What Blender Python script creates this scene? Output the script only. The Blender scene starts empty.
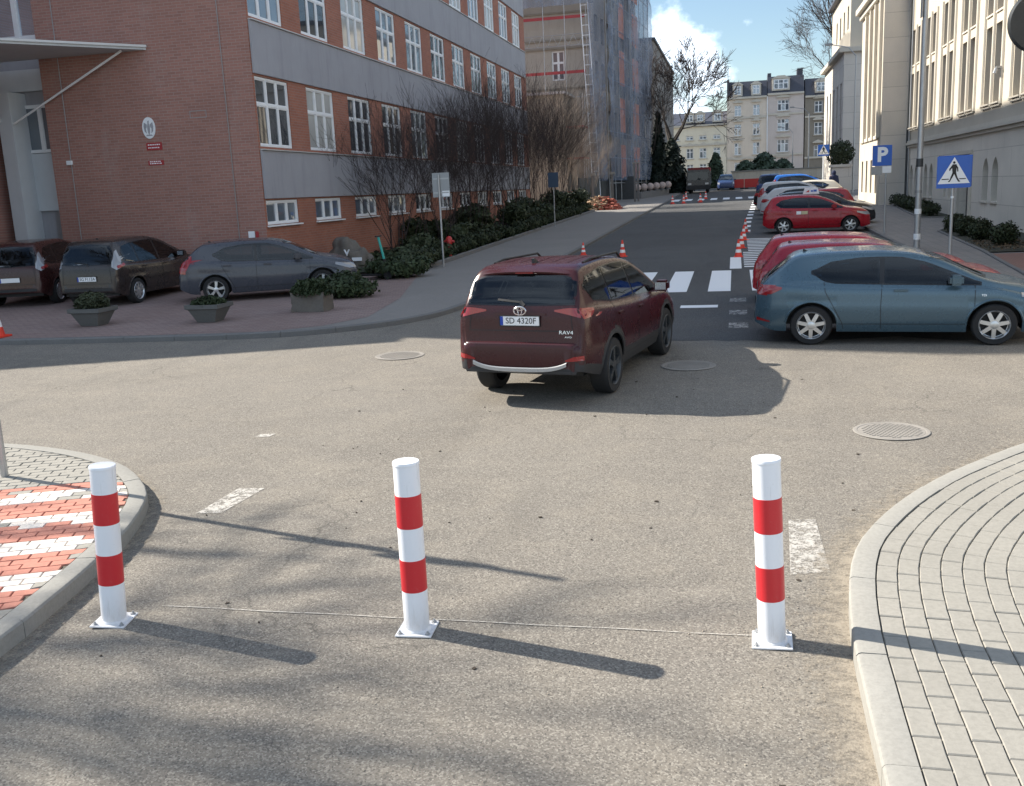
import bpy, bmesh, math, random
from math import sin, cos, pi, radians, sqrt, atan2
from mathutils import Vector, Matrix, noise
from mathutils.bvhtree import BVHTree
random.seed(11)
SC = bpy.context.scene
COL = SC.collection

# ------------------------------------------------------------------ helpers
SLOPE = .018
def gz(y):                                   # the street climbs gently away from the viewer
    return SLOPE * min(y, 112.0)

class MB:
    """collects faces and links them as one mesh object"""
    def __init__(s): s.v = []; s.f = []; s.m = []; s.M = None
    def add(s, vs, fs, mi=0):
        b = len(s.v)
        if s.M is not None: vs = [s.M @ Vector(p) for p in vs]
        s.v.extend([tuple(p) for p in vs])
        for f in fs: s.f.append(tuple(i + b for i in f)); s.m.append(mi)
    def quad(s, a, b, c, d, mi=0): s.add([a, b, c, d], [(0, 1, 2, 3)], mi)
    def poly(s, pts, mi=0): s.add(pts, [tuple(range(len(pts)))], mi)
    def box(s, x0, x1, y0, y1, z0, z1, mi=0):
        s.add([(x0,y0,z0),(x1,y0,z0),(x1,y1,z0),(x0,y1,z0),(x0,y0,z1),(x1,y0,z1),(x1,y1,z1),(x0,y1,z1)],
              [(0,3,2,1),(4,5,6,7),(0,1,5,4),(1,2,6,5),(2,3,7,6),(3,0,4,7)], mi)
    def bbox(s, x0, x1, y0, y1, z0, z1, b=.01, mi=0):   # box with bevelled edges
        bm = bmesh.new(); bmesh.ops.create_cube(bm, size=1)
        for v in bm.verts: v.co = Vector(((x0+x1)/2+v.co.x*(x1-x0), (y0+y1)/2+v.co.y*(y1-y0), (z0+z1)/2+v.co.z*(z1-z0)))
        bmesh.ops.bevel(bm, geom=list(bm.edges), offset=b, segments=2, affect='EDGES')
        s.addbm(bm, mi)
    def addbm(s, bm, mi=0):
        bm.verts.ensure_lookup_table(); bm.verts.index_update()
        s.add([v.co.copy() for v in bm.verts], [[v.index for v in f.verts] for f in bm.faces], mi); bm.free()
    def tube(s, pts, rads, n=8, mi=0, cap=True):
        pts = [Vector(p) for p in pts]
        if not isinstance(rads, (list, tuple)): rads = [rads]*len(pts)
        vs = []; u = None
        for i, p in enumerate(pts):
            d = (pts[min(i+1, len(pts)-1)] - pts[max(i-1, 0)])
            if d.length < 1e-9: d = Vector((0,0,1))
            d.normalize()
            if u is None: u = d.orthogonal().normalized()
            else:
                u = u - d*u.dot(d)
                u = u.normalized() if u.length > 1e-6 else d.orthogonal().normalized()
            w = d.cross(u)
            for k in range(n):
                a = 2*pi*k/n; vs.append(p + (u*cos(a) + w*sin(a))*rads[i])
        fs = []
        for i in range(len(pts)-1):
            for k in range(n):
                fs.append((i*n+k, i*n+(k+1) % n, (i+1)*n+(k+1) % n, (i+1)*n+k))
        if cap:
            fs.append(tuple(range(n-1, -1, -1))); fs.append(tuple((len(pts)-1)*n+k for k in range(n)))
        s.add(vs, fs, mi)
    def lathe(s, prof, n=24, c=(0,0,0), axis='z', mi=0, caps=True):
        vs = []
        for r, z in prof:
            for k in range(n):
                a = 2*pi*k/n
                if axis == 'z': vs.append((c[0]+r*cos(a), c[1]+r*sin(a), c[2]+z))
                elif axis == 'y': vs.append((c[0]+r*cos(a), c[1]+z, c[2]-r*sin(a)))
                else: vs.append((c[0]+z, c[1]+r*cos(a), c[2]+r*sin(a)))
        fs = []
        for i in range(len(prof)-1):
            for k in range(n): fs.append((i*n+k, i*n+(k+1) % n, (i+1)*n+(k+1) % n, (i+1)*n+k))
        if caps and prof[0][0] > 1e-6: fs.append(tuple(range(n-1, -1, -1)))
        if caps and prof[-1][0] > 1e-6: fs.append(tuple((len(prof)-1)*n+k for k in range(n)))
        s.add(vs, fs, mi)
    def prism(s, pts, d, mi=0):              # closed polygon pts (3D) swept by vector d
        n = len(pts); d = Vector(d); p2 = [Vector(p)+d for p in pts]
        s.add(list(pts)+p2, [tuple(range(n-1,-1,-1)), tuple(range(n, 2*n))]+[(i,(i+1)%n,n+(i+1)%n,n+i) for i in range(n)], mi)
    def grid(s, rows, mi=0, flip=False):
        n = len(rows[0]); vs = [p for r in rows for p in r]; fs = []
        for i in range(len(rows)-1):
            for k in range(n-1):
                q = (i*n+k, i*n+k+1, (i+1)*n+k+1, (i+1)*n+k)
                fs.append(q[::-1] if flip else q)
        s.add(vs, fs, mi)
    def build(s, name, mats, parent=None, smooth=None, world=True, recalc=False):
        me = bpy.data.meshes.new(name)
        off = Vector((0,0,0))
        if parent is not None and world:
            p = parent
            while p is not None: off += p.location; p = p.parent
        me.from_pydata([tuple(Vector(p)-off) for p in s.v], [], s.f)
        if not isinstance(mats, (list, tuple)): mats = [mats]
        for m in mats: me.materials.append(m)
        if len(mats) > 1:
            for i, p in enumerate(me.polygons): p.material_index = s.m[i]
        if recalc:
            bm = bmesh.new(); bm.from_mesh(me); bmesh.ops.remove_doubles(bm, verts=bm.verts, dist=1e-5)
            bmesh.ops.recalc_face_normals(bm, faces=bm.faces); bm.to_mesh(me); bm.free()
        me.update()
        if smooth:
            for p in me.polygons: p.use_smooth = True
            me.set_sharp_from_angle(angle=radians(smooth))
        o = bpy.data.objects.new(name, me); COL.objects.link(o)
        if parent is not None: o.parent = parent
        return o

def thing(name, label, cat, loc=(0,0,0), rz=0, group=None):
    o = bpy.data.objects.new(name, None); COL.objects.link(o)
    o.empty_display_size = .2
    o.location = loc; o.rotation_euler = (0,0,rz)
    o['label'] = label; o['category'] = cat
    if group: o['group'] = group
    return o
def tag(o, label, cat, group=None):
    o['label'] = label; o['category'] = cat
    if group: o['group'] = group
    return o
def struct(o): o['kind'] = 'structure'; return o
def stuff(o, label=None, cat=None):
    o['kind'] = 'stuff'
    if label: o['label'] = label; o['category'] = cat
    return o
KIDS = {}
def copy_tree(o, parent=None):
    c = o.copy(); COL.objects.link(c)
    if parent is not None: c.parent = parent
    for ch in list(o.children): copy_tree(ch, c)
    return c
def dup(o, loc, rz=0, label=None, scale=None, group=None):
    c = copy_tree(o); c.location = loc; c.rotation_euler = (o.rotation_euler[0], o.rotation_euler[1], rz)
    if label: c['label'] = label
    if group: c['group'] = group
    if scale is not None: c.scale = (scale,)*3 if not isinstance(scale, tuple) else scale
    return c
def text_mesh(mb, txt, place, size, depth=.002, mi=0, sx=1.0, bold=0.0):
    """flat lettering from the built-in font; place maps (u, v, w) to space, centred"""
    cu = bpy.data.curves.new('lettering', 'FONT'); cu.body = txt; cu.size = size; cu.extrude = depth/2
    cu.align_x = 'CENTER'; cu.align_y = 'CENTER'; cu.resolution_u = 3; cu.offset = bold
    ob = bpy.data.objects.new('lettering', cu); COL.objects.link(ob)
    dg = bpy.context.evaluated_depsgraph_get()
    me = bpy.data.meshes.new_from_object(ob.evaluated_get(dg))
    mb.add([place(v.co.x*sx, v.co.y, v.co.z) for v in me.vertices], [tuple(p.vertices) for p in me.polygons], mi)
    bpy.data.objects.remove(ob); bpy.data.curves.remove(cu); bpy.data.meshes.remove(me)

def interp(pts, x):
    if x <= pts[0][0]: return pts[0][1]
    for (a, b), (c, d) in zip(pts, pts[1:]):
        if x <= c: return b + (d-b)*(x-a)/max(c-a, 1e-9)
    return pts[-1][1]
def sinterp(pts, x):                           # smooth (monotone hermite) interpolation
    n = len(pts)
    if x <= pts[0][0]: return pts[0][1]
    if x >= pts[-1][0]: return pts[-1][1]
    dl = [(pts[i+1][1]-pts[i][1])/(pts[i+1][0]-pts[i][0]) for i in range(n-1)]
    def tan(i):
        if i == 0: return dl[0]
        if i == n-1: return dl[-1]
        a, b = dl[i-1], dl[i]
        return 0 if a*b <= 0 else 2*a*b/(a+b)
    for i in range(n-1):
        if x <= pts[i+1][0]:
            h = pts[i+1][0]-pts[i][0]; t = (x-pts[i][0])/h
            m0, m1 = tan(i)*h, tan(i+1)*h
            return (2*t**3-3*t*t+1)*pts[i][1]+(t**3-2*t*t+t)*m0+(-2*t**3+3*t*t)*pts[i+1][1]+(t**3-t*t)*m1

# ------------------------------------------------------------------ materials
class NT:
    def __init__(s, name):
        s.mat = bpy.data.materials.new(name); s.mat.use_nodes = True
        s.t = s.mat.node_tree; s.b = s.t.nodes['Principled BSDF']; s.out = s.t.nodes['Material Output']
        s.tc = None
    def n(s, t, **kw):
        nd = s.t.nodes.new(t)
        for k, v in kw.items(): setattr(nd, k, v)
        return nd
    def L(s, a, b): s.t.links.new(a, b)
    def co(s, which='Object', scale=None):
        if s.tc is None: s.tc = s.n('ShaderNodeTexCoord')
        o = s.tc.outputs[which]
        if scale is not None:
            mp = s.n('ShaderNodeMapping'); mp.inputs['Scale'].default_value = scale; s.L(o, mp.inputs[0]); o = mp.outputs[0]
        return o
    def noise(s, scale, detail=4, rough=.6, co=None, dist=0):
        nd = s.n('ShaderNodeTexNoise'); nd.inputs['Scale'].default_value = scale; nd.inputs['Detail'].default_value = detail
        nd.inputs['Roughness'].default_value = rough; nd.inputs['Distortion'].default_value = dist
        s.L(co if co is not None else s.co(), nd.inputs['Vector']); return nd.outputs['Fac']
    def vor(s, scale, feature='F1', co=None, out='Distance'):
        nd = s.n('ShaderNodeTexVoronoi', feature=feature); nd.inputs['Scale'].default_value = scale
        s.L(co if co is not None else s.co(), nd.inputs['Vector']); return nd.outputs[out]
    def ramp(s, fac, stops):
        r = s.n('ShaderNodeValToRGB'); e = r.color_ramp.elements
        while len(e) < len(stops): e.new(.5)
        for el, (p, c) in zip(e, stops):
            el.position = p; el.color = (c, c, c, 1) if isinstance(c, (int, float)) else (*c, 1)
        s.L(fac, r.inputs[0]); return r.outputs[0]
    def mix(s, fac, a, b, mode='MIX'):
        m = s.n('ShaderNodeMix', data_type='RGBA', blend_type=mode)
        for i, v in ((0, fac), (6, a), (7, b)):
            if hasattr(v, 'links'): s.L(v, m.inputs[i])
            elif i == 0: m.inputs[0].default_value = v
            else: m.inputs[i].default_value = (v, v, v, 1) if isinstance(v, (int, float)) else (*v, 1)
        return m.outputs[2]
    def math(s, op, a, b=None, clamp=False):
        m = s.n('ShaderNodeMath', operation=op, use_clamp=clamp)
        for i, v in ((0, a), (1, b)):
            if v is None: continue
            if hasattr(v, 'links'): s.L(v, m.inputs[i])
            else: m.inputs[i].default_value = v
        return m.outputs[0]
    def color(s, c):
        if hasattr(c, 'links'): s.L(c, s.b.inputs['Base Color'])
        else: s.b.inputs['Base Color'].default_value = (*c, 1)
    def bump(s, h, strength=.3, dist=.01):
        b = s.n('ShaderNodeBump'); b.inputs['Strength'].default_value = strength; b.inputs['Distance'].default_value = dist
        s.L(h, b.inputs['Height']); s.L(b.outputs[0], s.b.inputs['Normal'])
    def set(s, rough=.7, metal=0, spec=.5, coat=0, alpha=None):
        if hasattr(rough, 'links'): s.L(rough, s.b.inputs['Roughness'])
        else: s.b.inputs['Roughness'].default_value = rough
        s.b.inputs['Metallic'].default_value = metal; s.b.inputs['Specular IOR Level'].default_value = spec
        s.b.inputs['Coat Weight'].default_value = coat; s.b.inputs['Coat Roughness'].default_value = .04
        return s.mat

def plain(name, c, rough=.6, metal=0, spec=.5, var=.15, scale=6, coat=0, bump=0):
    n = NT(name); f = n.noise(scale, 5, .65)
    n.color(n.mix(f, tuple(x*(1-var) for x in c), tuple(min(1, x*(1+var)) for x in c)))
    if bump: n.bump(n.noise(scale*6, 4), bump, .01)
    return n.set(rough, metal, spec, coat)

def m_asphalt(name='asphalt', k=1.0, tint=(1, 1, 1), patchy=1.0):
    n = NT(name); T = lambda c: tuple(a*b*k for a, b in zip(c, tint))
    big = n.noise(.22, 6, .62, None, .6); med = n.noise(1.7, 6, .68, None, .4); fine = n.noise(170, 2, .7)
    st = n.vor(105, out='Color'); sep = n.n('ShaderNodeSeparateColor'); n.L(st, sep.inputs[0])
    c = n.mix(n.ramp(big, [(.32, 0.0), (.68, 1.0)]), T((.195, .178, .158)), T((.285, .262, .232)))
    # sandy worn zones and pale scuffed bands
    c = n.mix(n.math('MULTIPLY', n.ramp(med, [(.46, 0.0), (.70, 1.0)]), .55*patchy), c, T((.335, .300, .250)))
    scf = n.noise(1.1, 5, .6, n.co('Object', (.22, 2.4, 1)), .5)
    c = n.mix(n.math('MULTIPLY', n.ramp(scf, [(.57, 0.0), (.74, 1.0)]), .35*patchy), c, T((.36, .33, .285)))
    # stones of the mix
    c = n.mix(n.math('MULTIPLY', n.ramp(sep.outputs[0], [(.54, 0.0), (.92, 1.0)]), .62), c, T((.50, .47, .415)))
    c = n.mix(n.math('MULTIPLY', n.ramp(sep.outputs[1], [(.62, 0.0), (.95, 1.0)]), .62), c, T((.075, .07, .068)))
    c = n.mix(n.ramp(fine, [(.3, .32), (.72, 0.0)]), c, T((.10, .094, .088)))
    # polished tracks, drips and stains with shapes of their own
    oil = n.noise(.8, 4, .55, n.co('Object', (1.8, .30, 1)), .3)
    c = n.mix(n.ramp(oil, [(.58, 0.0), (.76, .30)]), c, T((.10, .095, .09)))
    drip = n.noise(5.5, 3, .5); c = n.mix(n.ramp(drip, [(.70, 0.0), (.78, .35)]), c, T((.08, .075, .07)))
    dn = n.n('ShaderNodeTexNoise'); dn.inputs['Scale'].default_value = 1.4; dn.inputs['Detail'].default_value = 6; n.L(n.co(), dn.inputs['Vector'])
    vm = n.n('ShaderNodeVectorMath', operation='MULTIPLY_ADD'); n.L(dn.outputs['Color'], vm.inputs[0]); vm.inputs[1].default_value = (1.1, 1.1, 1.1); n.L(n.co(), vm.inputs[2])
    w = n.n('ShaderNodeTexVoronoi', feature='DISTANCE_TO_EDGE'); w.inputs['Scale'].default_value = .30; n.L(vm.outputs[0], w.inputs['Vector'])
    cr = n.ramp(w.outputs['Distance'], [(.0, 1.0), (.0045, 0.0)])
    c = n.mix(n.math('MULTIPLY', n.math('MULTIPLY', cr, n.ramp(n.noise(.5, 3), [(.5, 0.0), (.58, 1.0)])), .55), c, T((.07, .066, .062)))
    n.color(c)
    n.bump(n.math('ADD', n.math('MULTIPLY', sep.outputs[2], .6), fine), .6, .004)
    return n.set(.9, 0, .25)

def m_brickwall(name, c1, c2, mortar, axis='xz', sx=.25, sz=.077, white=.25):
    n = NT(name)
    co = n.co(); sp = n.n('ShaderNodeSeparateXYZ'); n.L(co, sp.inputs[0])
    cb = n.n('ShaderNodeCombineXYZ'); n.L(sp.outputs['X' if axis == 'xz' else 'Y'], cb.inputs[0]); n.L(sp.outputs['Z'], cb.inputs[1])
    b = n.n('ShaderNodeTexBrick'); b.inputs['Scale'].default_value = 1; b.inputs['Brick Width'].default_value = sx
    b.inputs['Row Height'].default_value = sz; b.inputs['Mortar Size'].default_value = .007; b.inputs['Mortar Smooth'].default_value = .2
    b.inputs['Color1'].default_value = (*c1, 1); b.inputs['Color2'].default_value = (*c2, 1); b.inputs['Mortar'].default_value = (*mortar, 1)
    n.L(cb.outputs[0], b.inputs['Vector'])
    c = n.mix(n.ramp(n.noise(.45, 4), [(.3, .0), (.8, .45)]), b.outputs['Color'], tuple(x*.55 for x in c1))
    eff = n.noise(1.2, 6, .7, n.co('Object', (1, 1, .35)))
    c = n.mix(n.math('MULTIPLY', n.ramp(eff, [(.55, 0.0), (.8, 1.0)]), white), c, (.42, .38, .36))
    n.color(c); n.bump(b.outputs['Fac'], -.5, .01)
    return n.set(.85, 0, .25)

def m_render(name, c, stain=.25, sc=.6):
    n = NT(name)
    f = n.noise(sc, 6, .65); g = n.noise(2.5, 5, .7, n.co('Object', (1, 1, .15))); k = n.noise(60, 3)
    col = n.mix(f, tuple(x*.82 for x in c), tuple(min(1, x*1.12) for x in c))
    col = n.mix(n.math('MULTIPLY', n.ramp(g, [(.5, 0.0), (.8, 1.0)]), stain), col, tuple(x*.5 for x in c))
    n.color(col); n.bump(k, .25, .006)
    return n.set(.9, 0, .2)

def m_blocks(name, c1, c2, mortar, bw, bh, rot=0, off=.5, vertical=None):
    n = NT(name)
    mp = n.n('ShaderNodeMapping'); mp.inputs['Rotation'].default_value = (0, 0, rot)
    if vertical:
        sp = n.n('ShaderNodeSeparateXYZ'); n.L(n.co(), sp.inputs[0]); cb = n.n('ShaderNodeCombineXYZ')
        ad = n.math('ADD', sp.outputs['X'], sp.outputs['Y']); n.L(ad, cb.inputs[0]); n.L(sp.outputs['Z'], cb.inputs[1]); n.L(cb.outputs[0], mp.inputs[0])
    else: n.L(n.co(), mp.inputs[0])
    b = n.n('ShaderNodeTexBrick'); b.offset = off; b.inputs['Scale'].default_value = 1
    b.inputs['Brick Width'].default_value = bw; b.inputs['Row Height'].default_value = bh
    b.inputs['Mortar Size'].default_value = .012 if vertical else .006
    b.inputs['Color1'].default_value = (*c1, 1); b.inputs['Color2'].default_value = (*c2, 1); b.inputs['Mortar'].default_value = (*mortar, 1)
    n.L(mp.outputs[0], b.inputs['Vector'])
    c = n.mix(n.ramp(n.noise(.5, 5), [(.3, 0.0), (.8, .5)]), b.outputs['Color'], tuple(x*.6 for x in c1))
    c = n.mix(n.ramp(n.noise(25, 4), [(.4, 0.0), (.9, .35)]), c, tuple(min(1, x*1.3) for x in c2))
    n.color(c); n.bump(b.outputs['Fac'], -.35, .008)
    return n.set(.85, 0, .25)

def m_paint(name, c, flakes=True, rough=.28, coat=1.0, metal=0.0):
    n = NT(name)
    dirt = n.noise(3.5, 5, .7); 
    col = n.mix(n.ramp(dirt, [(.5, 0.0), (.95, .05)]), c, (.10, .09, .08))
    n.color(col); rg = n.math('ADD', n.math('MULTIPLY', dirt, .05), rough-.03)
    m = n.set(rg, metal, .35, coat*(.12 if 'maroon' in name else .35))
    n.b.inputs['Coat Roughness'].default_value = .08
    return m

def m_glass(name, c=(.012, .014, .016), rough=.03, spec=.8):
    n = NT(name); f = n.noise(1.3, 3, .5)
    n.color(n.mix(f, tuple(x*.7 for x in c), tuple(x*1.4 for x in c)))
    n.bump(n.noise(.8, 2), .012, .05)
    return n.set(rough, 0, spec)

def m_leaf(name, c, var=.45, rough=.6, scale=3):
    n = NT(name); f = n.noise(scale, 4, .6); g = n.noise(23, 3)
    col = n.mix(n.ramp(f, [(.3, 0.0), (.7, 1.0)]), tuple(x*(1-var) for x in c), tuple(x*(1+var) for x in c))
    col = n.mix(n.math('MULTIPLY', n.ramp(g, [(.5, 0.0), (.8, 1.0)]), .35), col, (c[0]*1.9, c[1]*1.6, c[2]*1.2))
    n.color(col); return n.set(rough, 0, .25)

def m_concrete(name, c, sc=8, var=.2):
    n = NT(name); f = n.noise(sc*.2, 5, .6); g = n.noise(sc*6, 4, .7); v = n.vor(90)
    col = n.mix(f, tuple(x*(1-var) for x in c), tuple(min(1, x*(1+var)) for x in c))
    col = n.mix(n.ramp(g, [(.35, .35), (.6, 0.0)]), col, tuple(x*.62 for x in c))
    sp = n.noise(1.6, 6, .75); col = n.mix(n.ramp(sp, [(.6, 0.0), (.8, .35)]), col, (c[0]*.7, c[1]*.62, c[2]*.5))
    n.color(col); n.bump(g, .25, .005); return n.set(.88, 0, .25)

def m_roadpaint(name, c, wear=.5):
    n = NT(name); f = n.noise(14, 6, .75); g = n.noise(70, 3)
    n.color(n.mix(n.ramp(g, [(.3, .3), (.7, 0.0)]), c, tuple(x*.7 for x in c)))
    if wear > 0:
        a = n.ramp(n.math('ADD', n.math('MULTIPLY', f, .7), n.math('MULTIPLY', g, .3)), [(max(.01, wear-.08), 0.0), (wear+.06, 1.0)])
        n.L(a, n.b.inputs['Alpha'])
    return n.set(.75, 0, .3)

MAT = {}
def mk():
    M = MAT
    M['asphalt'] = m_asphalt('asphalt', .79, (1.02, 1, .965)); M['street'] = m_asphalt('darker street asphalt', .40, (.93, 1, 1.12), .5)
    M['walk'] = m_concrete('footway asphalt', (.23, .215, .20), 3, .15)
    M['plaza'] = m_blocks('plaza pavers', (.24, .17, .155), (.29, .22, .20), (.10, .085, .08), .2, .1, .0)
    M['paver_red'] = m_blocks('red block paving', (.26, .13, .10), (.22, .15, .13), (.10, .08, .07), .2, .1, .0)
    M['slabs'] = m_blocks('grey block paving', (.20, .19, .185), (.24, .225, .21), (.10, .095, .09), .3, .3, .0, 0)
    M['kerb'] = m_concrete('kerb concrete', (.285, .275, .25), 6, .12)
    M['kerb_dark'] = m_concrete('old kerb', (.17, .165, .16), 6, .15)
    M['block'] = m_concrete('paving block', (.292, .276, .243), 5, .16)
    M['block_red'] = m_concrete('red paving block', (.46, .20, .15), 5, .14)
    M['block_white'] = m_concrete('white painted paving block', (.66, .60, .54), 5, .10)
    M['block_far'] = m_blocks('grey block paving field', (.30, .28, .245), (.33, .31, .27), (.12, .11, .09), .245, .125, .5); M['sandbed'] = m_concrete('joint sand', (.13, .115, .09), 9, .3)
    M['white_line'] = m_roadpaint('road marking white', (.78, .79, .80), .30); M['white_fresh'] = m_roadpaint('fresh road marking', (.80, .81, .82), 0); M['chalk'] = m_roadpaint('chalk line', (.42, .395, .355), .47)
    M['white_worn'] = m_roadpaint('worn road marking', (.46, .435, .395), .49)
    M['white_old'] = m_roadpaint('old faded marking', (.38, .37, .35), .50)
    n = NT('blown sand'); f = n.noise(11, 8, .82); g = n.noise(90, 3)
    n.color(n.mix(g, (.26, .225, .18), (.42, .37, .30)))
    u = n.n('ShaderNodeUVMap'); sp = n.n('ShaderNodeSeparateXYZ'); n.L(u.outputs[0], sp.inputs[0])
    al = n.math('ADD', n.math('MULTIPLY', f, 1.0), n.math('MULTIPLY', sp.outputs[1], -.62))
    n.L(n.ramp(n.math('ADD', al, n.math('MULTIPLY', g, .15)), [(.34, 0.0), (.60, .85)]), n.b.inputs['Alpha']); n.bump(g, .5, .01)
    M['sand'] = n.set(.95, 0, .1)
    M['gravel'] = plain('gravel grit', (.30, .26, .21), .9, var=.4, scale=30)
    M['soil'] = plain('garden soil', (.035, .035, .022), .95, var=.5, scale=4, bump=.6)
    M['lawn'] = m_leaf('ground ivy', (.030, .048, .018), .5)
    M['brick'] = m_brickwall('gable brick', (.39, .20, .16), (.315, .165, .135), (.37, .29, .26), 'xz', .25, .077, .3)
    M['brick_side'] = m_brickwall('facade brick', (.40, .160, .105), (.32, .13, .09), (.31, .23, .19), 'yz', .25, .077, .12)
    M['band'] = m_render('grey render band', (.36, .36, .385), .4)
    M['entry'] = m_render('pale grey panel', (.58, .61, .63), .12)
    M['frame'] = plain('white window frame', (.80, .81, .82), .4, var=.05)
    M['sill'] = plain('sheet metal sill', (.50, .50, .50), .45, .3, var=.1)
    M['pane'] = m_glass('window glass', (.22, .25, .28), .02, 1.0); M['pane'].node_tree.nodes['Principled BSDF'].inputs['Metallic'].default_value = .45
    M['pane_sky'] = m_glass('coated glass', (.55, .62, .70), .04, 1.0); M['pane_sky'].node_tree.nodes['Principled BSDF'].inputs['Metallic'].default_value = .75
    M['pane_r'] = m_glass('dark window glass', (.10, .10, .105), .12, .5)
    M['stone'] = m_blocks('limestone ashlar', (.66, .61, .53), (.70, .645, .56), (.42, .38, .33), 3.2, .95, 0, .3, True)
    M['stone2'] = m_render('limestone plain', (.52, .47, .39), .15)
    M['stone3'] = m_blocks('pier ashlar', (.60, .56, .50), (.65, .60, .54), (.32, .30, .27), 2.6, 1.22, 0, .5, True)
    M['stone_trim'] = m_render('light stone trim', (.57, .525, .45), .15)
    M['metal'] = plain('galvanised steel', (.42, .43, .44), .42, .7, var=.15, scale=9)
    M['metal_dark'] = plain('dark steel', (.06, .065, .07), .45, .5, var=.2)
    M['signback'] = plain('aluminium sign back', (.30, .31, .32), .45, .5, var=.1)
    M['signblue'] = plain('sign blue', (.010, .105, .47), .35, 0, .5, .05)
    M['signwhite'] = plain('sign white', (.80, .82, .84), .35, 0, .5, .03)
    M['black'] = plain('matt black', (.010, .010, .011), .6, var=.2)
    M['tyre'] = plain('tyre rubber', (.014, .014, .015), .8, var=.25, scale=20)
    M['alloy'] = plain('alloy wheel', (.58, .59, .60), .3, .8, var=.1)
    M['chrome'] = plain('bright trim', (.70, .70, .71), .2, .9, var=.05)
    M['plastic'] = plain('dark plastic cladding', (.022, .022, .024), .6, var=.25)
    M['carglass'] = m_glass('car glass', (.008, .010, .012), .02, .45)
    M['lamp_red'] = plain('red lamp lens', (.27, .010, .012), .15, 0, .6, .2, 14, .6)
    M['lamp_dark'] = plain('smoked red lens', (.20, .012, .014), .12, 0, .6, .2, 14, .6)
    M['lamp_clear'] = plain('clear lamp lens', (.26, .27, .29), .12, 0, .8, .1, 14, .6)
    M['plate'] = plain('plate white', (.78, .79, .80), .4, var=.03)
    M['plate_blue'] = plain('plate blue', (.01, .05, .35), .4, var=.03)
    M['ink'] = plain('black lettering', (.012, .012, .014), .5, var=.05)
    def grimy(name, c, rough):
        n = NT(name); g = n.noise(7, 6, .75, n.co('Object', (1, 1, .5))); k = n.noise(38, 4, .7); sp = n.n('ShaderNodeSeparateXYZ'); n.L(n.co(), sp.inputs[0])
        foot = n.math('MULTIPLY', n.ramp(sp.outputs['Z'], [(.0, 1.0), (.22, 0.0)]), n.ramp(g, [(.35, 0.0), (.7, .55)]))
        c1 = n.mix(foot, c, (.36, .31, .25)); c1 = n.mix(n.ramp(k, [(.62, 0.0), (.80, .22)]), c1, (.30, .27, .24))
        scr = n.noise(30, 3, .5, n.co('Object', (1.5, 1.5, .12))); c1 = n.mix(n.ramp(scr, [(.66, 0.0), (.74, .20)]), c1, (.26, .24, .23))
        n.color(c1); return n.set(n.math('ADD', n.math('MULTIPLY', g, .3), rough-.12), 0, .5)
    M['bol_white'] = grimy('bollard white', (.80, .81, .84), .34); M['bol_red'] = grimy('bollard reflective red', (.56, .022, .030), .36)
    M['cone_or'] = plain('cone orange', (.74, .060, .035), .5, 0, .4, .08)
    M['cone_wh'] = plain('cone white band', (.80, .78, .76), .5, 0, .4, .06)
    M['bark'] = plain('bark', (.045, .037, .032), .9, var=.4, scale=12, bump=.5)
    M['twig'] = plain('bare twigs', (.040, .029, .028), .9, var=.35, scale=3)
    M['twig_light'] = plain('pale shrub twigs', (.16, .125, .10), .9, var=.3, scale=3)  # paler tone than the other bare twigs
    M['ever'] = m_leaf('dark evergreen leaves', (.035, .046, .022), .6)
    M['juniper'] = m_leaf('juniper needles', (.036, .052, .024), .5)
    M['heather'] = m_leaf('planter heather', (.050, .060, .032), .5)
    M['conifer'] = m_leaf('conifer needles', (.012, .020, .014), .5)
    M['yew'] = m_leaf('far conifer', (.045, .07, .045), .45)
    M['rock'] = m_concrete('granite boulder', (.15, .135, .118), 4, .35)
    M['planter'] = m_concrete('planter concrete', (.125, .125, .12), 4, .2)
    M['cream'] = m_render('cream stucco', (.74, .68, .55), .18)
    M['pinkish'] = m_render('warm stucco', (.70, .61, .51), .2)
    M['lilac'] = m_render('greyed stucco', (.60, .53, .49), .22)
    M['oldwall'] = m_render('old grey stucco', (.26, .23, .19), .4)
    M['slate'] = plain('slate roof', (.05, .053, .07), .55, var=.3, scale=3)
    M['castiron'] = m_concrete('cast iron cover', (.27, .25, .225), 9, .35)
    M['redplate'] = plain('red plaque', (.36, .03, .035), .4, var=.05)
    M['turq'] = plain('turquoise grip tape', (.02, .34, .29), .4, var=.05)
    M['redthing'] = plain('red enamel', (.45, .02, .02), .4, var=.1)
mk()
# ------------------------------------------------------------------ ground, kerbs, paving, markings
def sheet(name, poly, mat, dz, kind='structure', uv=None):
    """flat polygon following the street's slope"""
    bm = bmesh.new(); vs = [bm.verts.new((x, y, 0)) for x, y in poly]; bm.faces.new(vs)
    for yy in (112,):
        bmesh.ops.bisect_plane(bm, geom=list(bm.verts)+list(bm.edges)+list(bm.faces), plane_co=(0,yy,0), plane_no=(0,1,0))
    for v in bm.verts: v.co.z = gz(v.co.y)+dz
    bmesh.ops.recalc_face_normals(bm, faces=bm.faces)
    for f in bm.faces:
        if f.normal.z < 0: f.normal_flip()
    mb = MB(); mb.addbm(bm); o = mb.build(name, mat); struct(o); return o

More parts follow.
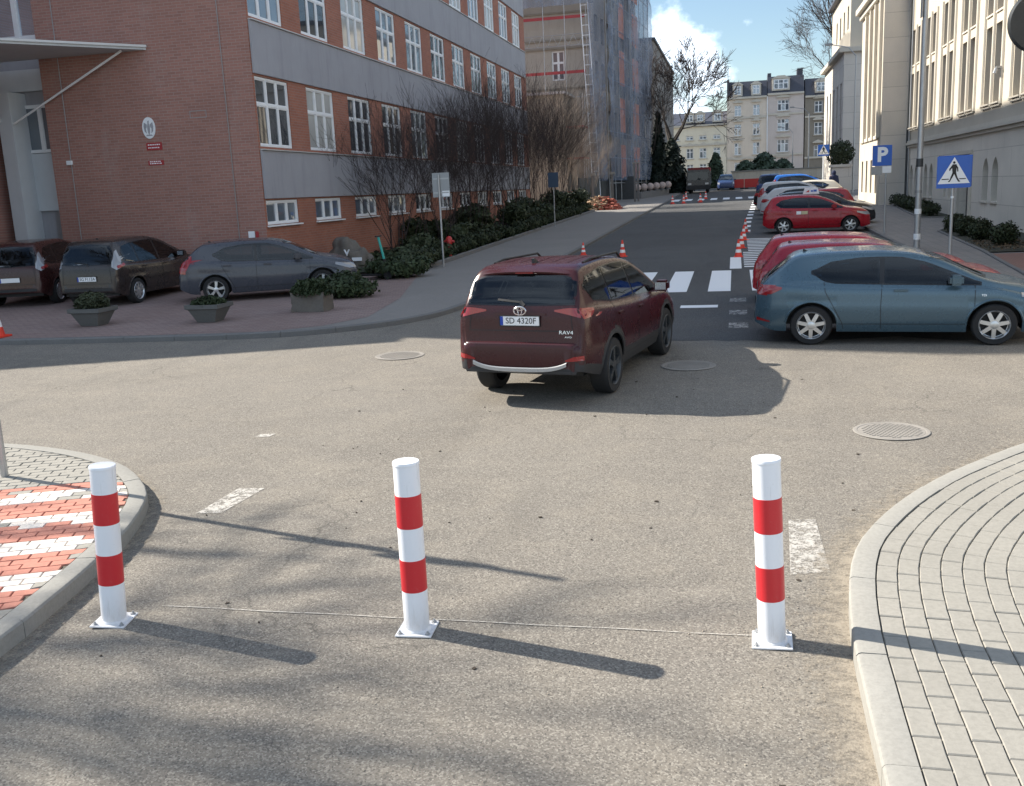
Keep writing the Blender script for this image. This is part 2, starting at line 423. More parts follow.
def resample(path, step):
    pts = [Vector((p[0], p[1], 0)) for p in path]; out = [pts[0].copy()]; acc = 0
    for a, b in zip(pts, pts[1:]):
        d = (b-a).length; t = step-acc
        while t <= d: out.append(a+(b-a)*(t/d)); t += step
        acc = d-(t-step)
    return out
def smooth_path(path, n=6):
    pts = [Vector((p[0], p[1], 0)) for p in path]; out = []
    for i in range(len(pts)-1):
        p0 = pts[max(i-1, 0)]; p1 = pts[i]; p2 = pts[i+1]; p3 = pts[min(i+2, len(pts)-1)]
        for k in range(n):
            t = k/n
            out.append(.5*((2*p1)+(p2-p0)*t+(2*p0-5*p1+4*p2-p3)*t*t+(3*p1-p0-3*p2+p3)*t**3))
    out.append(pts[-1]); return out
def offset_path(pts, d):
    out = []
    for i, p in enumerate(pts):
        t = (pts[min(i+1, len(pts)-1)]-pts[max(i-1, 0)]); t.z = 0; t.normalize()
        out.append(p+Vector((-t.y, t.x, 0))*d)
    return out

gm = MB()
ys = [-60, -20, 0, 15, 30, 45, 60, 75, 90, 112, 170, 300, 700]; xs = [-400, -120, -50, -20, 0, 20, 50, 120, 400]
gm.grid([[(x, y, gz(y)) for x in xs] for y in ys])
struct(gm.build('ground', MAT['asphalt']))

def kerb(name, path, w, h, mat, side=1, stone=1.0, gap=.007, bev=.02):
    """row of kerb stones; the body lies on the left (side=1) of the path"""
    mb = MB(); pts = resample(path, stone/4)
    for i in range(0, len(pts)-4, 4):
        seg = pts[i:i+5]
        d0 = (seg[1]-seg[0]).normalized(); seg = [p.copy() for p in seg]; seg[0] += d0*gap/2; seg[-1] -= (seg[-1]-seg[-2]).normalized()*gap/2
        rows = []
        j = random.uniform(-.004, .004)
        for o_, z in ((0, -.1), (0, h-bev), (bev*.5, h-bev*.3), (bev*1.3, h), (w, h), (w, -.1)):
            rows.append([(p.x, p.y, gz(p.y)+z+(j if z > 0 else 0)) for p in offset_path(seg, o_*side)])
        mb.grid(rows, flip=(side > 0))
        mb.poly([r[0] for r in rows]); mb.poly([r[-1] for r in rows][::-1])
    return struct(mb.build(name, mat, smooth=25, recalc=True))

# --- right island in front: curved rows of grey paving blocks behind a kerb
RI = smooth_path([(.60,-2), (.61,1.5), (.62,4.04), (.625,4.75), (.635,5.28), (.69,5.94), (.79,6.5), (.96,6.97), (1.23,7.51), (1.63,8.14), (2.1,8.71), (2.53,9.18), (3.3,9.9), (4.6,10.8), (6.5,11.6), (9,12)], 8)
KH = .13
kerb('right_kerb', RI, .15, KH, MAT['kerb'], -1)
def block_rows(path, start, nrows, row, blen, h, side, sel, names_mats, base_name):
    mbs = [MB() for _ in names_mats]
    for k in range(nrows):
        o0 = start+k*row; inner = offset_path(path, side*(o0+row/2))
        line = resample([(p.x, p.y) for p in inner], blen/2)
        lefts = offset_path(line, side*(-row/2+.0026)); rights = offset_path(line, side*(row/2-.0026))
        for i in range(k % 2, len(line)-2, 2):
            c = line[i+1]; z = h+random.uniform(-.003, .002); g = .004/blen*2
            def pt(arr, a, b, t): return arr[a].lerp(arr[b], t)
            A = [pt(lefts, i, i+1, g), lefts[i+1], pt(lefts, i+2, i+1, g)]; B = [pt(rights, i, i+1, g), rights[i+1], pt(rights, i+2, i+1, g)]
            ctr = sum((A[0], A[2], B[0], B[2]), Vector((0,0,0)))/4
            mi = sel(c); 
            if mi is None: continue
            ring = [A[0], A[1], A[2], B[2], B[1], B[0]]
            e = .006
            top = [(p.x+(ctr.x-p.x)/max((ctr-p).length, .01)*e, p.y+(ctr.y-p.y)/max((ctr-p).length, .01)*e) for p in ring]
            vs = [(x, y, gz(y)+z) for x, y in top]+[(p.x, p.y, gz(p.y)+z-.006) for p in ring]+[(p.x, p.y, gz(p.y)+h-.05) for p in ring]
            n = 6; fs = [tuple(range(n))]+[(a+L_*n, (a+1) % n+L_*n, (a+1) % n+(L_+1)*n, a+(L_+1)*n) for L_ in range(2) for a in range(n)]
            mbs[mi].add(vs, [f[::-1] for f in fs] if side > 0 else fs)
    for mb, (nm, mt) in zip(mbs, names_mats):
        if mb.f: struct(mb.build(nm, mt, recalc=True))
near = [p for p in RI if -1 < p.y < 11.3 and p.x < 5.4]
block_rows(near, .157, 19, .125, .245, KH-.004, -1, lambda c: 0, [('right_pavement', MAT['block'])], 'r')
RIo = offset_path(RI, -.1)
sheet('paving_bed', [(p.x, p.y) for p in RIo]+[(9, -2)], MAT['sandbed'], KH-.016)
sheet('inner_pavement', [(p.x, p.y) for p in offset_path([q for q in RI if q.y > -1.9], -2.50)]+[(9, -1.9)], MAT['block_far'], KH-.006)
# --- left island in front
LI = smooth_path([(-16,8.9), (-11,8.85), (-8.6,8.78), (-7.72,8.68), (-7.2,8.6), (-6.41,8.35), (-5.72,7.96), (-5.16,7.42), (-4.89,7.0), (-4.63,6.34), (-4.47,5.69), (-4.36,5.06), (-4.29,4.53), (-4.2,3), (-4.15,-2)], 8)
kerb('left_kerb', LI, .15, KH, MAT['kerb'], -1)
def in_left(c): return True
LIo = offset_path(LI, -.1)
sheet('left_paving_bed', [(p.x, p.y) for p in LIo]+[(-16, -2)], MAT['sandbed'], KH-.016)
# straight rows of blocks, clipped against the kerb by keeping blocks whose centre is inside
def dist_inside(x, y, path):
    best = 1e9; s = 0
    for a, b in zip(path, path[1:]):
        d = b-a; L2 = d.length_squared
        if L2 < 1e-9: continue
        t = max(0, min(1, ((x-a.x)*d.x+(y-a.y)*d.y)/L2)); q = a+d*t; dd = sqrt((x-q.x)**2+(y-q.y)**2)
        if dd < best: best = dd; s = (d.x*(y-a.y)-d.y*(x-a.x))
    return best if s < 0 else -best
def left_sel(c):
    x, y = c.x, c.y
    d = dist_inside(x, y, LI)
    if d < .16: return None
    v = -.37*x+.93*y
    if v > 9.07 or v < 6.27 or d > 3.2: return 0
    w = (v-8.06)/.65; fr = abs(w-round(w)); wide = .235-.055*max(0, d-.3)
    q = random.random()
    if fr < wide+random.uniform(-.03,.03) and d < 2.6: return 2 if q > .10 else (0 if q > .04 else 1)
    return 1 if q > .07 else (0 if q > .03 else 2)
def clip_blocks():
    mbs = [MB(), MB(), MB()]; bw, bh = .2, .1; ca, sa = cos(radians(21.7)), sin(radians(21.7)); O = Vector((-6.5, 6.2, 0))
    rot = lambda u, v: (O.x+ca*u-sa*v, O.y+sa*u+ca*v)
    for r in range(-46, 46):
        for c in range(-24, 22):
            u = (c+.5*(r % 2))*bw; v = r*bh; cx, cy = rot(u+bw/2, v+bh/2)
            if cx < -10.5 or cy < 2.6 or cy > 8.9 or dist_inside(cx, cy, LI) < .10: continue
            mi = left_sel(Vector((cx, cy, 0)))
            if mi is None: mi = 0
            q = [rot(*p) for p in ((u+.003, v+.003), (u+bw-.003, v+.003), (u+bw-.003, v+bh-.003), (u+.003, v+bh-.003))]
            ins = []
            for (px, py) in q:
                d = dist_inside(px, py, LI)
                if d < .157:                            # pull the corner back to the kerb's inner edge
                    e = .01; gx = (dist_inside(px+e, py, LI)-d)/e; gy = (dist_inside(px, py+e, LI)-d)/e; g = max(.3, sqrt(gx*gx+gy*gy))
                    px += gx/g*(.157-d); py += gy/g*(.157-d)
                ins.append((px, py))
            z = KH-.004+random.uniform(-.003, .002); mx = sum(p[0] for p in ins)/4; my = sum(p[1] for p in ins)/4
            area = abs(sum(ins[i][0]*ins[(i+1) % 4][1]-ins[(i+1) % 4][0]*ins[i][1] for i in range(4)))/2
            if area < .003: continue
            top = [(px+(mx-px)*.05, py+(my-py)*.06) for px, py in ins]
            vs = [(a, b, gz(b)+z) for a, b in top]+[(a, b, gz(b)+z-.006) for a, b in ins]+[(a, b, gz(b)+z-.05) for a, b in ins]
            fs = [(0,1,2,3)]+[(k+4*l, k+4*(l+1), (k+1) % 4+4*(l+1), (k+1) % 4+4*l) for l in range(2) for k in range(4)]
            mbs[mi].add(vs, fs)
    for mb, nm, mt in zip(mbs, ('left_pavement', 'red_pavement', 'painted_pavement'), ('block', 'block_red', 'block_white')):
        if mb.f: struct(mb.build(nm, MAT[mt]))
clip_blocks()

# --- far left: square in front of the school and the footway up the street
KL = smooth_path([(-45,15.2), (-20,15.4), (-13.58,15.6), (-10.9,15.75), (-8.4,16.0), (-7.1,16.55), (-6.05,17.6), (-5.5,19.4), (-5.27,24), (-5.2,30), (-5.17,38), (-5.15,55), (-5.0,76), (-5.0,104)], 6)
kerb('street_kerb', KL, .12, .10, MAT['kerb_dark'], 1)
KLi = [(p.x, p.y) for p in offset_path(KL, .118)]
sheet('footway', KLi+[(-9,112), (-45,112)], MAT['walk'], .094)
sheet('plaza', [(-45,15.35), (-13.58,15.75), (-10.9,15.9), (-8.4,16.15), (-7.5,16.75), (-7.0,17.8), (-7.3,20.6), (-8.5,25.6), (-8.6,26.5), (-12.6,26.5), (-45,26.5)], MAT['plaza'], .098)
# garden bed between the school and the footway
sheet('garden_bed', [(-12.7,26.2), (-9.3,26.2), (-8.75,28), (-8.75,63), (-12.7,63)], MAT['soil'], .16)
kerb('garden_kerb', [(-9.25,26.2), (-8.72,28.2), (-8.72,63)], .08, .22, MAT['kerb_dark'], 1, .5)
iv = MB()
for i in range(5200):
    x = random.uniform(-12.5, -8.9); y = random.uniform(26.3, 62); z = gz(y)+.17+random.random()**2*.14
    if x > -9.5 and y < 27.2: continue
    a = random.uniform(0, 6.28); t = random.uniform(-.7, .7); s = random.uniform(.05, .11)
    u = Vector((cos(a), sin(a), t*.5))*s; w = Vector((-sin(a), cos(a), random.uniform(-.5, .5)))*s*.6
    p = Vector((x, y, z)); iv.quad(p-u-w, p+u-w, p+u+w, p-u+w)
stuff(iv.build('ground_cover', MAT['lawn']), 'low dark ground cover in the bed along the school', 'ground cover')

# --- right pavement along the stone building
KR = [(6.2,17.0), (5.0,18.6), (4.72,20.5), (4.72,30), (4.85,45), (5.3,60), (5.9,75), (6.5,100)]
kerb('parking_kerb', smooth_path(KR, 6), .12, .10, MAT['kerb_dark'], -1)
KRi = [(p.x, p.y) for p in offset_path(smooth_path(KR, 6), -.118)]
sheet('right_footway', KRi+[(14,100), (14,17)], MAT['slabs'], .094)
sheet('red_paving', [(5.2,18.8), (13,18.8), (13,27.0), (6.4,27.0), (5.9,22)], MAT['paver_red'], .098)
kerb('bed_kerb', [(5.86,22.0), (6.30,27.8), (6.62,35.4), (7.2,36.6), (8.7,36.9)], .08, .14, MAT['kerb_dark'], -1, .5)
kerb('far_bed_kerb', [(8.75,42.6), (7.35,42.9), (7.6,48), (8.15,56.5)], .08, .14, MAT['kerb_dark'], -1, .5)
sheet('right_garden_bed', [(6.36,27.2), (6.68,35.3), (7.24,36.5), (8.7,36.8), (8.7,27.2)], MAT['soil'], .125)
sheet('far_garden_bed', [(8.7,42.7), (7.44,43), (7.7,48), (8.2,55.3), (8.7,55.3)], MAT['soil'], .125)

# the street's own, darker surface beyond the junction
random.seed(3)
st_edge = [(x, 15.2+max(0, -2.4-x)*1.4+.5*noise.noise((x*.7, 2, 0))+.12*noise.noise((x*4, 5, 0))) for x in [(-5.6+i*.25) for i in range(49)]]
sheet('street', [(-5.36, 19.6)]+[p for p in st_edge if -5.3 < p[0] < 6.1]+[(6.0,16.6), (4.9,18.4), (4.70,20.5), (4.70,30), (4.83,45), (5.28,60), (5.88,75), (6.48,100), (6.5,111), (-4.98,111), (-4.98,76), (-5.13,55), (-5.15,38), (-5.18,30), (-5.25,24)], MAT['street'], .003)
random.seed(5)
# --- road markings
def marking(mb, x0, x1, y0, y1, skew=0, dz=.008):
    a, b = (x0, y0), (x1, y1)
    mb.quad((x0, y0, gz(y0)+dz), (x1, y0, gz(y0)+dz), (x1+skew, y1, gz(y1)+dz), (x0+skew, y1, gz(y1)+dz))
z1 = MB()
for i in range(-4, 5): marking(z1, -.58+i*.93-.24+.25, -.58+i*.93+.24+.25, 21.3, 25.5)
marking(z1, -1.03, -.32, 18.85, 19.2)
marking(z1, -.13, .17, 25.9, 29.1)
struct(z1.build('crossing_marking', MAT['white_line']))
z2 = MB()
for i in range(-6, 3): marking(z2, -.9+i*.95, -.4+i*.95, 76.6, 80.6)
struct(z2.build('far_crossing_marking', MAT['white_line']))
hz = MB()
for i in range(17):
    y = 26.3+i*.60; a = (.24 if y < 31 else .4); b = 2.3
    hz.quad((a, y-.06, gz(y)+.008), (b, y-.26, gz(y)+.008), (b, y+.07, gz(y)+.008), (a, y+.27, gz(y)+.008))
struct(hz.build('hatched_marking', MAT['white_fresh']))
dl = MB()
for i in range(12):
    y = 39.5+i*3.1; x = interp([(39,.34), (45,.46), (76,1.45)], y)
    marking(dl, x-.07, x+.23, y, y+1.35, .03)
struct(dl.build('bay_line_marking', MAT['white_line']))
ol = MB()
for y in (16.4, 17.9, 19.6): marking(ol, -.1, .22, y, y+.55)
struct(ol.build('faded_bay_marking', MAT['white_old']))
wd = MB()
wd.quad(*[(x, y, gz(y)+.004) for x, y in ((-4.46,7.06), (-4.24,7.10), (-4.17,7.76), (-4.42,7.74))])
wd.quad(*[(x, y, gz(y)+.004) for x, y in ((.36,6.28), (.62,6.36), (.60,7.36), (.40,7.33))])
wd.quad(*[(x, y, gz(y)+.004) for x, y in ((-5.15,9.45), (-4.98,9.47), (-4.96,9.6), (-5.12,9.58))])
struct(wd.build('worn_dash_marking', MAT['white_worn']))
ch = MB(); yy = 5.36
px = [(-3.7+i*.12) for i in range(33)]
for a, b in zip(px, px[1:]):
    ya = 5.36+.004*sin(a*7)+.02*(a+1.8)/2; yb = 5.36+.004*sin(b*7)+.02*(b+1.8)/2
    ch.quad((a, ya-.007, gz(ya)+.005), (b, yb-.007, gz(yb)+.005), (b, yb+.006, gz(yb)+.005), (a, ya+.006, gz(ya)+.005))
struct(ch.build('chalk_line_marking', MAT['chalk']))
# sand swept against the kerbs
def sand_strip(path, w, side):
    me = bpy.data.meshes.new('sand'); A = path; B = offset_path(path, w*side)
    vs = []; fs = []; uv = []
    n = 6
    for i, (a, b) in enumerate(zip(A, B)):
        for k in range(n+1):
            p = a.lerp(b, k/n); vs.append((p.x, p.y, gz(p.y)+.007)); uv.append((i*.1, k/n))
    for i in range(len(A)-1):
        for k in range(n):
            q = (i*(n+1)+k, i*(n+1)+k+1, (i+1)*(n+1)+k+1, (i+1)*(n+1)+k); fs.append(q if side < 0 else q[::-1])
    me.from_pydata(vs, [], fs); ul = me.uv_layers.new(name='UVMap')
    for p in me.polygons:
        for li, vi in zip(p.loop_indices, p.vertices): ul.data[li].uv = uv[vi]
    me.materials.append(MAT['sand'])
    for p in me.polygons:
        pass
    o = bpy.data.objects.new('sand', me); COL.objects.link(o); stuff(o, 'thin blown sand lying along the kerb', 'sand'); return o
sand_strip([p for p in RI if -1 < p.y < 11.6], .75, 1)
sand_strip([p for p in LI if 2 < p.y < 8.7], .38, 1)
gr = MB()
def pebble(x, y, r, dz=0):
    bm = bmesh.new(); bmesh.ops.create_icosphere(bm, subdivisions=1, radius=r)
    for v in bm.verts: v.co = Vector((v.co.x*random.uniform(.7,1.3), v.co.y*random.uniform(.7,1.3), v.co.z*.6)); v.co += Vector((x, y, gz(y)+r*.35+dz))
    gr.addbm(bm)
for i in range(620):
    p = random.choice([q for q in RI if 1 < q.y < 10.5]); d = abs(random.gauss(0, .22))+.01
    q = p+Vector((-d*random.uniform(.6,1), random.uniform(-.2,.2)+d*.6*(p.x-.6), 0))
    if dist_inside(q.x, q.y, RI) > -.01: continue
    pebble(q.x, q.y, random.choice((.003,.004,.005,.007)))
for i in range(420): pebble(random.uniform(-4.2, .5), random.uniform(3.2, 10), random.choice((.003,.004,.004,.006)))
stuff(gr.build('grit', MAT['gravel'], smooth=60), 'loose grit scattered over the asphalt', 'grit')

db = MB()
for i in range(60):
    x, y = random.uniform(-5, 1.2), random.uniform(3.4, 13); r = random.choice((.006, .008, .010, .016)); b0 = len(db.v); h0 = random.uniform(0, 6)
    if dist_inside(x, y, RI) > -.03 or dist_inside(x, y, LI) > -.03: continue
    pts = [(x+r*cos(h0+a)*random.uniform(.5, 1.3), y+r*sin(h0+a)*random.uniform(.5, 1.3)) for a in (0, 1.1, 2.2, 3.3, 4.4, 5.4)]
    db.prism([(a, b, gz(b)+.002) for a, b in pts], (random.uniform(-.002, .002), 0, random.uniform(.003, .008)))
stuff(db.build('debris', plain('dark leaf scraps', (.045, .034, .024), .9, var=.5, scale=9)), 'dark leaf scraps and chips scattered over the asphalt', 'debris')
# manhole covers
def manhole(x, y, r, label):
    t = thing('manhole_cover', label, 'manhole cover', (x, y, gz(y)))
    mb = MB(); mb.lathe([(r*1.14, .003), (r*1.12, .008), (r*1.02, .008), (r*1.0, .004)], 40, (x, y, gz(y))); mb.build('frame', MAT['castiron'], t, 30)
    mb = MB(); z = gz(y)+.006
    mb.lathe([(r*.985, -.006), (r*.985, 0), (0, 0)], 40, (x, y, z))
    for i in range(-7, 8):
        for j in range(-7, 8):
            a, b = x+(i+.5*(j % 2))*r*.135, y+j*r*.125
            if (a-x)**2+(b-y)**2 < (r*.88)**2: mb.box(a-r*.05, a+r*.05, b-r*.045, b+r*.045, z, z+.006)
    mb.build('lid', MAT['castiron'], t)
manhole(1.52, 9.96, .32, 'round waffle-pattern manhole cover in the road near the right-hand kerb')
manhole(-.62, 13.3, .33, 'round manhole cover lying in the shadow beside the maroon SUV')
manhole(-5.1, 14.2, .34, 'small dark manhole cover in the road left of the maroon SUV')

# ------------------------------------------------------------------ bollards, posts, signs
def bollard(x, y, lx, ly, rz, label, H=1.07):
    t = thing('bollard', label, 'bollard', (x, y, gz(y)), rz, 'red and white bollards across the road')
    R = .077
    t.rotation_euler = (radians(ly), radians(lx), rz)
    p = MB(); zs = [0, .265, .43, .635, .80, H-.012]; 
    segs = [(0.012, .268, 0), (.268, .468, 1), (.468, .668, 0), (.668, .868, 1), (.868, H, 0)]
    for a, b, m in segs:
        e = .0012 if m else 0
        if b == H: p.lathe([(R, a), (R, H-.022), (R+.003, H-.020), (R+.003, H-.006), (R+.001, H-.002), (R*.9, H), (0, H+.001)], 40, mi=m)
        else: p.lathe([(R+e*.2, a), (R+e, a+.001), (R+e, b-.001), (R+e*.2, b)], 40, mi=m)
    # weld bead at the foot
    p.lathe([(R+.010, .012), (R+.006, .020), (R, .026)], 40)
    p.build('post', [MAT['bol_white'], MAT['bol_red']], t, 35, world=False)
    b = MB(); b.bbox(-.112, .112, -.112, .112, .001, .012, .003); b.build('base_plate', MAT['bol_white'], t, 30, world=False)
    for i in (-1, 1):
        for j in (-1, 1):
            k = MB(); k.lathe([(.017, .012), (.017, .0145), (.0105, .015), (.0105, .024), (.006, .025), (.006, .033), (0, .033)], 6 if 0 else 12, (i*.086, j*.086, 0))
            k.build('bolt', MAT['metal'], t, 30, world=False)
    return t
bollard(-3.895, 5.10, 3.2, 0, radians(10), 'red and white striped bollard leaning left at the edge of the red paving', 1.045)
bollard(-1.885, 5.22, 0, 0, radians(4), 'upright red and white striped bollard in the middle of the roadway')
bollard(.21, 5.33, -2.2, 0, radians(-1), 'red and white striped bollard beside the curved grey kerb on the right', 1.09)

def sign_pole(t, x, y, z0, z1, r, mat, lean=(0, 0), world=True):
    p = MB(); p.tube([(x, y, z0), (x+lean[0], y+lean[1], z1)], r, 16)
    p.lathe([(r*1.05, 0), (r*1.05, .02), (0, .024)], 16, (x+lean[0], y+lean[1], z1)); return p.build('pole', mat, t, 40)

def pedestrian_sign(x, y, w, h, zb, label, poletop, polemat, second=True):
    t = thing('crossing_sign', label, 'road sign', (x, y, gz(y)), 0, 'pedestrian crossing signs')
    sign_pole(t, x, y, gz(y), poletop, .038, polemat)
    cx = x; y0 = y-.06
    pn = MB(); pn.bbox(cx-w/2, cx+w/2, y0-.012, y0, zb, zb+h, .004); pb = pn.build('panel', MAT['signblue'], t, 30)
    S = MB(); f = y0-.014
    def P(u, v, d=0): return (cx+u*w, f-d, zb+v*h)
    S.prism([P(-.47, .14), P(.47, .14), P(0, .97)], (0, -.002, 0)); S.build('triangle', MAT['signwhite'], pb)
    K = MB(); d = .004
    def blob(pts): K.prism([P(a, b, .0035) for a, b in pts], (0, -.002, 0))
    blob([(.03*cos(a)*1.25-.005, .80+.03*sin(a)*1.35) for a in [2*pi*i/14 for i in range(14)]])           # head
    blob([(-.055,.745), (.06,.745), (.075,.70), (.06,.48), (-.045,.48), (-.06,.62)])                       # trunk
    blob([(-.05,.735), (-.145,.60), (-.135,.54), (-.115,.545), (-.10,.585), (-.035,.66)])                  # back arm
    blob([(.055,.735), (.115,.64), (.125,.52), (.095,.51), (.08,.62), (.04,.68)])                          # front arm
    blob([(-.045,.49), (.03,.49), (-.03,.36), (-.115,.20), (-.165,.20), (-.165,.225), (-.13,.24)])         # rear leg
    blob([(-.01,.49), (.06,.49), (.10,.35), (.16,.235), (.19,.22), (.185,.195), (.13,.195), (.055,.33)])   # front leg
    blob([(-.36,.27), (-.14,.27), (-.15,.30), (-.345,.30)]); blob([(.17,.27), (.36,.27), (.345,.30), (.15,.30)])
    K.build('pictogram', MAT['ink'], pb)
    for zz in (zb+.12, zb+h-.12):
        c = MB(); c.bbox(cx-.06, cx+.06, y0+.001, y+.05, zz-.02, zz+.02, .004); c.build('clamp', MAT['metal'], t)
    if second:                                           # the sheet facing the other way is fixed to the same post
        s2 = MB(); s2.bbox(cx-w/2+.05, cx+w/2+.05, y+.052, y+.064, zb+.02, zb+h+.02, .004); s2.build('rear_panel', MAT['signblue'], t, 30)
        fx = cx+w/2
    return t
t = pedestrian_sign(5.07, 25.45, .76, .74, 2.29, 'blue pedestrian crossing sign on a grey post beyond the blue hatchback bonnet', 3.0, MAT['metal'])
b = MB(); b.tube([(5.07,25.45,2.05), (5.07,25.45,2.10)], .041, 16); b.build('clamp_band', MAT['signwhite'], t)
pedestrian_sign(5.45, 66, .68, .70, 4.0, 'small distant blue pedestrian crossing sign on a white post behind the parked cars', 4.68, MAT['signwhite'], False)

t = thing('parking_sign', 'blue parking sign with white letter P on a slim grey post', 'road sign', (4.95, 35.4, gz(35.4)))
sign_pole(t, 4.95, 35.4, gz(35.4), 3.55, .032, MAT['metal'])
pn = MB(); pn.bbox(4.49, 5.11, 35.33, 35.342, 2.97, 3.64, .004); pb = pn.build('panel', MAT['signblue'], t, 30)
pl = MB(); text_mesh(pl, 'P', lambda u, v, w: (4.80+u, 35.328-w, 3.315+v), .64, .003, bold=.025)
pl.build('letter', MAT['signwhite'], pb)
q = MB(); q.bbox(4.47, 4.80, 35.335, 35.345, 2.68, 2.95, .003); q.build('grey_plate', MAT['signback'], t)
q = MB(); q.bbox(4.82, 5.10, 35.336, 35.346, 2.73, 2.95, .003); qq = q.build('white_plate', MAT['signwhite'], t)

# back of a sign on the left footway
t = thing('road_sign', 'grey back of a rectangular road sign on a thin post by the dark hedge', 'road sign', (-8.42, 27.8, gz(27.8)+.1))
sign_pole(t, -8.42, 27.8, gz(27.8)+.05, 3.25, .03, MAT['metal'])
q = MB(); q.bbox(-8.63, -8.11, 27.835, 27.847, 2.62, 3.32, .004); q.build('panel', MAT['signback'], t)
for zz in (2.75, 3.15):
    q = MB(); q.box(-8.60, -8.14, 27.825, 27.834, zz-.02, zz+.02); q.build('rail', MAT['metal'], t)
q = MB(); q.box(-8.34, -8.12, 27.826, 27.833, 2.64, 2.80); q.build('sticker', MAT['signwhite'], t)

# small blue sign further up the left footway
t = thing('blue_sign', 'small dim blue sign on a grey post half lost against the bare shrubs', 'road sign', (-8.5, 47, gz(47)+.1))
sign_pole(t, -8.5, 47, gz(47)+.05, 3.45, .028, MAT['metal'])
q = MB(); q.bbox(-8.75, -8.25, 46.93, 46.942, 2.8, 3.5, .004); q.build('panel', plain('dull blue sign back', (.04,.07,.12), .6), t)

# sign post at the left picture edge with round sign and lower plate
t = thing('round_sign', 'round pale sign on a tall grey post standing on the left paved corner', 'road sign', (-6.75, 7.56, gz(7.56)+KH))
x0, y0 = -6.745, 7.56
sign_pole(t, x0, y0, gz(7.56)+KH-.02, 4.05, .034, MAT['metal'], (.28, -.29))
d = MB(); d.lathe([(0, -.012), (.29, -.012), (.30, -.008), (.30, 0), (.27, .004), (0, .004)], 40, (x0+.325, y0-.29, 3.33), 'y'); d.build('disc', MAT['signback'], t, 30)
d = MB(); d.bbox(x0+.08, x0+.515, y0-.242, y0-.23, 2.48, 2.92, .004); dd = d.build('plate', MAT['signback'], t, 30)
d = MB(); d.box(x0+.41, x0+.49, y0-.244, y0-.2425, 2.52, 2.62); d.build('sticker', MAT['signwhite'], dd)

# traffic cones
def cone_thing(h=.75):
    t = thing('traffic_cone', 'x', 'traffic cone', (0,0,0))
    r0 = h*.21; r1 = h*.045
    b = MB(); b.bbox(-h*.26, h*.26, -h*.26, h*.26, 0, h*.05, .008); b.build('base', MAT['cone_or'], t, 30, world=False)
    c = MB()
    zs = [.05, .26, .44, .60, .78, 1.0]; ms = [0, 1, 0, 1, 0]
    R = lambda z: r0+(r1-r0)*(z-.05)/.95
    for a, bb, m in zip(zs, zs[1:], ms): c.lathe([(R(a)*h/h, a*h), (R(bb), bb*h)], 20, mi=m)
    c.lathe([(r1, h), (r1*.7, h+.008), (0, h+.008)], 20)
    c.build('cone_body', [MAT['cone_or'], MAT['cone_wh']], t, 35, world=False)
    return t
cone = cone_thing()
spots = [(.10, 29.2, 1, 'nearest of the row of orange and white cones at the hatched bay', 'cones beside the hatched bay'),
         (.20, 32.2, 1, 'second nearest cone of the row at the hatched bay', 'cones beside the hatched bay'),
         (.30, 35.6, 1, 'third cone of the row at the hatched bay', 'cones beside the hatched bay'),
         (.40, 39.6, 1, 'farthest cone of the row at the hatched bay', 'cones beside the hatched bay'),
         (-3.40, 30.4, 1, 'orange and white cone standing in the road just beyond the roof of the maroon SUV', None),
         (-4.78, 31.4, .8, 'cone at the left kerb whose tip shows over the maroon SUV roof', None),
         (-4.38, 72.0, 1.15, 'leftmost cone by the far zebra crossing', 'cones by the far zebra crossing'),
         (-3.60, 72.2, 1.15, 'second cone from the left by the far zebra crossing', 'cones by the far zebra crossing'),
         (-2.44, 73.0, 1.25, 'larger cone in front of the lorry by the far zebra crossing', 'cones by the far zebra crossing'),
         (-2.25, 79.6, 1.15, 'cone standing close beside the lorry bumper', 'cones by the far zebra crossing'),
         (-3.9, 82, 1.15, 'cone behind the others at the left of the lorry', 'cones by the far zebra crossing')]
for i, (x, y, s, lab, g) in enumerate(spots):
    o = cone if i == 0 else copy_tree(cone)
    o.location = (x, y, gz(y)); o.scale = (s*.68,)*3; o.rotation_euler = (0, 0, i*.37); o['label'] = lab
    if g: o['group'] = g
    elif 'group' in o: del o['group']
o = copy_tree(cone); o.location = (-13.88, 15.9, gz(15.9)+.1); o.scale = (1.02,)*3; o['label'] = 'orange cone at the left picture edge on the paved square'
if 'group' in o: del o['group']
# ------------------------------------------------------------------ buildings
def holed_wall(mb, P, u0, u1, v0, v1, holes, depth, mi=0, rmi=None):
    us = sorted({u0, u1} | {h[0] for h in holes} | {h[1] for h in holes}); vs = sorted({v0, v1} | {h[2] for h in holes} | {h[3] for h in holes})
    us = [u for u in us if u0 <= u <= u1]; vs = [v for v in vs if v0 <= v <= v1]
    for a, b in zip(us, us[1:]):
        for c, d in zip(vs, vs[1:]):
            m, k = (a+b)/2, (c+d)/2
            if any(h[0] < m < h[1] and h[2] < k < h[3] for h in holes): continue
            mb.quad(P(a,c,0), P(b,c,0), P(b,d,0), P(a,d,0), mi)
    r = mi if rmi is None else rmi
    for a, b, c, d in holes:
        mb.quad(P(a,c,0), P(a,c,depth), P(b,c,depth), P(b,c,0), r); mb.quad(P(a,d,0), P(b,d,0), P(b,d,depth), P(a,d,depth), r)
        mb.quad(P(a,c,0), P(a,d,0), P(a,d,depth), P(a,c,depth), r); mb.quad(P(b,c,0), P(b,c,depth), P(b,d,depth), P(b,d,0), r)

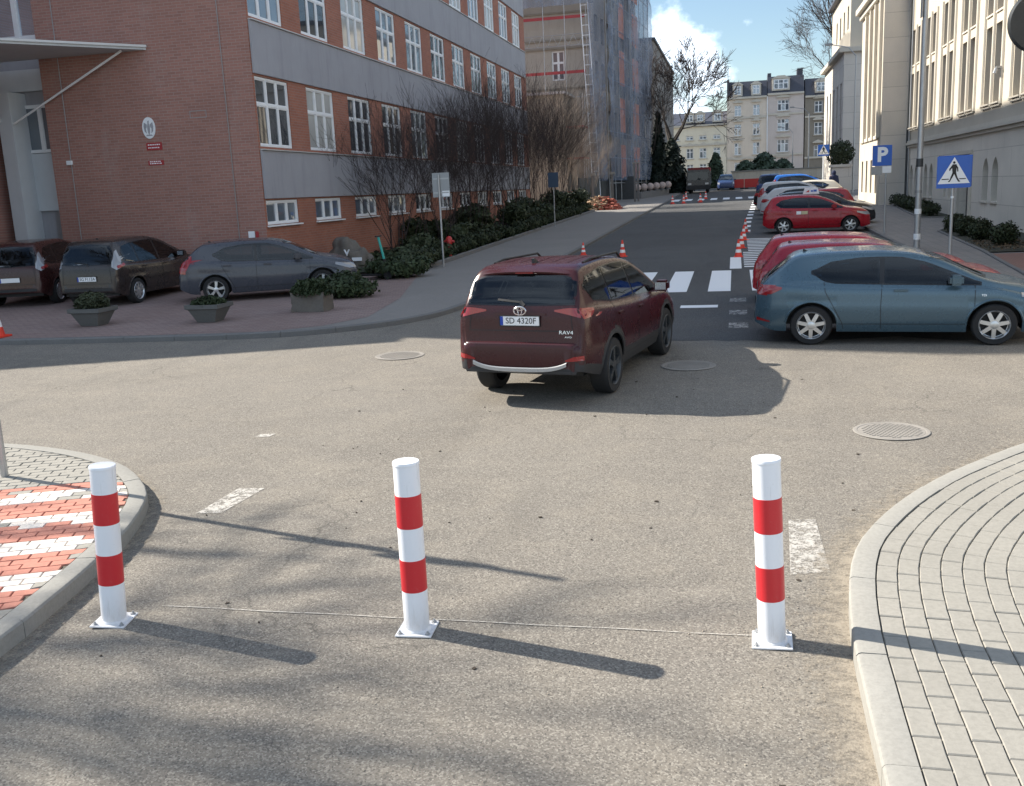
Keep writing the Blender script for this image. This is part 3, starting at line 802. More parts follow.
def window_proto(name, parent, w, h, mull, trans, bar=.055, d=.07, fm='frame', pm='pane', sill=None, casement=True):
    """frame (facing local -y) with a pane behind it; mull: vertical bar positions 0..1, trans: transoms 0..1"""
    f = MB()
    f.box(-w/2, w/2, -d, 0, 0, bar); f.box(-w/2, w/2, -d, 0, h-bar, h)
    f.box(-w/2, -w/2+bar, -d, 0, bar, h-bar); f.box(w/2-bar, w/2, -d, 0, bar, h-bar)
    tz = [0]+[t*h for t in trans]+[h]
    for t in trans: f.box(-w/2+bar, w/2-bar, -d*.9, 0, t*h-bar*.6, t*h+bar*.6)
    mx = [m*w-w/2 for m in mull]
    for a, b in zip(tz, tz[1:]):
        lo = a+(bar if a == 0 else bar*.6); hi = b-(bar if b == h else bar*.6)
        for m in mx: f.box(m-bar*.7, m+bar*.7, -d*.95, 0, lo, hi)
        if casement and bar > .04:
            ed = [-w/2+bar]+mx+[w/2-bar]
            for l, r in zip(ed, ed[1:]):
                l2 = l+(bar*.7 if l in mx else 0); r2 = r-(bar*.7 if r in mx else 0); c = bar*.55; y0, y1 = -d*.7, -.005
                f.box(l2, l2+c, y0, y1, lo, hi); f.box(r2-c, r2, y0, y1, lo, hi); f.box(l2+c, r2-c, y0, y1, lo, lo+c); f.box(l2+c, r2-c, y0, y1, hi-c, hi)
    o = f.build(name, MAT[fm], parent, world=False)
    p = MB()
    ed = [-w/2+bar]+mx+[w/2-bar]; g = 0
    for a, b in zip(tz, tz[1:]):
        for l, r in zip(ed, ed[1:]):
            t1, t2 = random.uniform(-.008, .008), random.uniform(-.008, .008)
            p.quad((l, -.022+t1, a), (r, -.022-t1, a), (r, -.022-t1+t2, b), (l, -.022+t1+t2, b))
    p.build('pane', MAT[pm], o, world=False)
    return o
def place_win(proto, first, parent, world, rz):
    o = proto if first else copy_tree(proto, parent)
    off = Vector((0,0,0)); p = parent
    while p is not None: off += p.location; p = p.parent
    o.location = Vector(world)-off; o.rotation_euler = (0,0,rz); return o

# ---- the school on the left
SX = -12.6; SY = 25.0; SE = 61.4; SH = 20.3
school = thing('school_building', 'red brick school with grey bands and white windows along the left of the street', 'building', (SX, SY, gz(25)))
WY = [25.12+3.29*i for i in range(11)]; WW = 2.05
rows = [(2.08, 2.76, 0), (4.20, 6.06, 1), (7.58, 9.43, 1), (11.08, 12.95, 1), (14.5, 16.35, 1)]
wall = MB()
PF = lambda u, v, w: (SX-w, u, v)
holes = [(y, y+WW, a, b) for y in WY for a, b, k in rows]
holed_wall(wall, PF, SY, SE, -.5, SH, holes, .16)
wall.quad((SX, SE, -.5), (-36, SE, -.5), (-36, SE, SH), (SX, SE, SH))
wall.quad((-36, SY+.3, SH), (SX, SY, SH), (SX, SE, SH), (-36, SE, SH))
wall.build('wall', MAT['brick_side'], school)
gab = MB(); gab.quad((-19.05, SY, -.5), (SX, SY, -.5), (SX, SY, SH), (-19.05, SY, SH))
gab.quad((-19.05, SY+.6, -.5), (-19.05, SY, -.5), (-19.05, SY, SH), (-19.05, SY+.6, SH))
gab.build('gable_wall', MAT['brick'], school)
for a, b in ((2.80, 4.10), (6.11, 7.47), (9.48, 10.97), (13.0, 14.38), (16.4, 18.2)):
    m = MB(); m.bbox(SX+.003, SX+.06, SY+.05, SE-.25, a, b, .01); m.build('band', MAT['band'], school)
    m = MB(); m.bbox(SX-.10, SX+.11, SY+.06, SE-.3, b+.004, b+.035, .004); m.build('sill', MAT['sill'], school)
m = MB(); m.bbox(SX-1, SX+.35, SY-.2, SE+.2, SH+.003, SH+.25, .02); m.build('cornice', MAT['band'], school)
for r, (a, b, k) in enumerate(rows):
    proto = window_proto('window', school, WW-.02, b-a-.02, (.345, .665), (.61,) if k else ()) 
    proto2 = None
    for i, y in enumerate(WY):
        w = place_win(proto, i == 0, school, (SX-.10, y+WW/2, a+.01), pi/2)
        if k == 0:
            s = MB(); s.bbox(SX+.003, SX+.10, y-.05, y+WW+.05, a-.05, a-.01, .004); s.build('sill', MAT['frame'], school)
MAT['pane_blind'] = m_glass('window glass with a blind', (.40, .40, .38), .06, .8); MAT['pane_dark'] = m_glass('window glass before a dark room', (.045, .05, .058), .02, .9)
random.seed(19)
for o in list(school.children):
    if o.name.startswith('window'):
        for ch in o.children:
            q = random.random(); sl = ch.material_slots[0]
            if q < .16: sl.link = 'OBJECT'; sl.material = MAT['pane_blind']
            elif q < .5: sl.link = 'OBJECT'; sl.material = MAT['pane_dark']
# behind the windows: a dark room wall
m = MB(); m.quad((SX-.9, SY+.1, 0), (SX-.9, SE-.1, 0), (SX-.9, SE-.1, SH-.2), (SX-.9, SY+.1, SH-.2)); m.build('interior_wall', MAT['black'], school)
# lightning conductors, drain, plates on the gable
for x in (-13.42, -18.42):
    m = MB(); m.tube([(x, SY-.03, .4), (x, SY-.03, SH)], .011, 6); m.build('lightning_rod', MAT['signback'], school)
m = MB(); m.bbox(-18.56, -18.38, SY-.07, SY-.003, 4.0, 4.12, .01); m.build('junction_box', MAT['signwhite'], school)
em = MB(); ring = lambda rx, rz_, y, n=28: [(-15.84+rx*cos(2*pi*i/n), y, 4.87+rz_*sin(2*pi*i/n)) for i in range(n)]
em.prism(ring(.20, .29, SY-.004), (0, -.02, 0)); eo = em.build('emblem', MAT['signwhite'], school)
em = MB(); 
def eb(pts, y=SY-.026): em.prism([(-15.84+a*.36, y, 4.87+b*.36) for a, b in pts], (0, -.003, 0))
eb([(-.05,.5), (.08,.55), (.05,.35), (.12,.1), (.1,-.3), (0,-.55), (-.1,-.3), (-.12,.1), (-.05,.35)])
for s in (-1, 1): eb([(s*.12,.25), (s*.36,.42), (s*.42,.1), (s*.36,-.25), (s*.2,-.42), (s*.24,-.05), (s*.16,.05)][::s])
eb([(-.3,-.6), (.3,-.6), (.2,-.5), (-.2,-.5)])
em.build('eagle_crest', MAT['band'], eo)
for z, hh in ((4.27, .20), (3.86, .13)):
    m = MB(); m.bbox(-15.98, -15.50, SY-.018, SY-.003, z, z+hh, .003); po = m.build('plaque', MAT['redplate'], school)
    m = MB()
    for j in range(2): 
        x = -15.93
        while x < -15.58:
            l = random.uniform(.03, .07); m.box(x, x+l, SY-.0195, SY-.0185, z+hh*(.25+.4*j), z+hh*(.25+.4*j)+.028); x += l+.018
    m.build('lettering', MAT['signwhite'], po)
m = MB(); m.bbox(-13.15, -12.96, SY-.02, SY-.003, 1.72, 1.94, .003); m.build('notice', MAT['signwhite'], school)
m = MB(); m.bbox(-12.93, -12.84, SY-.02, SY-.003, 1.75, 1.93, .003); m.build('notice', MAT['redplate'], school)
# brick relief frame and a pale mortar line on the gable
m = MB()
for b in ((-14.55, -14.05, 5.23, 5.245), (-14.55, -14.05, 5.05, 5.065), (-14.55, -14.535, 5.065, 5.23), (-14.065, -14.05, 5.065, 5.23)): m.box(b[0], b[1], SY-.008, SY-.002, b[2], b[3])
m.build('wall_marking', MAT['signback'], school)
# entrance part left of the gable
ent = MB(); ent.quad((-36, SY+.6, -.5), (-19.05, SY+.6, -.5), (-19.05, SY+.6, SH), (-36, SY+.6, SH)); ent.build('entrance_wall', MAT['band'], school)
m = MB(); m.bbox(-20.22, -19.12, SY+.5, SY+.596, 2.75, 4.40, .01); m.build('entrance_panel', MAT['entry'], school)
m = MB(); m.bbox(-20.55, -20.1, SY-.12, SY+.596, 1.0, 6.1, .01); m.build('pilaster', MAT['entry'], school)
m = MB(); m.bbox(-23.6, -19.1, SY+.45, SY+.596, 6.15, 6.75, .01); m.build('entrance_panel', MAT['entry'], school)
m = MB(); m.bbox(-23.6, -19.1, SY+.40, SY+.596, 7.35, 7.55, .01); m.build('sill', MAT['frame'], school)
w = window_proto('window', school, 1.1, 1.35, (.5,), (), .06); place_win(w, True, school, (-19.66, SY+.57, 4.42), 0)
w = window_proto('window', school, 4.4, 3.6, (.2, .4, .6, .8), (.7,), .08, .07, 'frame', 'pane_sky'); place_win(w, True, school, (-21.35, SY+.59, 7.56), 0)
m = MB(); m.bbox(-19.6, -19.2, SY+.5, SY+.596, 1.9, 2.7, .01); m.build('meter_box', MAT['signback'], school)
# entrance canopy, wedge shaped, on two struts
cp = MB(); tip = (-15.65, SY-.01); e1 = (-19.6, 20.4)
zc = 6.92
cp.prism([(tip[0], tip[1], zc), (-24.5, SY-.01, zc), (-24.5, 20.4, zc), (e1[0], e1[1], zc)], (0,0,.10)); co = cp.build('canopy', MAT['entry'], school, recalc=True)
m = MB(); dx, dy = tip[0]-e1[0], tip[1]-e1[1]
m.prism([(e1[0], e1[1], zc+.06), (tip[0], tip[1], zc+.06), (tip[0]+.05, tip[1]-.04, zc+.06), (e1[0]+.05, e1[1]-.05, zc+.06)], (0,0,.06)); m.build('fascia', MAT['sill'], co, recalc=True)
m = MB(); m.tube([(-16.25, SY-.25, zc-.01), (-20.1, SY-.06, 5.22)], .032, 8); m.build('strut', MAT['frame'], school)
m = MB(); m.tube([(-18.9, 22.6, zc-.01), (-20.5, SY-.1, 5.3)], .032, 8); m.build('strut', MAT['frame'], school)
# unseen blocks left of the picture, added and shaped to shade the square
m = MB(); m.box(-24.0, -20.9, 20.1, SY+.55, -.5, SH); m.build('shade_wing', MAT['brick'], school)
m = MB(); m.prism([(-27.5,15.2,-.5), (-18.6,18.45,-.5), (-18.6,19.2,-.5), (-20.8,20.05,-.5), (-27.5,20.05,-.5)], (0,0,10.5)); m.build('shade_block', MAT['band'], school, recalc=True)

# ---- stone hall on the right
MAT['lancet'] = m_glass('dark lancet glass', (.03, .033, .037), .15, .4)
HX = 8.8
hall = thing('stone_hall', 'pale stone hall with tall paired windows and pointed ground floor windows on the right', 'building', (HX, 30, gz(30)))
WC = [37.10+3.87*i for i in range(-5, 5)]; PW = 2.55
PH = lambda u, v, w: (HX+w, u, v)
holes = []; 
lanc = []
for c in (23.0, 26.9, 30.7, 37.45, 49.0, 52.9):
    for k in (0, 1): lanc.append((c-.45+k*1.35, c+.45+k*1.35-.05))
lanc = [(a, b) for a, b in lanc if b < 55 ]
for y in WC:
    for k in (0, 1):
        a = y+.05+k*(PW/2+.06)
        holes += [(a, a+PW/2-.16, 4.98, 7.60), (a, a+PW/2-.16, 8.02, 9.72)]
low = [(a, b, 1.58, 3.2) for a, b in lanc]
slots = [(44.6, 45.1, 1.60, 2.35), (45.6, 46.1, 1.60, 2.35)]
door = [(41.0, 42.9, .3, 3.3)]
wl = MB(); holed_wall(wl, PH, 12, 55.5, -.5, 3.98, low+slots+door, .28)
for a, b, c, d in low:                                # pointed heads
    m_ = (a+b)/2; r = (b-a)
    for s in (0, 1):
        base = a if s == 0 else b
        arc = []
        for i in range(7):
            t = i/6*radians(60); ux = (b-r*cos(t)) if s == 0 else (a+r*cos(t)); vz = c+1.0+ (r*sin(t))*.72
            arc.append((ux, min(vz, d)))
        pts = [(HX-.002, base, d+.01)]+[(HX-.002, u, v) for u, v in arc]+[(HX-.002, m_, d+.01)]
        wl.prism(pts if s else pts[::-1], (.2, 0, 0))
wl.quad((HX, 12, 3.98), (HX+14, 12, 3.98), (HX+14, 12, -.5), (HX, 12, -.5))
wl.build('lower_wall', MAT['stone'], hall)
wu = MB(); holed_wall(wu, PH, 12, 55.5, 4.32, 12.2, holes, .34)
wu.quad((HX, 12, 4.3), (HX+14, 12, 4.3), (HX+14, 12, 12.2), (HX, 12, 12.2)); wu.quad((HX, 12, 12.2), (HX+14, 12, 12.2), (HX+14, 55.5, 12.2), (HX, 55.5, 12.2))
wu.build('upper_wall', MAT['stone2'], hall)
for k, (a, b, o_) in enumerate(((3.96, 4.08, .10), (4.083, 4.20, .20), (4.203, 4.32, .12))):
    m = MB(); m.bbox(HX-o_, HX+.2, 12.1, 55.4, a, b, .012); m.build('ledge', MAT['stone_trim'], hall, 30)
m = MB(); m.bbox(HX-.45, HX+.2, 12.1, 55.4, 12.203, 12.5, .03); m.bbox(HX-.25, HX+.2, 12.1, 55.4, 11.85, 12.198, .03); m.build('cornice', MAT['stone_trim'], hall)
fw = PW/2-.16
pl = window_proto('window', hall, fw, 2.62, (.5,), (.36, .68), .035, .05, 'metal_dark', 'pane_r', casement=False)
pu = window_proto('window', hall, fw, 1.70, (.5,), (.5,), .035, .05, 'metal_dark', 'pane_r', casement=False)
n = 0
for y in WC:
    for k in (0, 1):
        c = y+.05+k*(PW/2+.06)+fw/2
        place_win(pl, n == 0, hall, (HX+.30, c, 4.98), -pi/2); place_win(pu, n == 0, hall, (HX+.30, c, 8.02), -pi/2); n += 1
        s = MB()
        for zz in (4.80, 4.90): s.bbox(HX-.12+(4.9-zz)*.5, HX+.02, c-fw/2-.04, c+fw/2+.04, zz, zz+.06, .008)
        s.build('sill', MAT['stone_trim'], hall)
        s = MB(); s.bbox(HX-.05, HX+.02, c-fw/2, c+fw/2, 7.94, 8.01, .008); s.build('spandrel_moulding', MAT['stone_trim'], hall)
    # slender colonnettes framing each pair
    for yy in (y-.04, y+PW/2+.02, y+PW+.10):
        m = MB(); m.tube([(HX-.02, yy, 4.86), (HX-.02, yy, 9.85)], .075, 8); m.build('colonnette', MAT['stone_trim'], hall, 40)
for i, (a, b, c, d) in enumerate(low):
    m = MB(); m.quad((HX+.24, a, c), (HX+.24, a, d), (HX+.24, b, d), (HX+.24, b, c))
    wo = m.build('lancet_window', MAT['lancet'], hall)
    g = MB(); g.tube([(HX+.21, (a+b)/2, c), (HX+.21, (a+b)/2, d)], .018, 6)
    for z in (c+.4, c+.8, c+1.2): g.tube([(HX+.21, a, z), (HX+.21, b, z)], .014, 6)
    g.build('glazing_bar', MAT['metal_dark'], wo)
    s = MB(); s.bbox(HX-.07, HX+.02, a-.05, b+.05, c-.07, c-.004, .008); s.build('sill', MAT['stone_trim'], hall)
for a, b, c, d in slots:
    m = MB(); m.quad((HX+.2, a, c), (HX+.2, a, d), (HX+.2, b, d), (HX+.2, b, c)); m.build('window', MAT['pane_r'], hall)
m = MB(); m.quad((HX+.27, 41, .3), (HX+.27, 41, 3.3), (HX+.27, 42.9, 3.3), (HX+.27, 42.9, .3)); dr = m.build('doorway', MAT['metal_dark'], hall)
m = MB(); m.box(HX+.2, HX+.25, 41.05, 41.75, .78, 3.1); m.build('door_leaf', plain('dark red door', (.10, .02, .02), .5), dr)
for b in ((40.82, 40.998), (42.902, 43.08)):
    m = MB(); m.bbox(HX-.09, HX+.05, b[0], b[1], .3, 3.30, .01); m.build('door_frame', MAT['stone_trim'], hall)
m = MB(); m.bbox(HX-.09, HX+.05, 40.82, 43.08, 3.303, 3.45, .01); m.build('door_frame', MAT['stone_trim'], hall)
m = MB(); m.bbox(HX-.35, HX+.05, 40.6, 43.3, .6, .86, .01); m.build('doorstep', MAT['kerb'], hall)
m = MB(); m.tube([(HX-.09, 55.2, .8), (HX-.09, 55.2, 12.2)], .07, 10); m.build('downpipe', MAT['metal_dark'], hall, 40)
m = MB(); m.tube([(HX-.07, 54.8, .8), (HX-.07, 54.8, 12.2)], .04, 8); m.build('downpipe', MAT['metal'], hall, 40)
m = MB(); m.bbox(HX-.22, HX, 37.0, 37.25, 6.0, 6.08, .01); m.tube([(HX-.2, 37.1, 6.0), (HX-.25, 37.1, 5.85)], .07, 8); m.build('wall_lamp', MAT['signback'], hall)
# wall panel of raised letters, only its edge in the picture, and a round dish on an arm
lt = MB(); text_mesh(lt, 'W', lambda u, v, w: (HX-.02-w, 35.95-u, 7.15+v), .75, .03); lt.build('wall_letter', MAT['stone_trim'], hall)
t = thing('round_wall_sign', 'dark round sign projecting from the stone hall at the right picture edge', 'wall sign', (HX, 33.4, 6.9))
m = MB(); m.lathe([(0, -.08), (.82, -.08), (.88, -.03), (.88, .03), (.82, .08), (0, .08)], 44, (HX-.30, 31.9, 6.75), 'y'); m.build('disc', MAT['metal_dark'], t, 30)
m = MB(); m.tube([(HX-.4, 32.05, 6.9), (HX, 32.05, 6.9)], .05, 8); m.tube([(HX-.4, 32.05, 6.5), (HX, 32.05, 6.5)], .03, 8); m.build('bracket', MAT['metal_dark'], t)

# ---- building with tall pilasters further up
PX = 7.45; PY0 = 55.6; PY1 = 64.6; PZ = 14.5
pil = thing('pilastered_building', 'sunlit stone building with tall narrow window slits beyond the hall', 'building', (PX, PY0, gz(56)))
PP = lambda u, v, w: (PX+w, u, v)
sl = [PY0+1.0+i*1.95 for i in range(4)]
wl = MB(); hs = [(y, y+1.05, 4.9, 11.2) for y in sl]+[(y+.15, y+.85, 1.7, 3.5) for y in sl]
holed_wall(wl, PP, PY0, PY1, -.5, PZ, hs, .4)
wl.quad((PX, PY1, -.5), (PX+12, PY1, -.5), (PX+12, PY1, PZ), (PX, PY1, PZ)); wl.quad((PX, PY0, PZ), (PX+12, PY0, PZ), (PX+12, PY1, PZ), (PX, PY1, PZ))
wl.build('wall', MAT['stone2'], pil)
m = MB(); m.quad((PX, PY0, -.5), (PX+12, PY0, -.5), (PX+12, PY0, PZ), (PX, PY0, PZ)); m.build('end_wall', MAT['stone3'], pil)
for y in sl:
    w = window_proto('window', pil, 1.05, 6.3, (.5,), (.2, .4, .6, .8), .04, .05, 'metal_dark', 'pane_r', casement=False); place_win(w, True, pil, (PX+.36, y+.525, 4.9), -pi/2)
    m = MB(); m.quad((PX+.36, y+.15, 1.7), (PX+.36, y+.15, 3.5), (PX+.36, y+.85, 3.5), (PX+.36, y+.85, 1.7)); m.build('window', MAT['pane_r'], pil)
    m = MB(); m.bbox(PX-.16, PX-.003, y-.62, y-.30, 4.6, 11.6, .02); m.build('pilaster', MAT['stone_trim'], pil)
    m = MB(); m.bbox(PX-.1, PX-.003, y-.25, y+1.3, 4.55, 4.75, .02); m.build('sill', MAT['stone_trim'], pil)
for a, b, o_ in ((11.7, 12.0, .18), (12.003, 12.35, .4), (14.2, 14.5, .2)):
    m = MB(); m.bbox(PX-o_, PX+.1, PY0-o_*.2, PY1+o_*.5, a, b, .03); m.build('cornice', MAT['stone_trim'], pil)

# ---- set-back building after the gap
QX = 8.35; QY = 84
qb = thing('corner_building', 'grey stone corner building with a stepped upper storey past the sunlit gap', 'building', (QX, QY, gz(84)))
m = MB(); PQ = lambda u, v, w: (QX+w, u, v)
hs = [(QY+1.2+i*3, QY+2.4+i*3, 5, 10) for i in range(5)]
holed_wall(m, PQ, QY, QY+17, -.5, 12.2, hs, .4)
m.quad((QX, QY, -.5), (QX+14, QY, -.5), (QX+14, QY, 12.2), (QX, QY, 12.2)); m.quad((QX, QY, 12.2), (QX+14, QY, 12.2), (QX+14, QY+17, 12.2), (QX, QY+17, 12.2)); m.quad((QX, QY+17, -.5), (QX, QY+17, 12.2), (QX+14, QY+17, 12.2), (QX+14, QY+17, -.5))
m.build('wall', MAT['stone3'], qb)
for y in [h[0] for h in hs]:
    w = window_proto('window', qb, 1.2, 5.0, (.5,), (.33, .66), .05, .05, 'metal_dark', 'pane_r', casement=False); place_win(w, True, qb, (QX+.36, y+.6, 5), -pi/2)
m = MB(); m.bbox(QX-.4, QX+13, QY-.3, QY+17.2, 12.203, 12.6, .04); m.build('cornice', MAT['stone_trim'], qb)
m = MB(); hs2 = [(QY+2+i*3, QY+3+i*3, 14.2, 16) for i in range(4)]
holed_wall(m, lambda u, v, w: (QX+.5+w, u, v), QY+.6, QY+16, 12.6, 17.6, hs2, .3)
m.quad((QX+.5, QY+.6, 12.6), (QX+13, QY+.6, 12.6), (QX+13, QY+.6, 17.6), (QX+.5, QY+.6, 17.6)); m.build('upper_storey', MAT['stone2'], qb)
m = MB(); m.bbox(QX+.1, QX+13.3, QY+.3, QY+16.3, 17.603, 17.95, .04); m.build('roof', MAT['slate'], qb)
m = MB(); m.box(QX+.75, QX+.8, QY+1, QY+15.5, 14, 16.2); m.build('pane', MAT['pane_r'], qb)

# ---- building wrapped in scaffold netting
NX0, NY0, NX1, NY1, NH = -10.75, 78.0, -9.15, 97.0, 26.0
net = thing('scaffolded_building', 'tall old building under repair wrapped in bluish scaffold netting', 'building', (NX0, NY0, gz(78)))
def PN(u, v, w=0):                                   # u 0..1 along the street front
    dx, dy = NX1-NX0, NY1-NY0; L = sqrt(dx*dx+dy*dy)
    return (NX0+dx*u-dy/L*w, NY0+dy*u+dx/L*w, v)
wl = MB(); hs = []
for i in range(8):
    for j in range(7): hs.append((.06+i*.118, .12+i*.118, 3.4+j*3.5, 5.4+j*3.5))
holed_wall(wl, lambda u, v, w: PN(u, v, w), 0, 1, -.5, NH, hs, .25)
gh = [(-13.9, -12.9, 11.0, 13.2), (-17.5, -16.5, 11, 13.2), (-13.9, -12.9, 17, 19), (-17.5, -16.5, 17, 19)]
holed_wall(wl, lambda u, v, w: (u, NY0+w, v), -22, NX0, -.5, NH, gh, .25)
wl.quad((-22, NY0, NH), (NX0, NY0, NH), (NX1, NY1, NH), (-22, NY1, NH)); wl.quad((NX1, NY1, -.5), (-22, NY1, -.5), (-22, NY1, NH), (NX1, NY1, NH))
wl.build('wall', m_render('weathered plaster', (.40, .36, .31), .45), net)
for a, b, c, d in hs:
    m = MB(); m.quad(PN(a, c, .2), PN(b, c, .2), PN(b, d, .2), PN(a, d, .2)); m.build('window', MAT['pane'], net)
bp = plain('raw brick infill', (.78, .28, .14), .9, var=.3, scale=2)
for u, w_ in ((.28, .12), (.60, .14)):
    for j in range(6):
        z = 3.4+j*3.75; m = MB(); m.prism([PN(u, z, -1.02), PN(u+w_, z, -1.02), PN(u+w_, z+2.7, -1.02), PN(u, z+2.7, -1.02)], (.04, 0, 0)); m.build('brick_panel', bp, net)
for a, b, c, d in gh:
    w = window_proto('window', net, b-a, d-c, (.5,), (.6,), .07, .06); place_win(w, True, net, ((a+b)/2, NY0+.2, c), 0)
rb = plain('red safety board', (.34, .045, .05), .6)
for z in (11.35, 15.35):
    m = MB(); m.box(-16.6, NX0-.35, NY0-1.0, NY0-.96, z, z+.22); m.build('safety_board', rb, net)
for z in (13.3, 13.9, 10.3, 15.9):
    m = MB(); m.box(-18, NX0-.1, NY0-.12, NY0-.004, z, z+.13); m.build('string_course', MAT['oldwall'], net)
sc_ = MB()
for i in range(5):
    x = -17.6+i*1.65; sc_.tube([(x, NY0-1.0, .8), (x, NY0-1.0, NH+.8)], .03, 6)
for z in (9.6, 13.4, 14.2, 17.2):
    sc_.tube([(-18, NY0-1.0, z), (NX0+.3, NY0-1.0, z)], .03, 6)
x = -16.4
while x < -11.2:                                      # lattice girder
    sc_.tube([(x, NY0-1.0, 13.4), (x+.4, NY0-1.0, 14.2)], .022, 5); sc_.tube([(x+.4, NY0-1.0, 14.2), (x+.8, NY0-1.0, 13.4)], .022, 5); x += .8
for k in range(9):
    u = k/8; p = PN(u, 0, -1.15); sc_.tube([(p[0], p[1], 1.3), (p[0], p[1], NH+1)], .03, 6)
for j in range(12):
    a, b = PN(0, 3+j*2, -1.15), PN(1, 3+j*2, -1.15); sc_.tube([a, b], .028, 6)
sc_.build('scaffold', MAT['metal'], net, 40)
ld = MB()
for s in (0, .55):
    ld.tube([(NX0-.45+s+.45, NY0-1.05, 1.4), (NX0-1.35+s+.3, NY0-1.05, NH)], .04, 6)
for i in range(34):
    z = 1.8+i*.72; t_ = (z-1.4)/(NH-1.4); xx = NX0-t_*1.05; ld.tube([(xx, NY0-1.05, z), (xx+.53-.1*t_, NY0-1.05, z)], .025, 5)
ld.build('ladder', MAT['signwhite'], net, 40)
# translucent wrinkled net
n_ = NT('scaffold net'); f = n_.noise(.9, 6, .7, n_.co('Object', (1, .25, .35))); g = n_.noise(3, 4)
n_.color(n_.mix(n_.ramp(f, [(.35, 0.0), (.7, 1.0)]), (.13, .165, .23), (.36, .41, .50)))
n_.L(n_.ramp(n_.math('ADD', n_.math('MULTIPLY', f, .7), n_.math('MULTIPLY', g, .3)), [(.3, .30), (.7, .66)]), n_.b.inputs['Alpha'])
MAT['net'] = n_.set(.9, 0, .1)
nm = MB(); R_ = []
for j in range(40):
    z = 3.2+(NH+.8-3.2)*j/39; R_.append([])
    for i in range(60):
        u = i/59; wv = .10*sin(u*49+2*noise.noise((u*6, z*.3, 0))*3)+.16*noise.noise((u*14, z*.35, 4))+.10*sin(z*3.1)*.5
        bulge = .25*sin(pi*min(1, max(0, (z-8)/20)))*u
        R_[-1].append(PN(u*1.01-.005, z, -1.3-wv-bulge))
nm.grid(R_)
nm.grid([[(NX0-.1+.14*k*1.3, NY0-1.1-.02*k+.06*sin(j*.9+k), 3.2+(NH-2.4)*j/19) for k in range(8)] for j in range(20)])
nm.grid([[PN(1.006+.003*sin(j*.8), 3.2+(NH-2.4)*j/29, -1.3-.2*sin(j*.3)+1.5*k/5) for k in range(6)] for j in range(30)])
R_ = []
for j in range(24):
    z = 16.3+(NH+.8-16.3)*j/23; R_.append([])
    for i in range(30):
        u = i/29; R_[-1].append((-19+(NX0+.4+19)*u, NY0-1.15-.12*sin(u*31)-.14*noise.noise((u*9, z*.5, 2)), z))
nm.grid(R_)
nm.build('safety_net', MAT['net'], net, 180)

# ---- low annex in front of it
an = thing('annex', 'low flat-roofed cream annex in front of the scaffolded building', 'building', (-12.4, 74, gz(74)))
m = MB(); m.quad((-20, 74, -.5), (-12.4, 74, -.5), (-12.4, 74, 9.6), (-20, 74, 9.6)); m.build('front_wall', m_render('annex stucco', (.40, .35, .28), .35), an)
m = MB(); PA = lambda u, v, w: (-12.4-w, u, v); holed_wall(m, PA, 74, 77.9, -.5, 9.6, [(74.6, 75.7, 2.5, 4.6), (76.3, 77.4, 2.5, 4.6), (74.6, 75.7, 5.9, 8), (76.3, 77.4, 5.9, 8)], .2)
m.quad((-20, 74, 9.6), (-12.4, 74, 9.6), (-12.4, 77.9, 9.6), (-20, 77.9, 9.6)); m.build('side_wall', MAT['oldwall'], an)
m = MB(); m.bbox(-20.2, -12.2, 73.8, 77.9, 9.604, 9.8, .02); m.build('roof', MAT['sill'], an)
m = MB(); m.quad((-12.58, 74.2, 2), (-12.58, 77.7, 2), (-12.58, 77.7, 8.3), (-12.58, 74.2, 8.3)); m.build('pane', MAT['pane'], an)
for z in (7.2, 4.9, 2.4):
    m = MB(); m.bbox(-12.35, -11.0, 74.3, 76.7, z, z+.1, .01); pf = m.build('scaffold_platform', rb, an)
m = MB()
for y in (74.4, 75.5, 76.6): m.tube([(-11.05, y, 1.2), (-11.05, y, 9.6)], .03, 6)
for z in (3.4, 5.9, 8.2): m.tube([(-11.05, 74.3, z), (-11.05, 76.7, z)], .025, 6)
m.build('scaffold', MAT['metal'], an)

# ---- narrow grey building past the netting
gt = thing('grey_building', 'narrow weathered grey building behind the dark conifers', 'building', (-8.3, 107, 2))
m = MB(); hs = [(109+i*3.4, 110.2+i*3.4, 4+j*3.3, 6+j*3.3) for i in range(9) for j in range(4)]
holed_wall(m, lambda u, v, w: (-8.3-w, u, v), 107, 141, -.5, 17.4, hs, .2)
m.quad((-20, 107, -.5), (-8.3, 107, -.5), (-8.3, 107, 17.4), (-20, 107, 17.4)); m.quad((-20, 107, 17.4), (-8.3, 107, 17.4), (-8.3, 141, 17.4), (-20, 141, 17.4))
m.build('wall', m_render('grey pebbledash', (.25, .235, .22), .5), gt)
m = MB(); m.bbox(-20.2, -8.1, 106.8, 141.2, 17.404, 17.7, .03); m.build('roof', MAT['slate'], gt)
for a, b, c, d in hs:
    m = MB(); m.quad((-8.46, a, c), (-8.46, b, c), (-8.46, b, d), (-8.46, a, d)); m.build('window', MAT['pane'], gt)

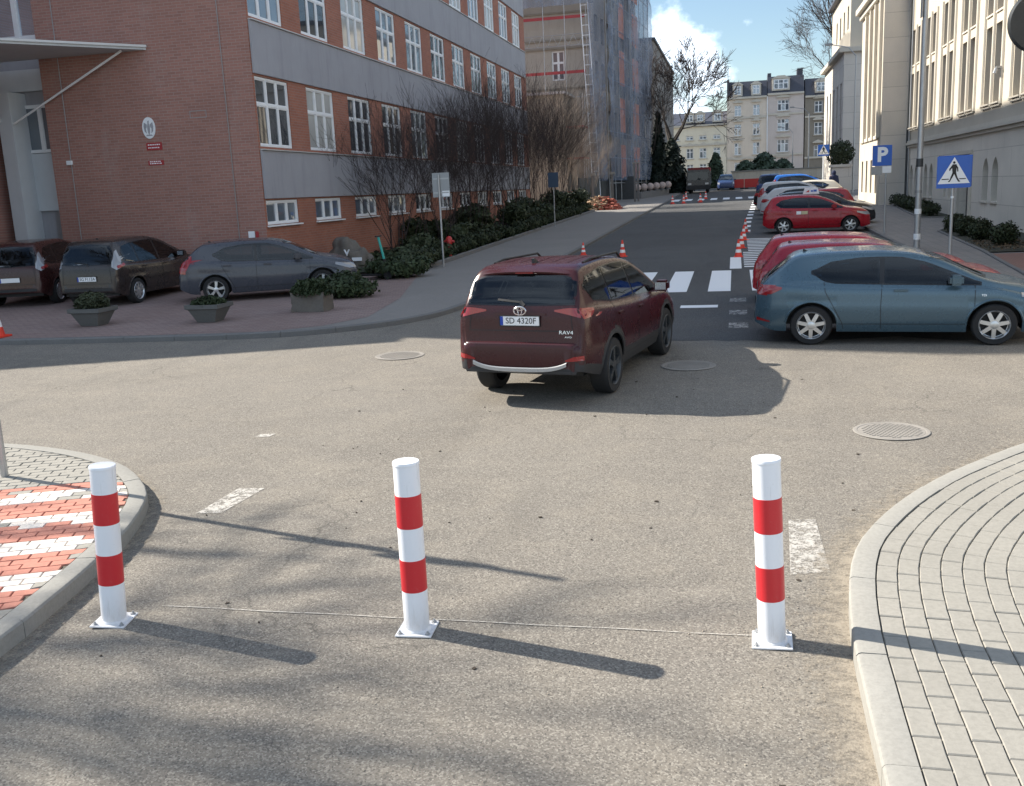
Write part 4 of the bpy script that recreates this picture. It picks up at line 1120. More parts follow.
# ---- tenements closing the street
FY = 150
def tenement(name, label, x0, x1, zt, wallmat, cols, rows_, dormers, zr, mans=True):
    t = thing(name, label, 'building', ((x0+x1)/2, FY, 2))
    hs = []
    for (xc, w) in cols:
        for (zc_, h) in rows_: hs.append((xc-w/2, xc+w/2, zc_-h/2, zc_+h/2))
    m = MB(); holed_wall(m, lambda u, v, w: (u, FY+w, v), x0, x1, 1, zt, hs, .25)
    m.quad((x0, FY+14, 1), (x0, FY, 1), (x0, FY, zt), (x0, FY+14, zt)); m.quad((x1, FY, 1), (x1, FY+14, 1), (x1, FY+14, zt), (x1, FY, zt))
    m.build('wall', wallmat, t)
    protos = {}
    for (xc, w) in cols:
        for (zc_, h) in rows_:
            key = (w, h); first = key not in protos
            if first: protos[key] = window_proto('window', t, w, h, (.5,) if w < 1.3 else (.33, .66), (.65,), .09, .06, casement=False)
            place_win(protos[key], first, t, (xc, FY+.22, zc_-h/2), 0)
            m = MB(); m.bbox(xc-w/2-.15, xc+w/2+.15, FY-.14, FY-.003, zc_-h/2-.15, zc_-h/2-.02, .02); m.build('sill', MAT['stone_trim'], t)
            if h > 1.2:
                m = MB(); m.bbox(xc-w/2-.2, xc+w/2+.2, FY-.22, FY-.003, zc_+h/2+.3, zc_+h/2+.46, .02)
                m.prism([(xc-w/2-.2, FY-.15, zc_+h/2+.46), (xc+w/2+.2, FY-.15, zc_+h/2+.46), (xc, FY-.15, zc_+h/2+.8)], (0, .14, 0)); m.build('window_hood', MAT['stone_trim'], t)
    for z, o_ in ((zt-.32, .3), (zt-3.1, .12), (zt-8.8, .18)):
        if z > 3:
            m = MB(); m.bbox(x0, x1, FY-o_, FY-.002, z, z+.28, .03); m.build('cornice', MAT['stone_trim'], t)
    m = MB()
    if mans:
        m.add([(x0, FY, zt+.003), (x1, FY, zt+.003), (x1, FY+1.1, zr), (x0, FY+1.1, zr), (x0, FY+14, zt), (x1, FY+14, zt), (x1, FY+13, zr), (x0, FY+13, zr)], [(0,1,2,3), (3,2,6,7), (0,3,7,4), (1,5,6,2), (4,7,6,5)])
    else: m.add([(x0, FY-.3, zt), (x1, FY-.3, zt), (x1, FY+6, zr), (x0, FY+6, zr), (x0, FY+14, zt), (x1, FY+14, zt)], [(0,1,2,3), (3,2,5,4), (0,3,4), (1,5,2)])
    ro = m.build('roof', MAT['slate'], t)
    for xc, w, zc_, h in dormers:
        m = MB(); m.box(xc-w/2-.22, xc+w/2+.22, FY-.02, FY+1.2, zc_-h/2-.2, zc_+h/2+.15)
        m.prism([(xc-w/2-.35, FY-.1, zc_+h/2+.153), (xc+w/2+.35, FY-.1, zc_+h/2+.153), (xc+w/4, FY-.1, zc_+h/2+.55), (xc-w/4, FY-.1, zc_+h/2+.55)], (0, 1.2, 0)); dm = m.build('dormer', MAT['stone_trim'], t, recalc=True)
        w_ = window_proto('dormer_window', dm, w, h, (.5,) if w < 1.3 else (.33, .66), (.6,), .09, .06, casement=False); place_win(w_, True, dm, (xc, FY-.03, zc_-h/2), 0)
    return t
tenement('cream_tenement', 'lower pale cream tenement at the end of the street on the left', -9.6, -1.2, 11.1, MAT['cream'], [(-6.5,1.0), (-4.6,1.0), (-2.6,1.0), (-8.5,1.0)], [(7.0,1.45), (9.25,.6), (4.9,1.1)], [(-6.5,.9,12.0,.9), (-5.0,.9,12.0,.9), (-2.5,1.0,12.0,1.0)], 13.2, False)
tt = tenement('tall_tenement', 'tall pale tenement with slate mansard and two dormers closing the street', -1.15, 4.5, 14.6, MAT['pinkish'], [(.4,.95), (3.0,.95)], [(12.7,1.5), (10.0,1.65), (7.3,1.7), (4.6,1.6)], [(.35,.95,15.5,1.2), (2.95,.95,15.5,1.2)], 16.8)
m = MB(); m.box(-1.15, -.85, FY+.3, FY+10, 14.7, 17.1); m.build('chimney', MAT['slate'], tt)
m = MB(); m.tube([(-1.0, FY+1, 17.1), (-1.0, FY+1, 19.2)], .04, 5); m.tube([(-1.4, FY+1, 19.0), (-.6, FY+1, 19.0)], .03, 5); m.build('aerial', MAT['metal_dark'], tt)
m = MB(); m.tube([(4.52, FY-.1, 2), (4.52, FY-.1, 14.5)], .07, 6); m.build('downpipe', MAT['signwhite'], tt)
t2 = tenement('grey_tenement', 'greyish tenement with one wide triple window per floor and a broad dormer', 4.56, 9.6, 14.85, MAT['lilac'], [(6.75,1.6)], [(13.1,1.5), (10.35,1.7), (7.45,1.75), (4.8,1.5)], [(6.4,2.0,16.0,1.3)], 17.2)
m = MB(); m.box(8.7, 9.5, FY+2, FY+4, 17.2, 18.2); m.box(4.6, 5.1, FY+2, FY+5, 17.2, 17.8); m.build('chimney', MAT['slate'], t2)
t3 = tenement('shaded_tenement', 'brownish tenement half hidden by bare trees at the right end of the street', 9.75, 20, 14.2, MAT['oldwall'], [(11.6,1.1), (14.4,1.1), (17.2,1.1)], [(12.6,1.6), (9.6,1.7), (6.4,1.7)], [(11.9,1.2,15.3,1.2), (15.6,1.2,15.3,1.2)], 16.6)
# ------------------------------------------------------------------ vehicles
MAT['seatcloth'] = plain('dark seat cloth', (.028, .028, .031), .9, var=.3)
def m_carglass():
    n = NT('tinted car glass'); n.t.nodes.remove(n.b)
    tr = n.n('ShaderNodeBsdfTransparent'); tr.inputs[0].default_value = (.34, .38, .40, 1)
    gl = n.n('ShaderNodeBsdfGlossy'); gl.inputs['Color'].default_value = (.9, .95, 1, 1); gl.inputs['Roughness'].default_value = .02
    fr = n.n('ShaderNodeFresnel'); fr.inputs[0].default_value = 1.5; mx = n.n('ShaderNodeMixShader')
    n.L(fr.outputs[0], mx.inputs[0]); n.L(tr.outputs[0], mx.inputs[1]); n.L(gl.outputs[0], mx.inputs[2]); n.L(mx.outputs[0], n.out.inputs[0]); return n.mat
MAT['carglass'] = m_carglass()
MAT['gloss_black'] = plain('gloss black trim', (.008, .008, .009), .18)
PL = lambda p: (lambda x: interp(p, x))
SPEC = {}
SPEC['suv'] = dict(hl=2.30, W=1.845, wheels=(-1.31, 1.35), r=.36, tw=.235, sill=.29, tum=.30, clad=.54, ub=.42,
  top=[(-2.30,.50),(-2.298,.70),(-2.285,.785),(-2.235,.825),(-2.222,1.05),(-2.20,1.24),(-2.08,1.45),(-1.99,1.60),(-1.91,1.68),(-1.7,1.715),(-1.1,1.725),(-.4,1.69),(.15,1.60),(.55,1.45),(1.2,1.13),(1.30,1.10),(1.8,1.04),(2.1,.94),(2.22,.82),(2.30,.55)],
  belt=[(-2.3,1.10),(-2.0,1.20),(-1.2,1.13),(0,1.05),(1.2,1.0),(2.3,.70)],
  bot=[(-2.3,.47),(-1.9,.36),(-1.5,.29),(1.9,.27),(2.3,.34)],
  plan=[(-2.30,.80),(-2.27,.86),(-2.2,.915),(-2.05,.955),(-1.7,.985),(-1.2,1),(1.3,1),(1.8,.975),(2.05,.93),(2.2,.86),(2.3,.72)],
  side=[((-1.95,-1.17),[(-1.95,1.44),(-1.80,1.28),(-1.17,1.19)],[(-1.95,1.46),(-1.80,1.55),(-1.17,1.60)]), ((-1.13,-.17),[(-1.13,1.185),(-.17,1.12)],[(-1.13,1.60),(-.6,1.595),(-.17,1.57)]), ((-.12,1.05),[(-.12,1.115),(1.05,1.05)],[(-.12,1.565),(.2,1.49),(1.05,1.07)])],
  rear=((-.68,.68),[(-.68,1.275),(0,1.265),(.68,1.275)],[(-.68,1.52),(-.56,1.57),(0,1.59),(.56,1.57),(.68,1.52)]),
  screen=((-.66,.66),[(-.66,1.17),(0,1.15),(.66,1.17)],[(-.60,1.53),(0,1.56),(.60,1.53)]),
  tail=[('rear',(.45,.88),[(.45,1.18),(.62,1.145),(.88,1.08)],[(.45,1.20),(.64,1.225),(.88,1.215)]), ('side',(-2.20,-1.92),[(-2.20,1.09),(-2.06,1.10),(-1.92,1.16)],[(-2.20,1.22),(-1.92,1.19)])],
  head=[('front',(.50,.84),[(.5,.82),(.84,.86)],[(.5,.90),(.84,.97)])],
  seams=[[(-1.20,1.19),(-1.15,.98),(-1.0,.74),(-.92,.5),(-.92,.42)],[(-.145,1.10),(-.18,.7),(-.18,.42)],[(1.0,1.03),(.98,.7),(.88,.42)]], handles=[(-.98,1.0),(-.02,.95)], mirror=(.86,1.09), plate_z=1.065, ant=(-1.62,1.70))
SPEC['hatch'] = dict(hl=2.16, W=1.77, wheels=(-1.30, 1.28), r=.315, tw=.215, sill=.21, tum=.34, clad=0,
  top=[(-2.16,.50),(-2.15,.66),(-2.13,.80),(-2.08,.93),(-2.0,1.04),(-1.86,1.17),(-1.68,1.32),(-1.58,1.385),(-1.48,1.415),(-1.0,1.45),(-.4,1.46),(.1,1.43),(.5,1.33),(1.2,1.0),(1.32,.965),(1.7,.90),(2.0,.79),(2.11,.68),(2.16,.50)],
  belt=[(-2.16,.86),(-1.8,.98),(-1.0,.95),(0,.92),(1.2,.88),(2.16,.6)], bot=[(-2.16,.36),(-1.8,.22),(1.8,.20),(2.16,.28)],
  plan=[(-2.16,.74),(-2.13,.81),(-2.04,.885),(-1.9,.94),(-1.6,.98),(-1.2,1),(1.2,1),(1.7,.96),(1.95,.89),(2.1,.79),(2.16,.68)],
  side=[((-1.28,-.32),[(-1.28,1.14),(-1.12,1.02),(-.95,.99),(-.32,.965)],[(-1.28,1.16),(-1.02,1.29),(-.6,1.345),(-.32,1.35)]), ((-.25,1.06),[(-.25,.962),(1.06,.93)],[(-.25,1.35),(0,1.34),(.35,1.255),(1.06,.95)])],
  rear=((-.56,.56),[(-.56,1.03),(0,1.02),(.56,1.03)],[(-.50,1.29),(0,1.325),(.50,1.29)]), screen=((-.62,.62),[(-.62,1.03),(0,1.0),(.62,1.03)],[(-.55,1.34),(0,1.37),(.55,1.34)]),
  tail=[('rear',(.44,.80),[(.44,.87),(.80,.80)],[(.44,.96),(.80,.96)]), ('side',(-2.09,-1.74),[(-2.09,.81),(-1.9,.82),(-1.74,.90)],[(-2.09,.955),(-1.9,.96),(-1.74,.93)]), ('side',(-2.12,-1.92),[(-2.12,.40),(-1.92,.37)],[(-2.12,.45),(-1.92,.39)])],
  head=[('side',(1.62,1.98),[(1.62,.74),(1.98,.62)],[(1.62,.80),(1.98,.74)]), ('front',(.42,.76),[(.42,.62),(.76,.63)],[(.42,.70),(.76,.77)])],
  seams=[[(-1.12,1.0),(-1.1,.85),(-.98,.62),(-.85,.36),(-.83,.26)],[(-.285,.96),(-.30,.6),(-.29,.26)],[(1.0,.92),(1.0,.6),(.90,.26)]], handles=[(-.02,.86)], mirror=(.72,.98), plate_z=.66, ant=(-1.4,1.42))
SPEC['small'] = dict(hl=2.0, W=1.73, wheels=(-1.20, 1.27), r=.30, tw=.20, sill=.20, tum=.32, clad=0,
  top=[(-2.0,.50),(-1.99,.66),(-1.97,.82),(-1.93,.96),(-1.82,1.14),(-1.68,1.35),(-1.60,1.415),(-1.4,1.45),(-.7,1.467),(-.1,1.44),(.3,1.35),(1.0,1.01),(1.12,.965),(1.6,.90),(1.86,.80),(1.96,.68),(2.0,.5)],
  belt=[(-2,.86),(-1.7,.98),(-1,.96),(1,.90),(2,.62)], bot=[(-2,.36),(-1.7,.22),(1.7,.20),(2,.27)],
  plan=[(-2,.76),(-1.98,.83),(-1.9,.90),(-1.75,.95),(-1.5,.985),(-1.1,1),(1.2,1),(1.6,.96),(1.8,.90),(1.95,.80),(2,.70)],
  side=[((-1.46,-.30),[(-1.46,1.12),(-1.32,1.02),(-1.1,1.0),(-.3,.98)],[(-1.46,1.14),(-1.30,1.27),(-.8,1.35),(-.3,1.35)]), ((-.23,.96),[(-.23,.978),(.96,.945)],[(-.23,1.35),(.2,1.28),(.96,.965)])],
  rear=((-.56,.56),[(-.56,1.02),(0,1.01),(.56,1.02)],[(-.50,1.32),(0,1.35),(.50,1.32)]), screen=((-.60,.60),[(-.6,1.03),(0,1.0),(.6,1.03)],[(-.55,1.35),(0,1.38),(.55,1.35)]),
  tail=[('rear',(.50,.80),[(.50,.80),(.80,.78)],[(.50,.95),(.80,.96)]), ('side',(-1.95,-1.74),[(-1.95,.79),(-1.74,.84)],[(-1.95,.955),(-1.74,.93)])],
  head=[('side',(1.50,1.86),[(1.50,.74),(1.86,.64)],[(1.50,.80),(1.86,.76)]), ('front',(.42,.74),[(.42,.64),(.74,.65)],[(.42,.72),(.74,.78)])],
  seams=[[(-1.3,1.0),(-1.2,.80),(-.92,.5),(-.80,.26)],[(-.265,.97),(-.27,.26)],[(.92,.93),(.92,.6),(.85,.26)]], handles=[(-1.0,.88),(-.02,.86)], mirror=(.66,.98), plate_z=.62, ant=(-1.45,1.44))
SPEC['mpv'] = dict(hl=2.17, W=1.81, wheels=(-1.38, 1.32), r=.315, tw=.205, sill=.22, tum=.30, clad=0,
  top=[(-2.17,.50),(-2.16,.66),(-2.14,.92),(-2.10,1.06),(-1.98,1.36),(-1.88,1.55),(-1.78,1.61),(-1.2,1.645),(-.4,1.64),(.2,1.54),(.6,1.38),(1.2,1.09),(1.32,1.05),(1.75,.96),(2.02,.84),(2.12,.7),(2.17,.5)],
  belt=[(-2.17,.92),(-1.9,1.03),(-1,1.0),(0,.97),(1.2,.93),(2.17,.64)], bot=[(-2.17,.36),(-1.8,.23),(1.8,.21),(2.17,.28)],
  plan=[(-2.17,.80),(-2.14,.86),(-2.05,.92),(-1.9,.96),(-1.6,.99),(-1.2,1),(1.2,1),(1.7,.96),(1.95,.89),(2.1,.79),(2.17,.68)],
  side=[((-1.72,-1.16),[(-1.72,1.12),(-1.5,1.05),(-1.16,1.04)],[(-1.72,1.30),(-1.6,1.44),(-1.16,1.50)]), ((-1.09,-.18),[(-1.09,1.035),(-.18,1.01)],[(-1.09,1.50),(-.6,1.52),(-.18,1.515)]), ((-.11,1.1),[(-.11,1.01),(1.1,.98)],[(-.11,1.51),(.25,1.41),(1.1,1.0)])],
  rear=((-.66,.66),[(-.66,1.06),(0,1.04),(.66,1.06)],[(-.58,1.48),(0,1.52),(.58,1.48)]), screen=((-.64,.64),[(-.64,1.12),(0,1.08),(.64,1.12)],[(-.58,1.52),(0,1.56),(.58,1.52)]),
  tail=[('rear',(.68,.80),[(.68,.98),(.80,.90)],[(.68,1.10),(.80,1.32)]), ('side',(-2.10,-1.84),[(-2.10,.90),(-1.95,.95),(-1.84,1.10)],[(-2.10,1.06),(-1.95,1.34),(-1.84,1.38)])],
  head=[('side',(1.60,1.98),[(1.60,.76),(1.98,.64)],[(1.60,.86),(1.98,.78)])],
  seams=[[(-1.12,1.02),(-1.1,.8),(-.98,.5),(-.96,.3)],[(-.145,1.0),(-.15,.3)],[(1.02,.96),(.96,.3)]], handles=[(-.98,.9),(-.02,.88)], mirror=(.80,1.04), plate_z=.70, ant=(-1.5,1.63))
SPEC['hatchback'] = dict(SPEC['hatch'], plate_z=.50,
  tail=[('rear',(.58,.80),[(.58,.80),(.80,.72)],[(.58,.98),(.80,1.06)]), ('side',(-2.09,-1.80),[(-2.09,.72),(-1.95,.80),(-1.80,1.06)],[(-2.09,1.0),(-1.95,1.12),(-1.80,1.15)])], handles=[(-.98,.88),(-.02,.86)])

def body_top(sp, x): return sinterp(sp['top'], x)
def body_section(sp, x):
    hw = sp['W']/2*sinterp(sp['plan'], x); zt = body_top(sp, x); zb = min(sinterp(sp['belt'], x), zt-.035)
    z0 = sinterp(sp['bot'], x); R = sp['r']+.06
    for xw in sp['wheels']:
        if abs(x-xw) < R: z0 = max(z0, sp['r']+sqrt(R*R-(x-xw)**2)-.004)
    z0 = min(z0, zb-.04)
    F = [(0,.925),(.08,.955),(.2,.98),(.42,.998),(.55,1.0),(.66,.985),(.78,.983),(.90,.972),(.97,.955),(1,.93)]
    zr0 = sp['sill']; pts = []
    for t in (0,.06,.16,.28,.40,.5,.6,.7,.8,.9,.96,1):
        z = z0+(zb-z0)*t; q = max(0, min(1, (z-zr0)/max(.1, zb-zr0))); pts.append((hw*sinterp(F, q), z))
    rh = min(.085, .45*(zt-zb)); zr = zt-rh; yb = hw*.93
    g = lambda z: yb-.012-sp['tum']*(z-zb)-.12*(z-zb)**2
    for t in (.04,.16,.28,.4,.52,.64,.76,.88,1):
        z = zb+.004+(zr-zb-.004)*t; pts.append((g(z), z))
    yr = g(zr)
    for dy, dz in ((-.018,.42),(-.05,.70),(-.10,.86)): pts.append((max(.02, yr+dy), zr+rh*dz))
    for k in (.66,.33,0): pts.append(((yr-.10)*k, zr+rh*(.86+.14*(1-k*k))))
    return pts
def make_body(sp):
    xs = set(); hl = sp['hl']; x = -hl
    while x < hl: xs.add(round(x, 4)); x += .04
    for e in (0,.006,.015,.03,.05,.075,.1,.13,.17,.21): xs.add(round(-hl+e, 4)); xs.add(round(hl-e, 4))
    R = sp['r']+.06
    for xw in sp['wheels']:
        for i in range(25): xs.add(round(xw-R*cos(pi*i/24), 4))
    xs = sorted(xs); xs = [a for i, a in enumerate(xs) if i == 0 or a-xs[i-1] > .003]
    mb = MB(); rows = []
    for x in xs:
        p = body_section(sp, x); rows.append([(x, -y, z) for y, z in p]+[(x, y, z) for y, z in reversed(p[:-1])])
    mb.grid(rows)
    for row, s in ((rows[0], -1), (rows[-1], 1)):          # close the ends with a slightly bulged skin
        n = len(row)//2; cap = []
        for i in range(n+1):
            a, b = row[i], row[len(row)-1-i]; cap.append([(a[0]+s*.022*(1-(2*k/8-1)**2)*min(1, i/3), a[1]+(b[1]-a[1])*k/8, a[2]) for k in range(9)])
        mb.grid(cap)
    if sp['clad']:
        for i, f in enumerate(mb.f):
            c = sum((Vector(mb.v[k]) for k in f), Vector())/len(f)
            if c.z < sp['clad']*.92 and abs(c.y) > .2 and c.z < sp['clad']-.0 or (c.z < .56 and abs(c.x) > sp['hl']-.25 and c.z < .58) : mb.m[i] = 1
            for xw in sp['wheels']:
                if sqrt((c.x-xw)**2+(c.z-sp['r'])**2) < R+.075 and abs(c.y) > .6: mb.m[i] = 1
    return mb
def body_bvh(mb): return BVHTree.FromPolygons([Vector(v) for v in mb.v], mb.f, all_triangles=False)
def shoot(bvh, kind, a, z, sgn=1):
    if kind == 'side': o, d = Vector((a, 3*sgn, z)), Vector((0, -sgn, 0))
    elif kind == 'rear': o, d = Vector((-5, a, z)), Vector((1, 0, 0))
    elif kind == 'front': o, d = Vector((5, a, z)), Vector((-1, 0, 0))
    else: o, d = Vector((a, z, 4)), Vector((0, 0, -1))
    h, n, i, t = bvh.ray_cast(o, d)
    if h is None or (kind == 'side' and h.y*sgn < .05): 
        h, n, i, t = bvh.find_nearest(o+d*(2.1 if kind == 'side' else 2.8)); 
    if n.dot(d) > 0: n = -n
    return h, n
def patch(bvh, kind, rng, lo, up, off=.005, nu=16, nv=6, sgn=1, thick=.0):
    rows = []; 
    for i in range(nu+1):
        a = rng[0]+(rng[1]-rng[0])*i/nu; l, u = interp(lo, abs(a) if False else a), interp(up, a); r = []
        for k in range(nv+1):
            h, n = shoot(bvh, kind, a, l+(u-l)*k/nv, sgn); r.append(h+n*off)
        rows.append(r)
    a_, b_, c_ = rows[nu//2][nv//2], rows[nu//2][nv//2+1], rows[nu//2+1][nv//2]; h, n = shoot(bvh, kind, rng[0]+(rng[1]-rng[0])*(nu//2)/nu, a_.z if kind != 'top' else a_.y, sgn)
    mb = MB(); mb.grid(rows, flip=(b_-a_).cross(c_-a_).dot(n) < 0)
    # turned-down rim so that the piece has an edge
    def inn(p, kind):
        return p
    return mb
def mirror_pts(p): return [(-a, b) for a, b in reversed(p)]
def strip(mb, bvh, kind, pts, w=.007, off=.0025, sgn=1, step=.04):
    line = []
    for (a, b), (c, d) in zip(pts, pts[1:]):
        n = max(1, int(sqrt((c-a)**2+(d-b)**2)/step))
        for i in range(n): line.append((a+(c-a)*i/n, b+(d-b)*i/n))
    line.append(pts[-1]); rows = []
    for i, (a, b) in enumerate(line):
        p, q = line[max(0, i-1)], line[min(len(line)-1, i+1)]; t = Vector((q[0]-p[0], q[1]-p[1])); t.normalize(); nn = Vector((-t.y, t.x))*w/2
        r = []
        for s in (-1, 1):
            h, n = shoot(bvh, kind, a+nn.x*s, b+nn.y*s, sgn); r.append(h+n*off)
        rows.append(r)
    mb.grid(rows)
def make_wheel(root, sp, x, sgn, spokes, rimmat='alloy', style=0):
    r, tw = sp['r'], sp['tw']; yc = sgn*(sp['W']/2-tw/2-.012)
    t = MB(); k = -sgn
    prof = [(r*.70, -tw/2), (r*.93, -tw/2-.004), (r*.985, -tw/2+.02), (r, -tw/2+.045), (r, tw/2-.045), (r*.985, tw/2-.02), (r*.93, tw/2+.004), (r*.70, tw/2)]
    t.lathe(prof, 36, (x, yc, r), 'y', 0, False)
    w = t.build('wheel', MAT['tyre'], root, 40, world=False)
    m = MB(); out = tw/2*sgn
    m.lathe([(r*.70, out*1.0), (r*.685, out*1.06), (r*.64, out*.9), (r*.62, out*.3), (r*.60, out*.28)], 36, (x, yc, r), 'y', 0, False)
    m.lathe([(r*.62, out*.26), (0, out*.26)], 30, (x, yc, r), 'y', 1)
    for i in range(spokes):
        a = 2*pi*i/spokes+.2
        for s in ((-.0, ) if style == 0 else (-.10, .10)):
            a2 = a+s; ca, sa = cos(a2), sin(a2); w0, w1 = (r*.10, r*.085) if style == 0 else (r*.06, r*.05)
            P = lambda rr, ww, yy: (x+ca*rr-sa*ww, yc+out*yy, r+sa*rr+ca*ww)
            ins, o_ = r*.10, r*.655
            vs = [P(ins, -w0, .95), P(ins, w0, .95), P(o_, w1, .90), P(o_, -w1, .90), P(ins, -w0, .5), P(ins, w0, .5), P(o_, w1, .5), P(o_, -w1, .5)]
            m.add(vs, [(0,1,2,3), (7,6,5,4), (0,4,5,1), (1,5,6,2), (2,6,7,3), (3,7,4,0)])
    m.lathe([(r*.19, out*.5), (r*.19, out*.96), (r*.15, out*1.0), (0, out*1.0)], 18, (x, yc, r), 'y')
    m.build('rim', [MAT[rimmat], MAT['black']], w, 35, world=False)
def make_car(kind, name, label, cat, paint, spokes=5, style=0, rimmat='alloy', detail=True, group=None):
    sp = SPEC[kind]; root = thing(name, label, cat, (0,0,0), 0, group)
    mb = make_body(sp); bvh = body_bvh(mb); keep = []; V = mb.v
    def inside(v):
        x, y, z = v
        if abs(y) > .3:
            for rng, lo, up in sp['side']:
                if rng[0] <= x <= rng[1] and interp(lo, x) <= z <= interp(up, x): return 1
        for key, ok in (('rear', x < -.6), ('screen', x > .1)):
            rng, lo, up = sp[key]
            if ok and rng[0] <= y <= rng[1] and interp(lo, y) <= z <= interp(up, y): return 2 if key == 'rear' else 3
        return 0
    fl = [inside(v) for v in V]
    cut = [i for i, f in enumerate(mb.f) if fl[f[0]] and all(fl[k] == fl[f[0]] for k in f)]
    cs = set(cut); mb.f = [f for i, f in enumerate(mb.f) if i not in cs]; mb.m = [m for i, m in enumerate(mb.m) if i not in cs]
    mb.build('body', [paint, MAT['plastic']], root, 32, world=False, recalc=True)
    u = MB(); R = sp['r']+.08; w0 = sp['wheels']
    hb = sp['W']/2-.17
    u.box(-sp['hl']+.16, w0[0]-R, -hb, hb, sp.get('ub', .27), .60); u.box(w0[0]-R+.001, w0[0]+R, -hb+.12, hb-.12, .30, .75); u.box(w0[0]+R+.001, w0[1]-R, -hb, hb, sp['sill']-.02, .55); u.box(w0[1]-R+.001, w0[1]+R, -hb+.12, hb-.12, .30, .75); u.box(w0[1]+R+.001, sp['hl']-.12, -hb, hb, .22, .55)
    for xw in w0:                                       # arch liners
        for s in (-1, 1):
            rows = []
            for i in range(13):
                a = pi*i/12; rows.append([(xw-R*cos(a)*.97, s*(sp['W']/2-.06), sp['r']+R*sin(a)*.97), (xw-R*cos(a)*.97, s*.35, sp['r']+R*sin(a)*.97)])
            u.grid(rows)
    u.build('underbody', MAT['black'], root, world=False)
    for rng, lo, up in sp['side']:
        for s in (1, -1): patch(bvh, 'side', rng, lo, up, .005, 18, 6, s).build('side_window', MAT['carglass'], root, 60, world=False, recalc=False)
    sd = sp['side']
    def seal(kd, rng, lo, up, s=1, nu=14):
        patch(bvh, kd, rng, lo, up, .0028, nu, 2, s).build('window_seal', MAT['gloss_black'], root, 60, world=False)
    for s in (1, -1):
        for k, (rng, lo, up) in enumerate(sd):
            x0_, x1_ = rng[0]-(.03 if k == 0 else .036), rng[1]+(.03 if k == len(sd)-1 else .036)
            seal('side', (x0_, x1_), [(a, b-.018) for a, b in lo], [(a, b+.034) for a, b in lo], s)
            seal('side', (x0_, x1_), [(a, b-.034) for a, b in up], [(a, b+.016) for a, b in up], s)
            for xa, xb in ((x0_, rng[0]+.03), (rng[1]-.03, x1_)): seal('side', (xa, xb), [(a, b-.01) for a, b in lo], [(a, b+.01) for a, b in up], s, 3)
    for kd, key in (('rear', 'rear'), ('front', 'screen')):
        rng, lo, up = sp[key]; a0, a1 = rng[0]-.025, rng[1]+.025
        seal(kd, (a0, a1), [(a, b-.02) for a, b in lo], [(a, b+.045) for a, b in lo]); seal(kd, (a0, a1), [(a, b-.045) for a, b in up], [(a, b+.02) for a, b in up])
        for ya, yb in ((a0, rng[0]+.045), (rng[1]-.045, a1)): seal(kd, (ya, yb), lo, up, 1, 3)
    hz_ = (max(b for a, b in sp['top'])-1.46)*.75
    if detail:
        for y0, y1, xs_, nm in ((.14, .62, -.12, 'seat'), (-.62, -.14, -.12, 'seat'), (-.60, .60, -1.02, 'rear_seat')):
            m = MB(); m.bbox(xs_-.02, xs_+.50, y0, y1, .45+hz_*.6, .60+hz_*.8, .05)
            bm = bmesh.new(); bmesh.ops.create_cube(bm, size=1)
            for v in bm.verts: v.co = Vector((xs_-.06-.16*(v.co.z+.5)+v.co.x*.13, (y0+y1)/2+v.co.y*(y1-y0), .79+hz_*.9+v.co.z*.52))
            bmesh.ops.bevel(bm, geom=list(bm.edges), offset=.05, segments=2, affect='EDGES'); m.addbm(bm)
            for yc in ((y0+y1)/2,) if nm == 'seat' else (-.36, .36): m.bbox(xs_-.27, xs_-.17, yc-.13, yc+.13, 1.06+hz_*.9, 1.22+hz_*.9, .04); m.tube([(xs_-.21, yc, 1.0+hz_*.9), (xs_-.22, yc, 1.08+hz_*.9)], .012, 6)
            m.build(nm, MAT['seatcloth'], root, 50, world=False)
        m = MB(); m.bbox(.62, 1.05, -.66, .66, .60+hz_, .90+hz_*.9, .06); m.build('dashboard', MAT['black'], root, world=False)
        m = MB(); m.tube([(.52+.05*sin(a), .37+.18*cos(a), .86+hz_*.9+.17*sin(a)) for a in [2*pi*i/20 for i in range(21)]], .014, 6, cap=False); m.build('steering_wheel', MAT['black'], root, 60, world=False)
    for xw in sp['wheels']:
        for s in (1, -1):
            lp = []
            for i in range(19):
                a = radians(8+164*i/18); xx, zz = xw-(R-.004)*cos(a), sp['r']+(R-.004)*sin(a)
                h, n = shoot(bvh, 'side', xw-(R+.015)*cos(a), sp['r']+(R+.015)*sin(a), s); lp.append((xx, h.y-s*.006, zz))
            m = MB(); m.tube(lp, .016, 6); m.build('wheel_arch', MAT['plastic'] if sp['clad'] else paint, root, 60, world=False)
    for nm, key, kd in (('rear_window', 'rear', 'rear'), ('windscreen', 'screen', 'front')):
        rng, lo, up = sp[key]; patch(bvh, kd, rng, lo, up, .005, 16, 8).build(nm, MAT['carglass'], root, 60, world=False)
    for nm, key, mt in (('tail_light', 'tail', 'lamp_red'), ('headlight', 'head', 'lamp_clear')):
        for kd, rng, lo, up in sp[key]:
            for s in (1, -1):
                if kd == 'side': m = patch(bvh, 'side', rng, lo, up, .008, 8, 4, s)
                else: m = patch(bvh, kd, rng if s == 1 else (-rng[1], -rng[0]), lo if s == 1 else mirror_pts(lo), up if s == 1 else mirror_pts(up), .008, 8, 4)
                m.build(nm, MAT[mt], root, 50, world=False)
